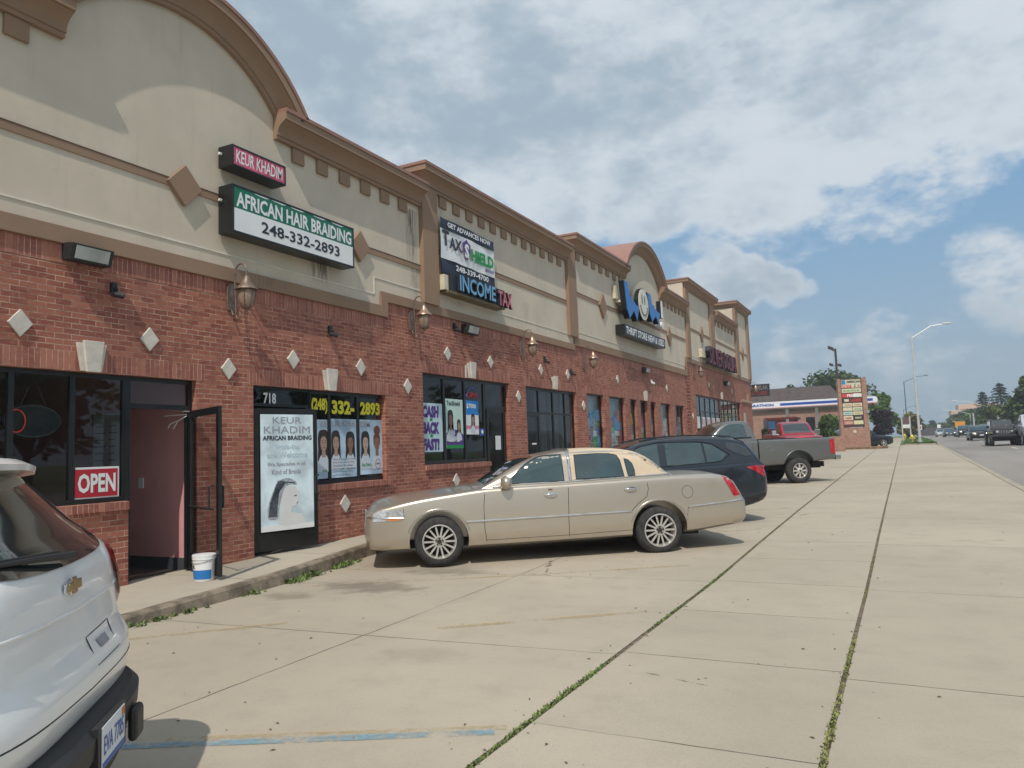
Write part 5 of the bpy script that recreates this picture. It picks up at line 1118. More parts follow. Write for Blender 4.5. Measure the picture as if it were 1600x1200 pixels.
# --- the champagne sedan
def sedan():
    Wd = .985; root = car_root('parked_sedan', 'champagne gold sedan with a cream vinyl rear roof parked nose to the kerb', 'car', (2.64, 9.07), Wd)
    PT = paint('champagne', (0.52, 0.465, 0.385), .65, .26, .07); VIN = plain('cream_vinyl', (0.60, 0.49, 0.355), .7, var=.07, scale=3, bump=.25, bscale=260)
    plan = [(-1.02, .80), (-.99, .85), (-.9, .905), (-.7, .955), (-.4, .985), (0.3, 1), (3.4, 1), (3.9, .985), (4.3, .955), (4.5, .925), (4.59, .88), (4.61, .83)]
    top = [(-1.02, .66), (-1.0, .78), (-.96, .84), (-.88, .90), (-.6, .965), (0, 1.03), (.6, 1.085), (1.0, 1.09), (3.2, 1.13), (3.5, 1.155), (3.95, 1.16), (4.2, 1.145), (4.36, 1.10), (4.47, .96), (4.56, .79), (4.61, .73)]
    side = [(-1.02, .62), (-1.0, .72), (-.9, .79), (-.7, .845), (-.3, .925), (.2, .99), (.75, 1.045), (1.9, 1.07), (3.1, 1.105), (3.5, 1.115), (4.0, 1.11), (4.22, 1.095), (4.36, 1.05), (4.47, .92), (4.56, .76), (4.61, .71)]
    bot = [(-1.02, .44), (-.99, .34), (-.92, .26), (-.6, .23), (0, .23), (.8, .235), (3.0, .27), (3.7, .29), (4.2, .34), (4.5, .37), (4.58, .40), (4.61, .47)]
    mb = body_loft(-1.02, 4.61, Wd, plan, top, side, bot, n=56)
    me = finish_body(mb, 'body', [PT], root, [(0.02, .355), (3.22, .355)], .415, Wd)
    base = [(.5, 1.05), (3.6, 1.13)]; roof = [(.62, 1.06), (.85, 1.20), (1.25, 1.415), (1.5, 1.50), (1.9, 1.555), (2.3, 1.572), (2.7, 1.555), (2.95, 1.515), (3.1, 1.45), (3.3, 1.30), (3.45, 1.165)]
    wb = [(.6, .86), (1.0, .905), (1.9, .925), (3.0, .905), (3.45, .84)]
    cb = cabin_loft(.62, 3.48, base, roof, wb, .30, .15); cme = cb.mesh('cabin'); sk = Skin([me, cme]); skb = Skin([me]); skc = Skin([cme])
    link('body', me, [PT, DARK], root, smooth=38); link('cabin', cme, [PT], root, smooth=45)
    for s in ('L', 'R'):
        def P(poly, nm, mt, off=.004, k=sk, lab=None): o = k.patch(poly, s, off).build(nm, mt, root, smooth=50, **({'label': lab} if lab else {})); return o
        # vinyl half roof sides
        P([(1.955, 1.115), (2.02, 1.13), (2.9, 1.14), (3.5, 1.15), (3.44, 1.19), (3.28, 1.34), (3.1, 1.46), (2.9, 1.525), (2.5, 1.56), (1.955, 1.555)], 'vinyl_roof_side', VIN, .006, skc)
        w1 = smooth_poly([(1.02, 1.10), (1.12, 1.22), (1.28, 1.36), (1.46, 1.455), (1.62, 1.485), (1.83, 1.49), (1.84, 1.11)][:6], 3, False) + [(1.84, 1.115)]
        w2 = [(2.02, 1.13), (2.02, 1.478), (2.35, 1.485), (2.55, 1.478), (2.66, 1.45), (2.70, 1.38), (2.74, 1.14)]
        w3 = [(2.80, 1.145), (2.765, 1.40), (2.83, 1.375), (2.88, 1.32), (2.905, 1.22), (2.905, 1.15)]
        P(w1, 'window', CG, .006, skc); P(w2, 'window', CG, .010, skc); P(w3, 'window', CG, .010, skc)
        m = MB()
        for w_ in (w1, w2, w3): skc.line(w_, s, .006, .009, closed=True, mb=m)
        m.build('window_rubber', RUBBER, root, smooth=60)
        m = MB(); skc.line([(.80, 1.065), (1.2, 1.095), (1.9, 1.10), (2.75, 1.128), (3.46, 1.15)], s, .010, .006, mb=m)
        skc.line([(1.93, 1.10), (1.93, 1.53)], s, .022, .004, mb=m); m.build('chrome_waist_strip', CHROME, root, smooth=60)
        m = MB(); skb.line([(-.98, .715), (-.75, .70), (-.46, .69)], s, .012, .003, mb=m); skb.line([(.40, .60), (1.85, .625), (2.80, .64)], s, .013, .003, mb=m); skb.line([(3.66, .665), (4.2, .70), (4.56, .735)], s, .012, .003, mb=m)
        m.build('side_moulding', CHROME, root, smooth=60)
        for cx in (.02, 3.22):
            m = MB(); skb.line([(cx + .445 * math.cos(R(a)), .36 + .43 * math.sin(R(a))) for a in range(18, 163, 9)], s, .012, .002, mb=m); m.build('wheel_arch_trim', CHROME, root, smooth=60)
        m = MB(); skb.line([(.68, 1.03), (.655, .8), (.66, .5), (.69, .26)], s, .0045, -.001, mb=m); skb.line([(1.885, 1.06), (1.87, .6), (1.87, .28)], s, .0045, -.001, mb=m)
        skb.line([(3.05, 1.09), (3.07, .95), (3.04, .84), (2.9, .74), (2.80, .64)], s, .0045, -.001, mb=m); skb.line([(.68, .335), (1.85, .345), (2.8, .37)], s, .003, .0, mb=m)
        skb.line([(3.66 + .085 * math.cos(R(a)), .88 + .09 * math.sin(R(a))) for a in range(0, 360, 20)], s, .0028, .0, mb=m, closed=True)
        skb.line([(-.46, .69), (-.47, .82)], s, .003, 0, mb=m); skb.line([(3.66, .66), (3.62, .40)], s, .003, 0, mb=m)
        m.build('panel_gap', RUBBER, root)
        for hx, hz in ((1.62, .925), (2.80, .955)):
            m = MB(); sg = -1 if s == 'L' else 1; c = skb.hit(hx, hz, s, .0)
            m.lathe([(.001, .0), (.06, .0), (.075, .012), (.001, .016)], (0, 0, 0), 'Y', 20); m.v = [(c.x + p[0] * 1.3, c.y + sg * (p[1]), c.z + p[2] * .42) for p in m.v]
            n0 = len(m.v); m.tube([(c.x - .085, c.y + sg * .012, c.z), (c.x - .04, c.y + sg * .035, c.z + .005), (c.x + .04, c.y + sg * .035, c.z + .005), (c.x + .085, c.y + sg * .012, c.z)], .013, 8)
            h = m.build('door_handle', CHROME, root, smooth=50)
        m = MB(); c = skb.hit(1.62, 1.0, s, .003); m.obox(c, (1, 0, 0), (0, 0, 1), (0, 1, 0), .03, .008, .003); m.build('keypad', plain('keypad', (.12, .05, .03), .4), root)
        P([(-.90, .655), (-.885, .76), (-.8, .805), (-.5, .80), (-.47, .77), (-.465, .70), (-.50, .655)], 'headlight', LAMPC, .006, skb)
        P([(-.70, .662), (-.70, .70), (-.50, .705), (-.50, .662)], 'indicator', LAMPO, .009, skb)
        P([(4.22, 1.085), (4.34, 1.05), (4.43, .92), (4.50, .80), (4.39, .785), (4.33, .90)], 'tail_light', LAMPR, .007, skb)
        sg = -1 if s == 'L' else 1
        m = MB(); v = []
        for i in range(9):
            a = i / 8; x = .90 + .16 * a; hw = .075 * math.sin(math.pi * (.12 + .80 * a)) + .02
            v.append([(x, sg * (1.02 + hw * 1.25 * math.cos(R(q)) * 1.0), 1.125 + (hw * .9 + .01) * math.sin(R(q))) for q in range(0, 360, 30)])
        m.loft(v); m.bar((.95, sg * .90, 1.07), (1.0, sg * .98, 1.09), .05, .03); m.build('wing_mirror', PT, root, smooth=50)
    # top of vinyl roof, screens
    m = skc.patch([(1.955, -.78), (3.32, -.78), (3.46, -.70), (3.46, .70), (3.32, .78), (1.955, .78)], 'T', .006, .08); m.build('vinyl_roof', VIN, root, smooth=50)
    m = MB(); m.tube([skc.hit(1.95, yy, 'T', .012) for yy in [-.74 + .074 * i for i in range(21)]], .022, 8); m.build('roof_band', CHROME, root, smooth=60)
    skc.patch([(.70, -.72), (1.25, -.60), (1.44, -.58), (1.44, .58), (1.25, .60), (.70, .72)], 'T', .008, .07).build('windscreen', WSG, root, smooth=50)
    skc.patch([(3.12, -.52), (3.38, -.60), (3.38, .60), (3.12, .52)], 'T', .009, .07).build('rear_screen', CG2, root, smooth=50)
    m = MB(); m.box(-1.035, -1.0, -.36, .36, .60, .80); 
    m.build('grille', CHROME, root, bevel=.01)
    m = MB()
    for k in range(12): m.box(-1.042, -1.034, -.33 + k * .056, -.30 + k * .056, .62, .78)
    m.build('grille_slots', DARK, root)
    m = MB(); m.tube([(.72, .1, 1.125), (.85, .55, 1.19)], .008, 6); m.tube([(.70, -.5, 1.115), (.86, -.05, 1.20)], .008, 6); m.build('wiper', RUBBER, root)
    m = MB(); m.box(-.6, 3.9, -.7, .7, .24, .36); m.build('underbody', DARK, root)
    for x in (.02, 3.22):
        for sg in (-1, 1): wheel(root, x, sg * (Wd - .125), .345, .345, .235, .23, sg, ALLOY, 14)
    m = MB(); m.box(4.60, 4.615, -.16, .16, .80, .90); m.build('number_plate', PAPER, root)
sedan()

# --- the dark estate-style SUV beside it
def suv_dark():
    Wd = .97; A = (3.08, 12.62); root = car_root('parked_suv', 'dark charcoal SUV parked between the champagne sedan and the grey pickup', 'car', A, Wd)
    PT = paint('charcoal', (0.022, 0.03, 0.042), .5, .25, .08)
    plan = [(-.92, .72), (-.85, .84), (-.6, .94), (-.2, .985), (.5, 1), (3.0, 1), (3.5, .97), (3.75, .92), (3.86, .84), (3.9, .78)]
    top = [(-.92, .60), (-.88, .80), (-.75, .93), (-.4, 1.02), (.3, 1.08), (.9, 1.11), (2, 1.12), (3.2, 1.14), (3.7, 1.12), (3.82, 1.04), (3.9, .9)]
    side = [(-.92, .55), (-.88, .72), (-.7, .85), (-.3, .95), (.5, 1.03), (1.5, 1.06), (2.8, 1.10), (3.4, 1.12), (3.75, 1.08), (3.85, .98), (3.9, .85)]
    bot = [(-.92, .40), (-.8, .28), (-.4, .25), (3.0, .27), (3.5, .34), (3.8, .42), (3.9, .50)]
    me = finish_body(body_loft(-.92, 3.9, Wd, plan, top, side, bot), 'body', [PT], root, [(0, .36), (2.85, .36)], .42, Wd)
    base = [(.3, 1.04), (3.9, 1.1)]; roof = [(.45, 1.06), (.9, 1.32), (1.35, 1.54), (1.8, 1.64), (2.4, 1.665), (3.1, 1.64), (3.5, 1.57), (3.62, 1.46), (3.75, 1.25), (3.85, 1.06)]
    wb = [(.45, .82), (1.0, .90), (2.0, .92), (3.0, .90), (3.6, .84), (3.85, .78)]
    cme = cabin_loft(.45, 3.86, base, roof, wb, .28, .16).mesh('cabin'); skc = Skin([cme]); skb = Skin([me]); sk = Skin([me, cme])
    link('body', me, [PT, DARK], root, smooth=38); link('cabin', cme, [PT], root, smooth=45)
    for s in ('L', 'R'):
        ws = [[(.92, 1.12), (1.2, 1.34), (1.48, 1.49), (1.78, 1.53), (1.78, 1.13)], [(1.92, 1.13), (1.92, 1.535), (2.3, 1.54), (2.62, 1.52), (2.66, 1.14)], [(2.70, 1.145), (2.67, 1.515), (2.85, 1.47), (3.10, 1.30), (2.98, 1.19)], [(3.10, 1.42), (3.28, 1.32), (3.50, 1.25), (3.62, 1.26), (3.52, 1.42), (3.36, 1.49), (3.12, 1.52)]]
        for w_ in ws[:3]: skc.patch(w_, s, .006).build('window', CG, root, smooth=50)
        skc.patch(ws[3], s, .006).build('window', CG2, root, smooth=50)
        m = MB(); skc.line([(.85, 1.10), (1.9, 1.115), (2.98, 1.17), (3.16, 1.29), (2.85, 1.50), (2.6, 1.55), (1.8, 1.56), (1.42, 1.49), (.85, 1.10)], s, .007, .007, mb=m); m.build('window_trim', RUBBER, root, smooth=60)
        m = MB(); skb.line([(1.86, 1.09), (1.84, .6), (1.82, .30)], s, .0045, -.001, mb=m); skb.line([(.72, 1.0), (.66, .7), (.68, .28)], s, .0045, -.001, mb=m); skb.line([(2.8, 1.1), (2.78, .9), (2.55, .68), (2.45, .3)], s, .0045, -.001, mb=m); skb.line([(.5, .86), (1.8, .90), (3.3, .96)], s, .004, .0, mb=m); m.build('panel_gap', RUBBER, root)
        m = MB(); skb.line([(2.50, .97), (2.70, .975)], s, .014, .014, mb=m); skb.line([(1.50, .95), (1.70, .955)], s, .014, .014, mb=m); m.build('door_handle', CHROME if False else PT, root, smooth=60)
        sk.patch([(3.42, 1.05), (3.60, 1.07), (3.86, 1.06), (3.875, .90), (3.78, .86), (3.60, .97)], s, .008).build('tail_light', LAMPR, root, smooth=50)
        sk.patch([(-.82, .78), (-.6, .86), (-.25, .88), (-.4, .78), (-.75, .70)], s, .008).build('headlight', LAMPC, root, smooth=50)
        skb.patch([(3.3, .36), (3.3, .46), (3.84, .56), (3.84, .44)], s, .006).build('bumper_skirt', BLACK_PL, root)
        sg = -1 if s == 'L' else 1; m = MB(); m.obox((.95, sg * 1.03, 1.17), (1, 0, 0), (0, 1, 0), (0, 0, 1), .08, .10, .07); m.build('wing_mirror', PT, root, bevel=.03)
        m = MB(); m.tube([skc.hit(x, sg * .60, 'T', .03) for x in (1.5, 1.9, 2.4, 2.9, 3.3)], .014, 6); m.build('roof_rail', PT, root)
    skc.patch([(.55, -.68), (1.35, -.60), (1.35, .60), (.55, .68)], 'T', .008, .08).build('windscreen', WSG, root, smooth=50)
    sk.patch([(-.60, 1.15), (.60, 1.15), (.50, 1.50), (-.50, 1.50)], 'B', .010, .08).build('rear_screen', CG2, root, smooth=50)
    m = MB(); m.box(3.38, 3.72, -.62, .62, 1.575, 1.61); m.build('spoiler', PT, root, bevel=.012)
    for x in (0, 2.85):
        for sg in (-1, 1): wheel(root, x, sg * (Wd - .12), .36, .36, .245, .23, sg, ALLOY, 5, 'broad')
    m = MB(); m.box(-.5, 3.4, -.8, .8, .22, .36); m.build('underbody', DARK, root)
    m = MB(); m.box(3.885, 3.915, -.16, .16, .72, .84); m.build('number_plate', PAPER, root)
suv_dark()

# --- grey pickup
def pickup(name, label, A, Wd, col, ang=CARDIR, scale=1.0, zoff=0, rimstyle=8):
    root = car_root(name, label, 'pickup truck', A, Wd * scale, ang, zoff=zoff); root.scale = (scale,) * 3
    PT = paint(name + '_paint', col, .45, .33, .05)
    # x: front axle 0, rear axle 3.65
    plan = [(-1.0, .80), (-.95, .88), (-.8, .95), (-.3, .99), (.5, 1), (4.6, 1), (4.86, .99), (4.9, .97)]
    top = [(-1.0, .70), (-.97, 1.05), (-.85, 1.16), (0, 1.22), (.9, 1.26), (2.3, 1.32), (4.9, 1.32)]
    side = [(-1.0, .65), (-.97, .98), (-.85, 1.08), (0, 1.16), (.9, 1.20), (2.3, 1.28), (4.9, 1.30)]
    bot = [(-1.0, .50), (-.9, .40), (0, .46), (.8, .46), (2.4, .48), (3.2, .50), (4.3, .58), (4.9, .62)]
    me = finish_body(body_loft(-1.0, 2.28, Wd, plan, top, side, bot, tuck=.05), 'body', [PT], root, [(0, .40)], .50, Wd); link('body', me, [PT, DARK], root, smooth=38)
    bd = body_loft(2.33, 4.9, Wd, plan, [(2.3, 1.31), (4.9, 1.33)], [(2.3, 1.30), (4.9, 1.32)], bot, tuck=.05, n=30); bme = finish_body(bd, 'bed', [PT], root, [(3.65, .42)], .52, Wd); link('bed', bme, [PT, DARK], root, smooth=38)
    m = MB(); m.box(2.42, 4.80, -.80, .80, 1.29, 1.345); m.build('bed_rail_cap', BLACK_PL, root, bevel=.006)
    base = [(.7, 1.18), (2.3, 1.2)]; roof = [(.45, 1.26), (.8, 1.50), (1.2, 1.84), (1.5, 1.95), (1.9, 1.965), (2.08, 1.93), (2.2, 1.76), (2.34, 1.30)]
    cme = cabin_loft(.45, 2.35, [(.4, 1.22), (2.3, 1.25)], roof, [(.45, .86), (1.2, .91), (2.3, .91)], .20, .14).mesh('cabin'); link('cabin', cme, [PT], root, smooth=45); skc = Skin([cme]); skb = Skin([me]); skd = Skin([bme])
    for s in ('L', 'R'):
        sg = -1 if s == 'L' else 1
        skc.patch([(.92, 1.36), (1.14, 1.64), (1.34, 1.80), (1.5, 1.85), (1.86, 1.85), (1.95, 1.80), (2.02, 1.37)], s, .006).build('window', CG, root, smooth=50)
        m = MB(); skb.line([(.86, 1.2), (.82, .8), (.84, .48)], s, .005, 0, mb=m); skb.line([(2.12, 1.22), (2.14, .8), (2.12, .5)], s, .005, 0, mb=m); m.build('panel_gap', RUBBER, root)
        m = MB(); skb.line([(1.85, 1.06), (2.03, 1.065)], s, .016, .014, mb=m); m.build('door_handle', PT, root)
        m = MB(); skd.line([(3.65 + .54 * math.cos(R(a)), .42 + .54 * math.sin(R(a))) for a in range(10, 171, 10)], s, .016, -.004, mb=m); skd.line([(2.5, 1.02), (2.72, 1.14), (3.2, 1.18), (4.5, 1.18), (4.8, 1.16)], s, .014, -.009, mb=m); m.build('flare', PT, root, smooth=60)
        skd.patch([(4.72, .82), (4.70, 1.22), (4.79, 1.27), (4.885, 1.27), (4.885, .80)], s, .008).build('tail_light', LAMPR, root, smooth=50)
        skb.patch([(-.93, .78), (-.9, 1.02), (-.7, 1.03), (-.68, .80)], s, .008).build('headlight', LAMPC, root, smooth=50)
        m = MB(); m.obox((1.06, sg * (Wd + .14), 1.36), (1, 0, 0), (0, 1, 0), (0, 0, 1), .07, .12, .13); m.bar((1.02, sg * .88, 1.26), (1.06, sg * (Wd + .06), 1.30), .04); m.build('wing_mirror', BLACK_PL if 'red' not in name else CHROME, root, bevel=.03)
        for x in (0, 3.65): wheel(root, x, sg * (Wd - .14), .41, .41, .235, .27, sg, ALLOY, rimstyle, 'broad')
    m = MB(); m.lathe([(.001, 0), (.016, 0), (.016, .004)], (0, 0, 0), 'Y', 10); c = skd.hit(2.75, .98, 'L', .003); m.v = [(p[0] + c.x, p[1] + c.y, p[2] + c.z) for p in m.v]; m.build('antenna_cap', CHROME, root)
    skc.patch([(.55, -.72), (1.25, -.62), (1.25, .62), (.55, .72)], 'T', .008, .08).build('windscreen', WSG, root, smooth=50)
    skc.patch([(-.62, 1.42), (.62, 1.42), (.55, 1.80), (-.55, 1.80)], 'B', .008, .08).build('rear_screen', CG2, root, smooth=50)
    m = MB(); m.box(4.93, 5.12, -.93, .93, .60, .78); m.build('rear_bumper', CHROME, root, bevel=.03)
    m = MB(); m.box(-1.09, -.92, -.93, .93, .50, .74); m.build('front_bumper', CHROME if 'red' not in name else PT, root, bevel=.04)
    m = MB(); m.box(-1.02, -.96, -.60, .60, .80, 1.06); m.build('grille', DARK, root, bevel=.02); m = MB(); m.box(-1.04, -1.0, -.62, .62, .91, .95); m.build('grille_bar', CHROME, root)
    m = MB(); m.box(-.5, 4.6, -.55, .55, .36, .56); m.box(4.3, 4.7, -.6, .6, .40, .56); m.bar((4.6, -.5, .44), (4.72, -.52, .42), .06); m.build('frame', DARK, root)
    m = MB(); m.box(5.11, 5.125, -.16, .16, .64, .75); m.build('number_plate', PAPER, root)
    for c in root.children:
        if not c.name.startswith('wheel'): c.location.z += .11
    return root
pk = (5.49, 25.73); a_ = CARDIR
pickup('parked_pickup', 'grey regular cab pickup parked beyond the dark SUV with its tail to the road', (pk[0] - 3.65 * math.cos(a_), pk[1] - 3.65 * math.sin(a_)), 1.0, (0.15, 0.155, 0.15), scale=1.0)

# --- white SUV at the left edge, seen from behind
def suv_white():
    P0 = CAM + _ray(168, 1150) * 3.05; th = R(40)
    root = thing('parked_suv', 'white SUV with black lower bumper and dark rear window, cut off at the left edge', 'car', (P0.x - .02 * math.cos(th), P0.y - .02 * math.sin(th), 0), th)
    PT = paint('pearl_white', (0.84, 0.83, 0.80), .0, .30, .10)
    def outline(z, xr, hw, D=.62, n=4.2, xf=-4.75):
        pts = []
        for i in range(33):
            a = -math.pi / 2 + math.pi * i / 32; u = math.sin(a); q = abs(math.cos(a)) ** (2 / n); s = (abs(u) ** (2 / n)) * (1 if u > 0 else -1)
            pts.append((xr - D + D * q, hw * s, z))
        for i in range(17):
            a = math.pi / 2 - math.pi * i / 16; u = math.sin(a); q = abs(math.cos(a)) ** (2 / 2.6); s = (abs(u) ** (2 / 2.6)) * (1 if u > 0 else -1)
            pts.append((xf + .9 - .9 * q, hw * s * .97, z))
        return pts
    prof = [(.60, -.075, .955), (.63, -.05, .97), (.72, -.035, .985), (.80, -.045, 1.01), (.86, -.085, 1.02), (.92, -.10, 1.02), (1.0, -.105, 1.02), (1.08, -.115, 1.015), (1.16, -.13, 1.0), (1.22, -.155, .99), (1.27, -.20, .965), (1.36, -.29, .905), (1.46, -.37, .87), (1.56, -.45, .835), (1.64, -.52, .80), (1.70, -.60, .76), (1.745, -.72, .70), (1.775, -.95, .60), (1.79, -1.3, .40)]
    prof = [(z if z < 1.2 else 1.2 + (z - 1.2) * .88, x, h) for z, x, h in prof]
    rings = [outline(z, x, h, xf=(-4.75 if z < 1.1 else -4.75 + (z - 1.1) * 3.2 + .9)) for z, x, h in prof]
    mb = MB(); mb.loft(rings); me = finish_body(mb, 'body', [PT], root, [(-1.12, .38), (-4.0, .38)], .45, 1.0); sk = Skin([me]); link('body', me, [PT, DARK], root, smooth=35)
    mb = MB(); mb.loft([outline(z, x, h, D=.70, n=3.4) for z, x, h in ((.27, -.10, .93), (.30, -.04, .96), (.44, .00, .975), (.50, .03, .985), (.575, .035, .99), (.605, .005, .985), (.615, -.06, .96))])
    me2 = finish_body(mb, 'lower_bumper', [BLACK_PL], root, [(-1.12, .38), (-4.0, .38)], .45, 1.0); link('lower_bumper', me2, [BLACK_PL, DARK], root, smooth=35); sk2 = Skin([me2])
    B = lambda poly, nm, mt, off=.004, step=.05, k=sk: k.patch(poly, 'B', off, step).build(nm, mt, root, smooth=50)
    gl = smooth_poly([(-.56, 1.225), (0, 1.20), (.56, 1.225), (.68, 1.285), (.70, 1.35), (.68, 1.46), (.66, 1.58), (0, 1.61), (-.66, 1.58), (-.68, 1.46), (-.70, 1.35), (-.68, 1.285)], 3)
    B(gl, 'rear_window', CG2, .006)
    for sg, s in ((1, 'R'), (-1, 'L')):
        sk.patch([(-1.35, 1.24), (-.95, 1.26), (-.86, 1.33), (-.95, 1.55), (-1.2, 1.64), (-1.9, 1.66), (-3.3, 1.62), (-3.7, 1.28)], s, .005).build('window', CG2, root, smooth=50)
        pts = [(.70 * sg, 1.12), (.78 * sg, 1.20), (.985 * sg, 1.19), (1.005 * sg, 1.05), (1.0 * sg, .93), (.88 * sg, .90), (.78 * sg, .98)]
        B(pts, 'tail_light', LAMPR, .022)
        sk.patch([(-.62, 1.155), (-.36, 1.15), (-.30, .95), (-.42, .90), (-.60, .95)], s, .008).build('tail_light', LAMPR, root, smooth=50)
        B([(.86 * sg, .745), (.975 * sg, .78), (.975 * sg, .80), (.86 * sg, .765)], 'reflector', plain('refl', (.12, .03, .03), .4), .006)
    m = MB(); sk.line([(-.80, .98), (-.82, .80), (-.78, .725), (0, .71), (.78, .725), (.82, .80), (.80, .98)], 'B', .0035, -.001, mb=m); m.build('panel_gap', RUBBER, root); m = MB(); sk.line([(.10, .775), (.42, .785), (.42, .905), (.10, .89)], 'B', .0025, 0, closed=True, mb=m); m.build('pocket_edge', RUBBER, root)
    m = MB(); sk.line([(-.8, 1.04), (0, 1.02), (.8, 1.04)], 'B', .010, -.004, mb=m); m.build('crease', PT, root, smooth=60)
    B([(.20, .825), (.33, .83), (.33, .865), (.20, .86)], 'gate_handle', plain('handle_grey', (.3, .3, .3), .4), .004)
    m = MB(); m.lathe([(.001, .02), (.03, .018), (.035, .0)], (-.19, .05, 1.215), 'X', 12); m.tube([sk.hit(.05, 1.225, 'B', .04), sk.hit(-.25, 1.25, 'B', .03), sk.hit(-.62, 1.27, 'B', .015)], [.016, .012, .006], 8); sk.line([(.02, 1.25), (-.7, 1.285)], 'B', .008, .014, mb=m); m.build('rear_wiper', RUBBER, root)
    m = MB(); pr = []
    for i in range(15):
        y = -.80 + 1.60 * i / 14; e = abs(y / .80) ** 3; x = -.42 - .10 * e; pr.append([(x - .22, y, 1.715 - .03 * e), (x - .02, y, 1.695 - .035 * e), (x + .035, y, 1.665 - .03 * e), (x + .03, y, 1.635 - .03 * e), (x - .05, y, 1.62 - .03 * e), (x - .22, y, 1.62)])
    m.loft(pr); m.v = [(p[0] - .02, p[1] * .90, 1.2 + (p[2] - 1.2) * .88 + .01) for p in m.v]; m.build('spoiler', PT, root, smooth=40); 
    # emblem, gold cross with bright edge
    c = sk.hit(0, 1.12, 'B', .004)
    for e, mt, nm, xo in ((1.0, CHROME, 'emblem_edge', .0), (.8, plain('emblem_gold', (.42, .30, .16), .3, metal=.8), 'emblem', .006)):
        a, b = .095 * e, .036 * e; q = [(-a, -b * .55), (-a * .36, -b * .55), (-a * .30, -b), (a * .36, -b), (a * .30, -b * .55), (a, -b * .55), (a * .93, b * .55), (a * .30, b * .55), (a * .25, b), (-a * .36, b), (-a * .30, b * .55), (-a * .93, b * .55)]
        m = MB(); m.prism(q, (c.x + xo, c.y, c.z), (0, 1, 0), (0, 0, 1), (1, 0, 0), .012); m.build(nm, mt, root, bevel=.003)
    # number plate in its recess
    zc = .52; c = sk2.hit(0, zc, 'B', .0)
    m = MB(); m.box(c.x - .02, c.x + .008, -.19, .19, zc - .09, zc + .085); m.build('plate_surround', BLACK_PL, root)
    m = MB(); m.box(c.x + .008, c.x + .013, -.155, .155, zc - .078, zc + .078); pl = m.build('number_plate', PAPER, root, bevel=.003)
    m = MB(); put_text(m, 'EVA 7785', (c.x + .0135, -.135, zc - .033), EY, EZ, .27, .072, .001, bold=.01); m.build('lettering', BLUE_T, pl)
    m = MB(); m.box(c.x + .013, c.x + .0142, -.15, .15, zc - .074, zc - .056); m.build('blue_band', BLUE_T, pl); m = MB(); m.box(c.x + .013, c.x + .0142, .11, .15, zc + .04, zc + .072); m.build('tab_sticker', plain('tab_orange', (.55, .16, .04), .5), pl)
    m = MB(); m.box(c.x - .01, c.x + .030, .28, .42, zc - .13, zc + .01); m.build('tow_cover', BLACK_PL, root, bevel=.02)
    for x in (-1.12, -4.0):
        for sg in (-1, 1): wheel(root, x, sg * .86, .37, .37, .25, .24, sg, ALLOY, 6, 'broad')
    m = MB(); m.box(-4.3, -.4, -.8, .8, .25, .5); m.build('underbody', DARK, root)
suv_white()

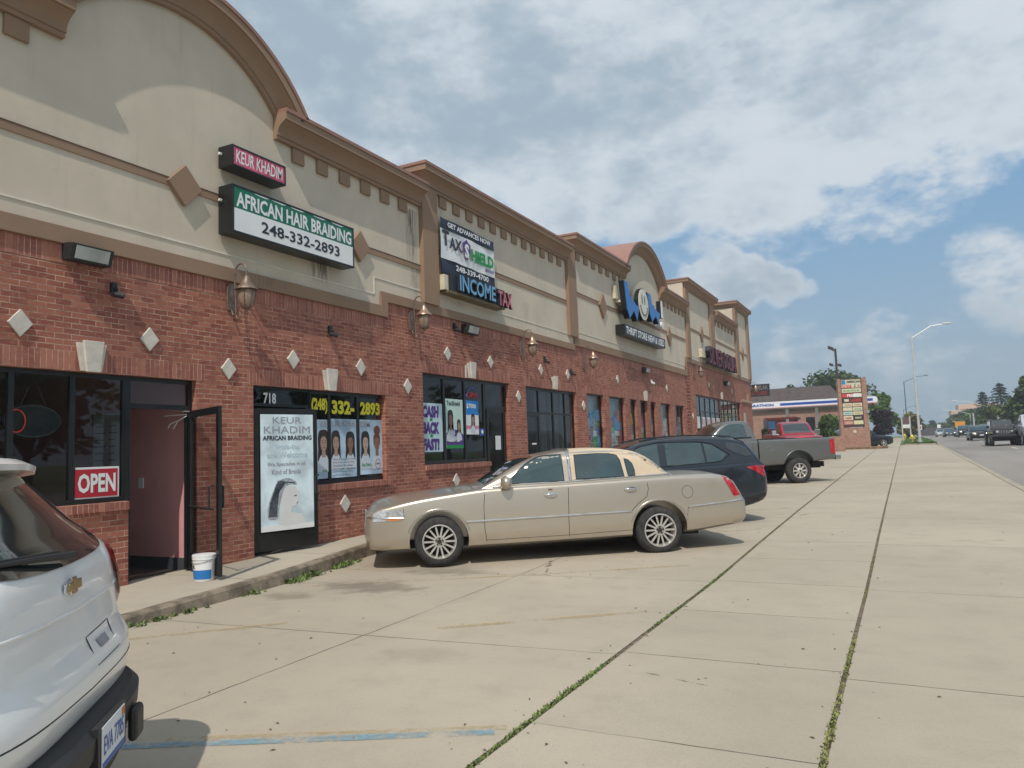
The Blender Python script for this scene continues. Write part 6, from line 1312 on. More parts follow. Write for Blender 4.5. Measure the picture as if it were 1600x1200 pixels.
# --- vehicles on the road and beyond, facing the camera
def traffic(name, label, cat, X, Y, col, H=1.45, L=4.6, Wd=.92, suv=False, lit=False, ang=None, group=None, gr='DARK'):
    root = thing(name, label, cat, (X, Y, (rz(X, Y) if X > 11 else gz(Y))), R(92) if ang is None else ang, group)
    PT = paint(name + str(round(X * 10)) + str(round(Y)), col, .4, .3, .05); hd = H * (.62 if suv else .60)
    plan = [(-.9, .78), (-.8, .92), (-.4, .99), (3, 1), (L - 1.3, .95), (L - .9, .85)]
    top = [(-.9, .52 * hd / .9), (-.87, .80 * hd), (-.7, .92 * hd), (.5, hd), (L - 1.5, hd * 1.04), (L - 1.0, hd), (L - .9, hd * .75)]
    side = [(x, z - .05) for x, z in top]; bot = [(-.9, .36), (-.7, .24), (L - 1.5, .24), (L - .9, .4)]
    me = finish_body(body_loft(-.9, L - .9, Wd, plan, top, side, bot, n=18), 'body', [PT], root, [(0, .34), (L - 1.85, .34)], .39, Wd); link('body', me, [PT, DARK], root, smooth=38)
    x1 = L - .95 if suv else L - 1.5
    cme = cabin_loft(.35, x1, [(.3, hd - .02), (x1, hd)], [(.38, hd), (.8, hd + (H - hd) * .6), (1.25, H * .985), (1.9, H), (x1 - .6, H * .985), (x1 - .2, hd + (H - hd) * .6), (x1, hd)], [(.4, Wd * .88), (1.2, Wd * .93), (x1, Wd * .88)], .28, .12, n=20).mesh('cabin'); link('cabin', cme, [PT], root, smooth=45)
    skc, skb = Skin([cme]), Skin([me])
    skc.patch([(.45, -Wd * .78), (1.18, -Wd * .66), (1.18, Wd * .66), (.45, Wd * .78)], 'T', .012, .15).build('windscreen', CG, root, smooth=50)
    for s in ('L', 'R'):
        skc.patch([(.95, hd + .05), (1.3, H - .17), (x1 - .75, H - .17), (x1 - .35, hd + .06)], s, .012, .2).build('window', CG2, root, smooth=50); sg = -1 if s == 'L' else 1
        skb.patch([(sg * Wd * .50, hd * .66), (sg * Wd * .84, hd * .72), (sg * Wd * .82, hd * .84), (sg * Wd * .50, hd * .80)], 'F', .015, .1).build('headlight', HLON if lit else LAMPC, root)
        m = MB(); m.obox((.75, sg * (Wd + .08), hd + .1), (1, 0, 0), (0, 1, 0), (0, 0, 1), .06, .09, .07); m.build('wing_mirror', PT, root, bevel=.02)
        for x in (0, L - 1.85): wheel(root, x, sg * (Wd - .12), .34, .34, .22, .22, sg, ALLOY, 5, 'broad', 20)
    skb.patch([(-Wd * .45, .42), (Wd * .45, .42), (Wd * .40, hd * .80), (-Wd * .40, hd * .80)], 'F', .012, .2).build('grille', MATS['dark_inside'] if gr == 'DARK' else CHROME, root)
    m = MB(); m.box(-.955, -.93, -.16, .16, .46, .56); m.build('number_plate', PAPER, root)
    m = MB(); m.box(-.6, L - 1.2, -.7, .7, .2, .4); m.build('underbody', DARK, root); return root
def onroad(px, py, Y): p = at(px, py, Y); return p.x
G_ = 'cars coming along the road'
traffic('car', 'black car with lit headlights just ahead of the lifted off-roader', 'car', onroad(1532, 680, 87), 87, (.012, .013, .015), 1.5, lit=True, group=G_)
traffic('car', 'dark SUV in the middle of the queue of oncoming cars, small and far', 'car', onroad(1508, 678, 128), 128, (.015, .018, .025), 1.72, suv=True, lit=True, group=G_)
traffic('car', 'small slate coloured car, second from the left of the oncoming cars', 'car', onroad(1485, 678, 143), 143, (.05, .08, .10), 1.48, group=G_)
traffic('car', 'silver white car, leftmost and farthest of the oncoming cars', 'car', onroad(1471, 676, 172), 172, (.50, .51, .52), 1.5, group=G_)
traffic('car', 'dark car half hidden behind the lifted off-roader', 'car', onroad(1547, 676, 100), 100, (.05, .055, .06), 1.6, suv=True, group=G_)
traffic('car', 'dark blue SUV emerging from behind the brick shop directory sign', 'car', at(1372, 682, 72).x, 72.5, (.02, .025, .035), 1.66, suv=True, ang=R(180 + 28), L=4.7)
def offroader():
    X = onroad(1569, 680, 64) ; Y = 64; root = thing('off_road_car', 'black boxy lifted off-roader with slotted grille and big tyres', 'off-roader', (X, Y, rz(X, Y)), R(91), 'cars coming along the road'); PT = paint('jeep_black', (.006, .007, .008), .0, .6, .02)
    m = MB(); m.box(-.35, 3.3, -.70, .70, .62, 1.12); m.build('body', PT, root, bevel=.03); m = MB(); m.box(-.3, 3.0, -.62, .62, .34, .64); m.build('chassis', DARK, root)
    m = MB(); m.loft([[(-.42, -.56, .70), (-.42, .56, .70), (-.42, .56, 1.20), (-.42, -.56, 1.20)], [(.9, -.70, .70), (.9, .70, .70), (.9, .70, 1.27), (.9, -.70, 1.27)]]); m.build('bonnet', PT, root, bevel=.03)
    m = MB(); m.loft([[(.85, -.70, 1.2), (.85, .70, 1.2), (.85, .70, 1.26), (.85, -.70, 1.26)], [(1.12, -.64, 1.2), (1.12, .64, 1.2), (1.12, .62, 1.86), (1.12, -.62, 1.86)], [(3.2, -.64, 1.2), (3.2, .64, 1.2), (3.2, .62, 1.90), (3.2, -.62, 1.90)]]); cb = m.build('cabin', PT, root, bevel=.03)
    m = MB(); m.add([(.905, -.60, 1.32), (.905, .60, 1.32), (1.10, .56, 1.80), (1.10, -.56, 1.80)], [(0, 1, 2, 3)]); m.v = [(p[0] - .02, p[1], p[2]) for p in m.v]; m.build('windscreen', cglass('jeep_glass', (.03, .045, .05)), root)
    for sg in (-1, 1):
        m = MB(); m.box(1.25, 3.0, sg * .655 - .01, sg * .655 + .01, 1.32, 1.76); m.build('window', CG2, root)
        m = MB(); m.box(-.45, .55, sg * .80 - .16, sg * .80 + .16, 1.02, 1.08); m.box(2.2, 3.1, sg * .80 - .16, sg * .80 + .16, 1.02, 1.08); m.build('mudguard', BLACK_PL, root, bevel=.02)
        m = MB(); m.lathe([(.001, -.03), (.09, -.02), (.09, .03)], (-.43, sg * .44, 1.0), 'X', 16); m.build('headlight', LAMPC, root)
        m = MB(); m.obox((1.0, sg * .86, 1.36), (1, 0, 0), (0, 1, 0), (0, 0, 1), .05, .10, .09); m.build('wing_mirror', BLACK_PL, root)
        for x in (0, 2.45): wheel(root, x, sg * .80, .44, .44, .22, .30, sg, MATS['hub_dark'] if False else ALLOY, 5, 'broad', 24)
    m = MB()
    for k in range(7): m.box(-.44, -.425, -.30 + k * .095, -.278 + k * .095, .86, 1.10)
    m.build('grille_slots', CHROME, root); m = MB(); m.box(-.62, -.45, -.75, .75, .62, .78); m.bar((-.6, -.3, .78), (-.6, .3, .78), .05); m.build('front_bumper', BLACK_PL, root, bevel=.03)
offroader()
pX = onroad(1624, 680, 62); pickup('white_pickup', 'white pickup truck at the right edge beside the lifted off-roader', (pX + 1.0, 62.0), 1.0, (.62, .62, .61), ang=R(91), zoff=.12)
# red pickup parked beyond the grey one, nose to the camera
p = at(1257, 678, 45); pickup('red_pickup', 'bright red pickup parked beyond the grey pickup, facing the camera', (p.x + .93, 43.6), 1.0, (.42, .025, .05), ang=R(110), zoff=.12)

# ------------------------------------------------------------------ background buildings and signs
BR2 = brick('brick_far', c1=(.30, .16, .115), c2=(.44, .27, .20))
# pylon directory sign
bl = at(1315.6, 691, 68); br = at(1360.5, 690, 68.5); w_ = (br - bl); w_.z = 0; Wp_ = w_.length; ax = w_.normalized(); gzp = gz(68)
t = thing('directory_sign', 'tall brick sign pylon with stacked pale shop name panels', 'directory sign', (bl.x, bl.y, gzp), math.atan2(ax.y, ax.x)); Hs = at(1310, 592, 68).z - gzp
m = MB(); m.box(0, Wp_, 0, .8, -.2, 1.75); m.build('base', BR2, t); m = MB(); m.box(0, .22, .05, .75, 1.75, Hs); m.build('post', BR2, t); m = MB(); m.box(Wp_ - .36, Wp_, .05, .75, 1.75, Hs); m.build('post', BR2, t)
m = MB(); m.box(.22, Wp_ - .36, .1, .7, 1.8, Hs - .05); m.build('cabinet', plain('cab_dark', (.07, .035, .03), .6), t)
CRM = flat('panel_cream', (.60, .58, .42)); rows = [(.0, .185, 1), (.19, .10, 1), (.295, .095, 1), (.395, .10, 1), (.50, .085, 2), (.59, .085, 2), (.68, .085, 2), (.77, .10, 2), (.875, .10, 2)]
HH = Hs - 1.95; x0, x1 = .26, Wp_ - .40
def pan(u0, u1, v0, v1, mat, txt=None, tm=INK, th=.5):
    a, b = x0 + (x1 - x0) * u0, x0 + (x1 - x0) * u1; zt_ = Hs - .1 - HH * v0; zb_ = Hs - .1 - HH * v1
    m = MB(); m.box(a + .02, b - .02, .085, .1, zb_ + .03, zt_ - .01); q = m.build('name_panel', mat, t)
    if txt: m = MB(); h_ = (zt_ - zb_) * th; put_text(m, txt, (a + .12, .083, (zt_ + zb_) / 2 - h_ / 2), EX, EZ, b - a - .24, h_, .002, bold=.03); m.build('lettering', tm, q)
RD = flat('panel_red', (.55, .06, .05)); BK = flat('panel_black', (.03, .03, .03)); BLU = flat('panel_blue', (.02, .20, .42))
pan(0, 1, 0, .185, CRM); m = MB(); zt_ = Hs - .1
def ptext(txt, u0, u1, v0, v1, mt, nm='lettering'):
    m = MB(); a, b = x0 + (x1 - x0) * u0, x0 + (x1 - x0) * u1; zt_ = Hs - .1 - HH * v0; zb_ = Hs - .1 - HH * v1; put_text(m, txt, (a, .079, zb_), EX, EZ, b - a, zt_ - zb_, .002, bold=.04); m.build(nm, mt, t)
def pbox(u0, u1, v0, v1, mt, nm='colour_block', y=.081):
    m = MB(); m.box(x0 + (x1 - x0) * u0, x0 + (x1 - x0) * u1, y, .0845, Hs - .1 - HH * v1, Hs - .1 - HH * v0); m.build(nm, mt, t)
pbox(.03, .22, .01, .10, BLU); ptext('AMERICAN', .27, .97, .02, .075, INK); pbox(.03, .52, .11, .175, RD); ptext('FRY', .06, .48, .12, .165, CRM); ptext('Z', .64, .74, .11, .165, INK); ptext('A', .82, .95, .11, .165, RD)
pan(0, 1, .19, .285, CRM, 'SILVER DOLLAR', GREEN_T, .42); pan(0, 1, .295, .385, RD); pbox(.6, 1, .30, .378, flat('panel_white', (.7, .7, .68))); ptext('FISH', .27, .72, .31, .372, WHITE)
pan(0, 1, .395, .49, BK); ptext('LADIES', .42, .96, .41, .475, RD); pbox(.1, .34, .415, .47, CRM)
for i, (v0, v1) in enumerate(((.50, .585), (.59, .675), (.68, .765), (.77, .87), (.875, .965))):
    for j in (0, 1):
        mt, tx, tmt = [(CRM, 'TAX OFFICE', RD), (CRM, 'HAIR', RD), (CRM, None, RD), (CRM, 'SHOES', GREEN_T), (flat('panel_grn', (.45, .58, .48)), 'OPTICAL', BLU), (CRM, 'BRAIDING', plain('gold_t', (.4, .3, .05), .5)), (CRM, 'BARBER', RD), (BK, 'PRINT', CRM), (flat('panel_pink', (.55, .2, .17)), 'NAILS', CRM), (flat('panel_lemon', (.62, .62, .38)), None, RD)][i * 2 + j]
        pan(.5 * j, .5 * j + .5, v0, v1, mt, None, tmt, .4)
        if tx: ptext(tx, .5 * j + .1, .5 * j + .42, v0 + .03, v1 - .03, tmt)
m = MB(); m.lathe([(.001, -.05), (.12, -.04), (.14, 0)], (Wp_ * .48, 0, 1.4), 'Y', 16)
m.build('round_emblem', CRM, t)
m = MB()
m.box(Wp_ - .16, Wp_ + .08, -.03, .04, 2.9, 3.12); m.build('floodlight', GREY_INK, t)
MULCH = plain('mulch', (.20, .12, .07), .95, var=.4, scale=6, bump=1, bscale=20); m = MB(); m.box(bl.x - .8, br.x + 1.2, bl.y - 1.2, br.y + 2.5, gzp - .2, gzp + .16); m.build('planting_bed', MULCH, loc=(0, 0, 0), kind='structure')

def lamp_post(name, label, base, H, arm, mat, r=.10, head=.6, rise=.9, group=None):
    t = thing(name, label, 'street lamp', base, 0, group); m = MB(); m.tube([(0, 0, 0), (0, 0, .35), (0, 0, .36), (0, 0, H)], [r * 1.6, r * 1.6, r, r * .6], 10); m.build('pole', mat, t, smooth=40)
    a = Vector(arm); m = MB(); m.tube([(0, 0, H - .1), a * .6 + Vector((0, 0, H - .1 + rise)), a + Vector((0, 0, H - .1 + rise * 1.12))], [.05, .04, .035], 8); m.build('arm', mat, t, smooth=40)
    d = a.normalized(); c = a + Vector((0, 0, H - .1 + rise * 1.16)) + d * head * .4; m = MB(); m.obox(c, d, (0, 0, 1), d.cross(Vector((0, 0, 1))), head * .55, .06, .14); m.build('lamp_head', mat, t, bevel=.03); return t
GALV = plain('galvanised', (.56, .56, .54), .45, metal=.3, var=.1); DPOLE = plain('dark_pole', (.045, .035, .03), .5)
b = at(1438, 694, 79); b.z = gz(79) + .05; tt = at(1422, 527, 79); lamp_post('street_lamp', 'tall pale steel street lamp on the grass verge, arm over the road', b, tt.z - b.z, (2.7, .6, 0), GALV, .12, rise=1.0)
TG = 'street lamps along the road'
for (x, y0, y1, Y, arm, lab, H) in [(1418, 596, 668, 160, (3.5, .5, 0), 'thin dark street lamp behind the pale one, left of it', None), (1414, 640, 668, 260, (3, .5, 0), 'faint small street lamp left of the dark one', None),
        (1540, 633, 672, 150, (-4.0, -.5, 0), 'street lamp on the far side, its arm over the road above the black car', None), (1518, 646, 674, 190, (-4.5, -.5, 0), 'smaller far side street lamp, second from the right', None), (1505, 655, 674, 250, (-5, -.5, 0), 'distant far side street lamp above the orange sign', None)]:
    a = at(x, y1, Y); a.z = gz(Y) + .05; c = at(x, y0, Y); lamp_post('street_lamp', lab, a, c.z - a.z, arm, GALV if 'far side' in lab else DPOLE, .10, group=TG)
for (x, y0, y1, Y, lab) in [(1562, 638, 676, 140, 'plain pole behind the lifted off-roader'), (1523, 645, 674, 175, 'plain pole between the far side street lamps')]:
    a = at(x, y1, Y); c = at(x, y0, Y); m = MB(); m.tube([(a.x, a.y, gz(Y)), (a.x, a.y, c.z)], [.17, .12], 8); m.build('utility_pole', GALV, label=lab, cat='pole')
t_ = at(1303, 545, 74); b = Vector((at(1309, 600, 74).x, 74, gz(74)))
t = thing('floodlight_pole', 'dark square pole with floodlights rising behind the directory sign', 'light pole', b); m = MB(); m.box(-.09, .09, -.09, .09, 0, t_.z - b.z); m.build('pole', DPOLE, t)
m = MB(); H_ = t_.z - b.z; m.obox((-.35, -.2, H_ + .05), (1, .3, -.4), (0, 1, 0), (0, 0, 1), .26, .2, .14); m.bar((-.3, -.15, H_ - .1), (0, 0, H_ - .25), .07); m.build('floodlight', DPOLE, t, bevel=.03)
m = MB(); z_ = at(1308, 571, 74).z - b.z; m.obox((-.42, -.1, z_ + .1), (1, 0, -.3), (0, 1, 0), (0, 0, 1), .16, .15, .12); m.obox((.28, -.1, z_), (1, 0, -.3), (0, 1, 0), (0, 0, 1), .16, .15, .12); m.bar((-.4, -.05, z_), (.3, -.05, z_ - .06), .05); m.build('floodlight', DPOLE, t, bevel=.03)

# filling station canopy
B_ = at(1371, 619.5, 100); zref = at(1371, 629.5, 100).z; Ya = 60.0
while at(1177, 640, Ya).z < zref: Ya += .25
A_ = at(1177, 640, Ya); A_ = A_ + (A_ - B_) * .25; A_.z = B_.z = 0
d = (B_ - A_); Lc = d.length; ax = d.normalized(); ang = math.atan2(ax.y, ax.x); zc1 = at(1366, 629.5, 99.5).z; zc2 = at(1366, 618.5, 99.5).z
t = thing('station_canopy', 'white filling station canopy with a blue stripe and red edge', 'canopy', (A_.x, A_.y, gz(92)), ang); z0 = zc1 - gz(92); z1 = zc2 - gz(92)
CW = flat('canopy_white', (.72, .74, .78)); CBL = flat('canopy_blue', (.015, .06, .34)); m = MB(); m.box(0, Lc - .5, 0, 11, z0 + .02, z1); m.lathe([(.5, 0), (.5, 10.9)], (Lc - .5, .05, (z0 + z1) / 2 + .0), 'Y', 16); m.v = [(p[0], p[1], min(max(p[2], z0 + .02), z1)) for p in m.v]; m.build('fascia', CW, t)
m = MB(); m.box(.1, Lc - .7, .1, 10.9, z0 - .03, z0 + .021); m.build('soffit', plain('soffit', (.30, .30, .31), .6), t)
ub = (z1 - z0); tx0 = Lc * .34
m = MB(); m.box(tx0 + 2.2, Lc - .9, -.02, 0, z0 + ub * .36, z0 + ub * .72); m.build('blue_stripe', CBL, t)
m = MB(); m.box(0, Lc - .2, -.02, 0, z0 + ub * .06, z0 + ub * .13); m.build('red_stripe', flat('canopy_red', (.60, .12, .12)), t)
ua = (at(1171, 632, 88) - A_).x / ax.x * 1.0
q0 = None
for s_ in range(0, 400):                       # where the stripe text begins and ends along the canopy
    u = Lc * s_ / 400; P = Vector((A_.x, A_.y, zc1)) + ax * u; v = P - CAM; px = 800 + FPX * v.dot(RT) / v.dot(FW)
    if q0 is None and px > 1170: q0 = u
    if px > 1210: q1 = u; break
m = MB(); put_text(m, 'MARATHON', (q0 - .3, -.02, z0 + ub * .34), EX, EZ, q1 - q0 + .2, ub * .40, .01, bold=.04); m.build('lettering', CBL, t)
t.children[[c.name for c in t.children].index(next(c.name for c in t.children if c.name.startswith('blue_stripe')))].data.transform(Matrix.Translation((q1 + .3 - (tx0 + 2.2), 0, 0)) @ Matrix.Translation((Lc - .9, 0, 0)) @ Matrix.Diagonal(((Lc - .9 - (q1 + .3)) / (Lc - .9 - (tx0 + 2.2)), 1, 1, 1)) @ Matrix.Translation((-(Lc - .9), 0, 0)) @ Matrix.Translation((-(q1 + .3 - (tx0 + 2.2)), 0, 0)))
for u in (.40, .60, .86):
    m = MB(); m.box(Lc * u - .18, Lc * u + .18, 4, 4.36, 0, z0); m.build('column', CW, t)
p = at(1227, 670, 98); m = MB(); m.box(p.x - .3, p.x + .3, 97.6, 98.4, gz(98), gz(98) + 1.9); m.build('fuel_pump', CW, label='white fuel pump under the canopy', cat='fuel pump')
# brick house with dark roof behind, low red kiosk
def gable(name, label, px0, px1, ytop, yeave, ybase, Y, wall, roofm, depth=9, hip=3.0):
    a, b = at(px0, yeave, Y), at(px1, yeave, Y); zr = at((px0 + px1) / 2, ytop, Y + depth / 2).z; t = thing(name, label, 'house', ((a.x + b.x) / 2, Y, gz(Y))); z = gz(Y); ze = (a.z + b.z) / 2 - z; zr -= z; w = (b.x - a.x) / 2
    m = MB(); m.box(-w, w, 0, depth, 0, ze); m.build('wall', wall, t)
    m = MB(); e = .5; m.add([(-w - e, -e, ze), (w + e, -e, ze), (w + e, depth + e, ze), (-w - e, depth + e, ze), (-w + hip, depth / 2, zr), (w - hip, depth / 2, zr)], [(0, 1, 5, 4), (2, 3, 4, 5), (1, 2, 5), (3, 0, 4), (0, 3, 2, 1)]); m.build('roof', roofm, t)
    n_ = max(2, int(2 * w / 2.6))
    for k in range(n_):
        x = -w + (k + .5) * 2 * w / n_; m = MB(); m.box(x - .6, x + .6, -.05, .02, ze * .35, ze * .75); f = m.build('window', CG2, t); m = MB(); m.box(x - .68, x + .68, -.03, .01, ze * .35 - .08, ze * .35); m.build('sill', WHITE_STONE, f)
    return t
RF = plain('shingle', (.075, .055, .05), .9, var=.35, scale=2, bump=.6, bscale=8)
gable('brick_house', 'brick house with a wide dark shingled roof behind the canopy', 1150, 1318, 606, 640, 680, 118, BR2, RF, 12, 2.0)
p0, p1 = at(1184, 680, 96), at(1224, 655, 96); m = MB()
t = thing('kiosk', 'low dark red kiosk under the left part of the canopy', 'kiosk', (p0.x, 104, gz(104)))
q1_ = at(1226, 655, 104); w = q1_.x - at(1186, 655, 104).x; h = q1_.z - gz(104); m.box(0, w, 0, 5, 0, h); m.build('wall', plain('kiosk_red', (.22, .03, .04), .7), t)
m = MB(); m.box(-.3, w + .3, -.3, 5.3, h, h + .25); m.build('roof', plain('kiosk_roof', (.35, .07, .05), .6), t); m = MB(); m.box(w * .55, w * .80, -.03, 0, 0, 2.1); m.build('door', CG2, t)
m = MB(); m.box(.1, w * .3, -.06, 0, h - 1.2, h - .2); m.build('sign_panel', flat('kblue', (.05, .25, .55)), t)
# big pale building far right
def slab(px0, px1, y0, Y, name, label, mat, dep=18):
    a, b = at(px0, y0, Y), at(px1, y0, Y); t = thing(name, label, 'building', (a.x, Y, gz(Y))); H_ = a.z - gz(Y); w = b.x - a.x
    m = MB(); m.box(0, w, 0, dep, 0, H_); m.build('wall', mat, t)
    for r in range(int(H_ / 3.4)):
        m = MB(); m.box(.6, w - .6, -.06, 0, 1.2 + r * 3.4, 2.5 + r * 3.4); m.build('window_band', plain('far_glass', (.22, .17, .14), .4), t)
    return t
PB = plain('pinkish_concrete', (.58, .40, .30), .85, var=.06, scale=.2)
slab(1486, 1552, 641, 420, 'office_block', 'lower wing of the far pinkish block', PB, 25); slab(1497, 1560, 632, 446, 'office_block', 'taller rear wing of the far pinkish block', PB, 25)
# orange roadside sign, small road furniture
a = at(1500, 663, 150); t = thing('road_sign', 'orange diamond works sign beside the road far away', 'road sign', (a.x, 150, gz(150))); m = MB(); z_ = a.z - gz(150); m.prism([(-.75, -.5), (.75, -.5), (.75, .5), (-.75, .5)], (0, 0, z_), EX, EZ, EY, .04); m.build('panel', flat('works_orange', (.70, .30, .03)), t)
m = MB(); m.bar((-.5, .04, 0), (-.5, .04, z_), .06); m.bar((.5, .04, 0), (.5, .04, z_), .06); m.build('leg', GALV, t)
a = at(1467, 666, 200); t = thing('road_sign', 'small white sign left of the orange one', 'road sign', (a.x, 200, gz(200))); m = MB(); z_ = a.z - gz(200); m.box(-.35, .35, 0, .04, z_ - .4, z_ + .4); m.build('panel', WHITE, t); m = MB(); m.bar((0, .05, 0), (0, .05, z_), .06); m.build('post', GALV, t)
a = at(1437, 668, 95); t = thing('road_sign', 'small red and white sign just right of the pale street lamp', 'road sign', (a.x, 95, gz(95))); m = MB(); z_ = a.z - gz(95); m.box(-.18, .22, 0, .03, z_ - .25, z_ + .28); m.build('panel', WHITE, t); m = MB(); m.box(-.12, .16, -.004, 0, z_ - .14, z_ + .14); m.build('red_field', RED_S, t); m = MB(); m.bar((0, .05, 0), (0, .05, z_), .05); m.build('post', GALV, t)
def hydrant(px, py, Y, label, s=1.0, body=(.70, .55, .05)):
    a = at(px, py, Y); t = thing('fire_hydrant', label, 'hydrant', (a.x, Y, gz(Y) + .05)); m = MB(); m.lathe([(.17, 0), (.17, .06), (.12, .08), (.115, .5), (.15, .52), (.15, .56)], n=14); m.v = [(x * s, y * s, z * s) for x, y, z in m.v]; m.build('barrel', plain('hyd_base' + label[:6], (.62, .30, .12) if 'orange' in label else body, .5), t, smooth=40)
    m = MB(); m.lathe([(.15, .56), (.14, .66), (.08, .74), (.03, .76), (.03, .82), (.001, .82)], n=14); m.tube([(-.24, 0, .45), (.24, 0, .45)], .06, 8); m.tube([(0, -.24, .42), (0, 0, .42)], .075, 8); m.v = [(x * s, y * s, z * s) for x, y, z in m.v]; m.build('bonnet', plain('hyd_yellow', (.72, .60, .06), .5), t, smooth=40)
hydrant(1425.5, 686, 85, 'yellow hydrant with an orange base beside the pale street lamp', 1.0); hydrant(1413.5, 680, 112, 'all yellow hydrant farther back on the verge, left of the other', 1.0)
a = at(1420, 660, 108); t = thing('sign_posts', 'grey framed board on two posts on the verge behind the hydrants', 'sign frame', (a.x - .4, 108, gz(108))); z_ = at(1420, 650, 108).z - gz(108); m = MB(); m.box(-.45, -.3, 0, .12, 0, z_); m.box(.45, .6, 0, .12, 0, z_); m.build('posts', GALV, t); m = MB(); m.box(-.3, .45, 0, .1, z_ - 1.0, z_ - .2); m.build('board', plain('board_dark', (.14, .08, .08), .6), t); m = MB(); m.box(-.3, .45, 0, .1, z_ - 1.5, z_ - 1.05); m.build('lower_board', PAPER, t)
# low dark fence at the end of the road and a low wall by the red pickup
a, b = at(1432, 668, 230), at(1470, 668, 230); t = thing('fence', 'long low dark fence beyond the bend of the road', 'fence', ((a.x + b.x) / 2, 230, gz(230))); w = (b.x - a.x) / 2
m = MB(); m.box(-w, w, 0, .1, .2, 2.3); m.build('panel', plain('fence_dark', (.09, .09, .10), .8), t)
for k in range(9): m = MB(); m.box(-w + k * w / 4 - .08, -w + k * w / 4 + .08, -.1, 0, 0, 2.5); m.build('post', DPOLE, t)
a, b = at(1296, 676, 62), at(1314, 676, 62); m = MB(); m.box(a.x, b.x + .2, 62, 62.4, gz(62), gz(62) + 1.15); m.build('low_wall', BR2, label='low brick wall between the red pickup and the directory sign', cat='wall')

# ------------------------------------------------------------------ trees and shrubs
def leafmat(name, col, var=.45):
    m, n, b = mk(name); p = n.obj(); c = n.mix(n.ramp(n.noise(p, .8, 3), .35, .65), tuple(k * (1 - var) for k in col), tuple(k * (1 + var) for k in col)); c = n.mix(n.ramp(n.noise(p, 7, 2), .3, .7), c, n.mix(.5, c, tuple(k * 1.5 for k in col)))
    n.put(b.inputs['Base Color'], c); b.inputs['Roughness'].default_value = .7; b.inputs['Specular IOR Level'].default_value = .2; return m
LM = dict(oak=leafmat('leaf_oak', (.055, .085, .022)), green=leafmat('leaf_green', (.075, .13, .03)), lime=leafmat('leaf_lime', (.13, .17, .035)), plum=leafmat('leaf_plum', (.035, .022, .026)), fir=leafmat('leaf_fir', (.022, .04, .026)), yew=leafmat('leaf_yew', (.05, .075, .02)), pale=leafmat('leaf_pale', (.09, .12, .035)), rust=leafmat('leaf_rust', (.14, .13, .04)))
BARK = plain('bark', (.10, .075, .055), .95, var=.35, scale=4, bump=1, bscale=15)
def tree(name, label, X, Y, H, Wr, kind, cat='tree', n=2600, leaf=.30, crown0=.25, seed=1, flat_=1.0, blobs=None, z=None, group=None):
    rnd = random.Random(seed * 77 + int(X * 10)); z = gz(Y) if z is None else z; t = thing(name, label, cat, (X, Y, z), 0, group)
    m = MB(); tr = max(.06, H * .03); top_ = H * (crown0 + .35); m.tube([(0, 0, -.1), (.02, 0, H * .12), (rnd.uniform(-.1, .1), 0, H * crown0), (0, 0, top_)], [tr * 1.4, tr, tr * .8, tr * .3], 9)
    B = []
    nb = blobs or 13
    for k in range(nb):
        a = rnd.uniform(0, 6.28); h = rnd.uniform(crown0 + .10, .90); prof = math.sin(math.pi * min(1, max(0, (h - crown0) / (1.02 - crown0))) ** .75); r = Wr * .72 * prof * rnd.uniform(.35, 1.0)
        B.append((r * math.cos(a), r * math.sin(a), H * h, Wr * rnd.uniform(.28, .50), H * (1 - crown0) * rnd.uniform(.11, .20)))
    B.append((0, 0, H * (crown0 + .42), Wr * .55, H * (1 - crown0) * .36))
    for (bx, by, bz, _, _) in B[:8]: m.tube([(0, 0, H * (crown0 + rnd.uniform(-.05, .2))), (bx * .5, by * .5, bz * .88), (bx, by, bz)], [tr * .5, tr * .3, tr * .1], 6)
    m.build('trunk', BARK, t, smooth=50)
    m = MB(); vs = []; fs = []
    tot = sum(b[3] ** 2 for b in B)
    for (bx, by, bz, br_, bh) in B:
        k = int(n * br_ ** 2 / tot)
        for _ in range(k):
            u = rnd.gauss(0, 1), rnd.gauss(0, 1), rnd.gauss(0, 1); l = math.sqrt(sum(q * q for q in u)) or 1; rr = rnd.random() ** .35 * rnd.uniform(.9, 1.12)
            c = Vector((bx + u[0] / l * br_ * rr, by + u[1] / l * br_ * rr, bz + u[2] / l * bh * rr)); s = leaf * rnd.uniform(.5, 1.25)
            d1 = Vector((rnd.uniform(-1, 1), rnd.uniform(-1, 1), rnd.uniform(-.6, .6))).normalized(); d2 = d1.cross(Vector((rnd.uniform(-1, 1), rnd.uniform(-1, 1), rnd.uniform(-1, 1)))).normalized()
            o = len(vs); vs += [c - d1 * s, c + d2 * s * .55, c + d1 * s * .9, c - d2 * s * .5]; fs.append((o, o + 1, o + 2, o + 3))
    m.add(vs, fs); m.build('crown', LM[kind], t); return t
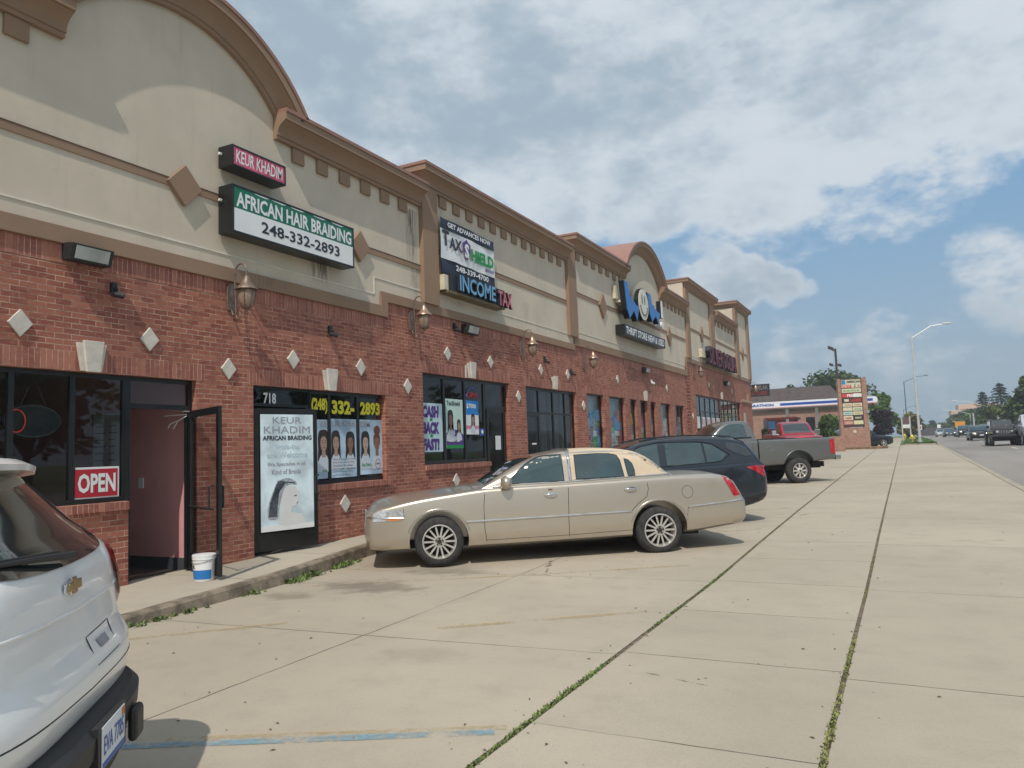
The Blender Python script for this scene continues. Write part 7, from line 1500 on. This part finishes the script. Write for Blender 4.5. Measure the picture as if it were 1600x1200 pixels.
def conifer(label, X, Y, H, Wr, seed=1, n=2600):
    rnd = random.Random(seed); t = thing('conifer', label, 'conifer', (X, Y, gz(Y))); m = MB(); m.tube([(0, 0, 0), (0, 0, H * .97)], [H * .02, .03], 8); m.build('trunk', BARK, t); m = MB(); vs, fs = [], []
    tiers = 17
    for k in range(tiers):
        f = k / tiers; z = H * (.12 + .86 * f); r = Wr * (1 - f) ** .8 * rnd.uniform(.75, 1.12) + .15; nb = 9
        for b in range(nb):
            a = 6.283 * b / nb + rnd.uniform(-.3, .3); rb = r * rnd.uniform(.65, 1.1)
            for _ in range(int(n / tiers / nb)):
                u = rnd.random() ** .6; c = Vector((math.cos(a) * rb * u + rnd.gauss(0, .12), math.sin(a) * rb * u + rnd.gauss(0, .12), z - u * rb * .22 + rnd.gauss(0, H * .010))); s = rnd.uniform(.12, .32)
                d1 = Vector((math.cos(a + rnd.uniform(-.6, .6)), math.sin(a + rnd.uniform(-.6, .6)), -.35)).normalized(); d2 = d1.cross(Vector((rnd.uniform(-1, 1), rnd.uniform(-1, 1), 1))).normalized(); o = len(vs)
                vs += [c - d1 * s, c + d2 * s * .35, c + d1 * s, c - d2 * s * .35]; fs.append((o, o + 1, o + 2, o + 3))
    m.add(vs, fs); m.build('crown', LM['fir'], t); return t
def tpx(px, ytop, ybase, Y, halfpx, kind, label, **k):
    a = at(px, ytop, Y); d_ = (a - CAM).dot(FW); return tree(k.pop('name', 'broadleaf_tree'), label, a.x, Y, a.z - gz(Y), halfpx * d_ / FPX, kind, **k)
tpx(1294, 572, 660, 150, 66, 'oak', 'large dark green tree rising behind the dark shingled roof', n=6500, leaf=.42, crown0=.30, seed=3, blobs=24)
tpx(1236, 600, 660, 160, 20, 'oak', 'dark green tree on the left of the large one behind the roof', n=1500, leaf=.42, seed=4)
tpx(1376, 612, 680, 125, 26, 'green', 'green topped tree behind the purple leaved tree', n=3000, leaf=.34, crown0=.2, seed=5)
tpx(1378, 634, 690, 108, 21, 'plum', 'dark purple leaved tree right of the directory sign', n=3000, leaf=.30, crown0=.12, seed=6)
tpx(1296, 646, 690, 100, 19, 'green', 'bright green small tree left of the directory sign', n=2200, leaf=.28, crown0=.1, seed=7)
tpx(1420, 646, 690, 150, 22, 'rust', 'broad yellowish green tree behind the street lamp', n=3600, leaf=.36, crown0=.06, seed=8, blobs=18)
tpx(1190, 618, 660, 135, 22, 'green', 'green tree behind the left end of the canopy', n=1800, leaf=.36, crown0=.1, seed=9)
tpx(1445, 664, 680, 300, 14, 'green', 'low green tree far beyond the fence', n=900, leaf=.6, crown0=.05, seed=10)
tpx(1458, 657, 680, 330, 7, 'fir', 'narrow dark tree far down the road', n=700, leaf=.6, crown0=.15, seed=11)
tpx(1480, 655, 680, 300, 16, 'oak', 'dark rounded tree left of the far pinkish block', n=1500, leaf=.6, crown0=.05, seed=12)
tpx(1514, 641, 676, 240, 34, 'oak', 'dark tree in front of the far pinkish block', n=2600, leaf=.5, crown0=.05, seed=13)
tpx(1530, 637, 676, 200, 26, 'green', 'green tree between the pinkish block and the conifers', n=2200, leaf=.45, crown0=.05, seed=14)
a = at(1534, 609, 185); conifer('narrow conifer left of the taller one across the road', a.x, 185, a.z - gz(185), 4.2, 5, 3600)
a = at(1561, 595, 165); conifer('tallest conifer across the road', a.x, 165, a.z - gz(165), 5.0, 6, 4200)
tpx(1550, 633, 676, 150, 30, 'oak', 'dark bushy tree below the conifers', n=2200, leaf=.40, crown0=.03, seed=15)
tpx(1580, 618, 676, 130, 30, 'pale', 'pale green tree right of the conifers', n=3000, leaf=.36, crown0=.05, seed=16)
tpx(1604, 588, 676, 125, 34, 'oak', 'dark tree at the right edge above the white pickup', n=3400, leaf=.36, crown0=.08, seed=17)
tpx(1640, 610, 676, 100, 40, 'green', 'tree across the road just outside the right edge', n=3000, leaf=.4, crown0=.1, seed=18)
# unseen trees added across the road for dark reflections in shop and car glass
for k, (x, y, h, w) in enumerate([(44, 60, 11, 5), (41, 45, 9, 4.5), (46, 32, 12, 6), (40, 20, 8, 4), (45, 8, 11, 5.5), (42, -4, 9, 5), (47, -18, 13, 6.5), (40, 78, 9, 5)]):
    tree('broadleaf_tree', 'one of the unseen trees added across the road to darken the glass reflections', x, y, h, w, 'oak', n=1300, leaf=.6, crown0=.12, seed=30 + k, group='unseen trees added across the road facing the shops')
def bush(px, ytop, Y, hp, kind, label, zb=None):
    a = at(px, ytop, Y); d_ = (a - CAM).dot(FW); return tree('shrub', label, a.x, Y, a.z - gz(Y), hp * d_ / FPX, kind, cat='shrub', n=1500, leaf=.10, crown0=.0, seed=int(px), blobs=9)
bush(1197, 665, 56, 11, 'yew', 'clipped round shrub nearest the shops beyond the grey pickup'); bush(1221, 663, 58, 8, 'yew', 'small clipped shrub left of the red pickup'); bush(1285, 657, 60, 12, 'yew', 'tall clipped shrub right of the red pickup')
bush(1300, 668, 66, 8, 'green', 'low green shrub in front of the small bright tree')

# ------------------------------------------------------------------ summer haze
hm = bpy.data.materials.new('haze_air'); hm.use_nodes = True; hn = hm.node_tree; hn.nodes.remove(hn.nodes['Principled BSDF']); pv = hn.nodes.new('ShaderNodeVolumePrincipled')
pv.inputs['Color'].default_value = (.88, .93, 1.0, 1); pv.inputs['Density'].default_value = 0.0009; pv.inputs['Anisotropy'].default_value = 0.2; hn.links.new(pv.outputs[0], hn.nodes['Material Output'].inputs['Volume'])
mb = MB(); mb.box(-305, 305, -65, 905, -1.4, 60); mb.build('haze', hm, loc=(0, 0, 0), kind='stuff')
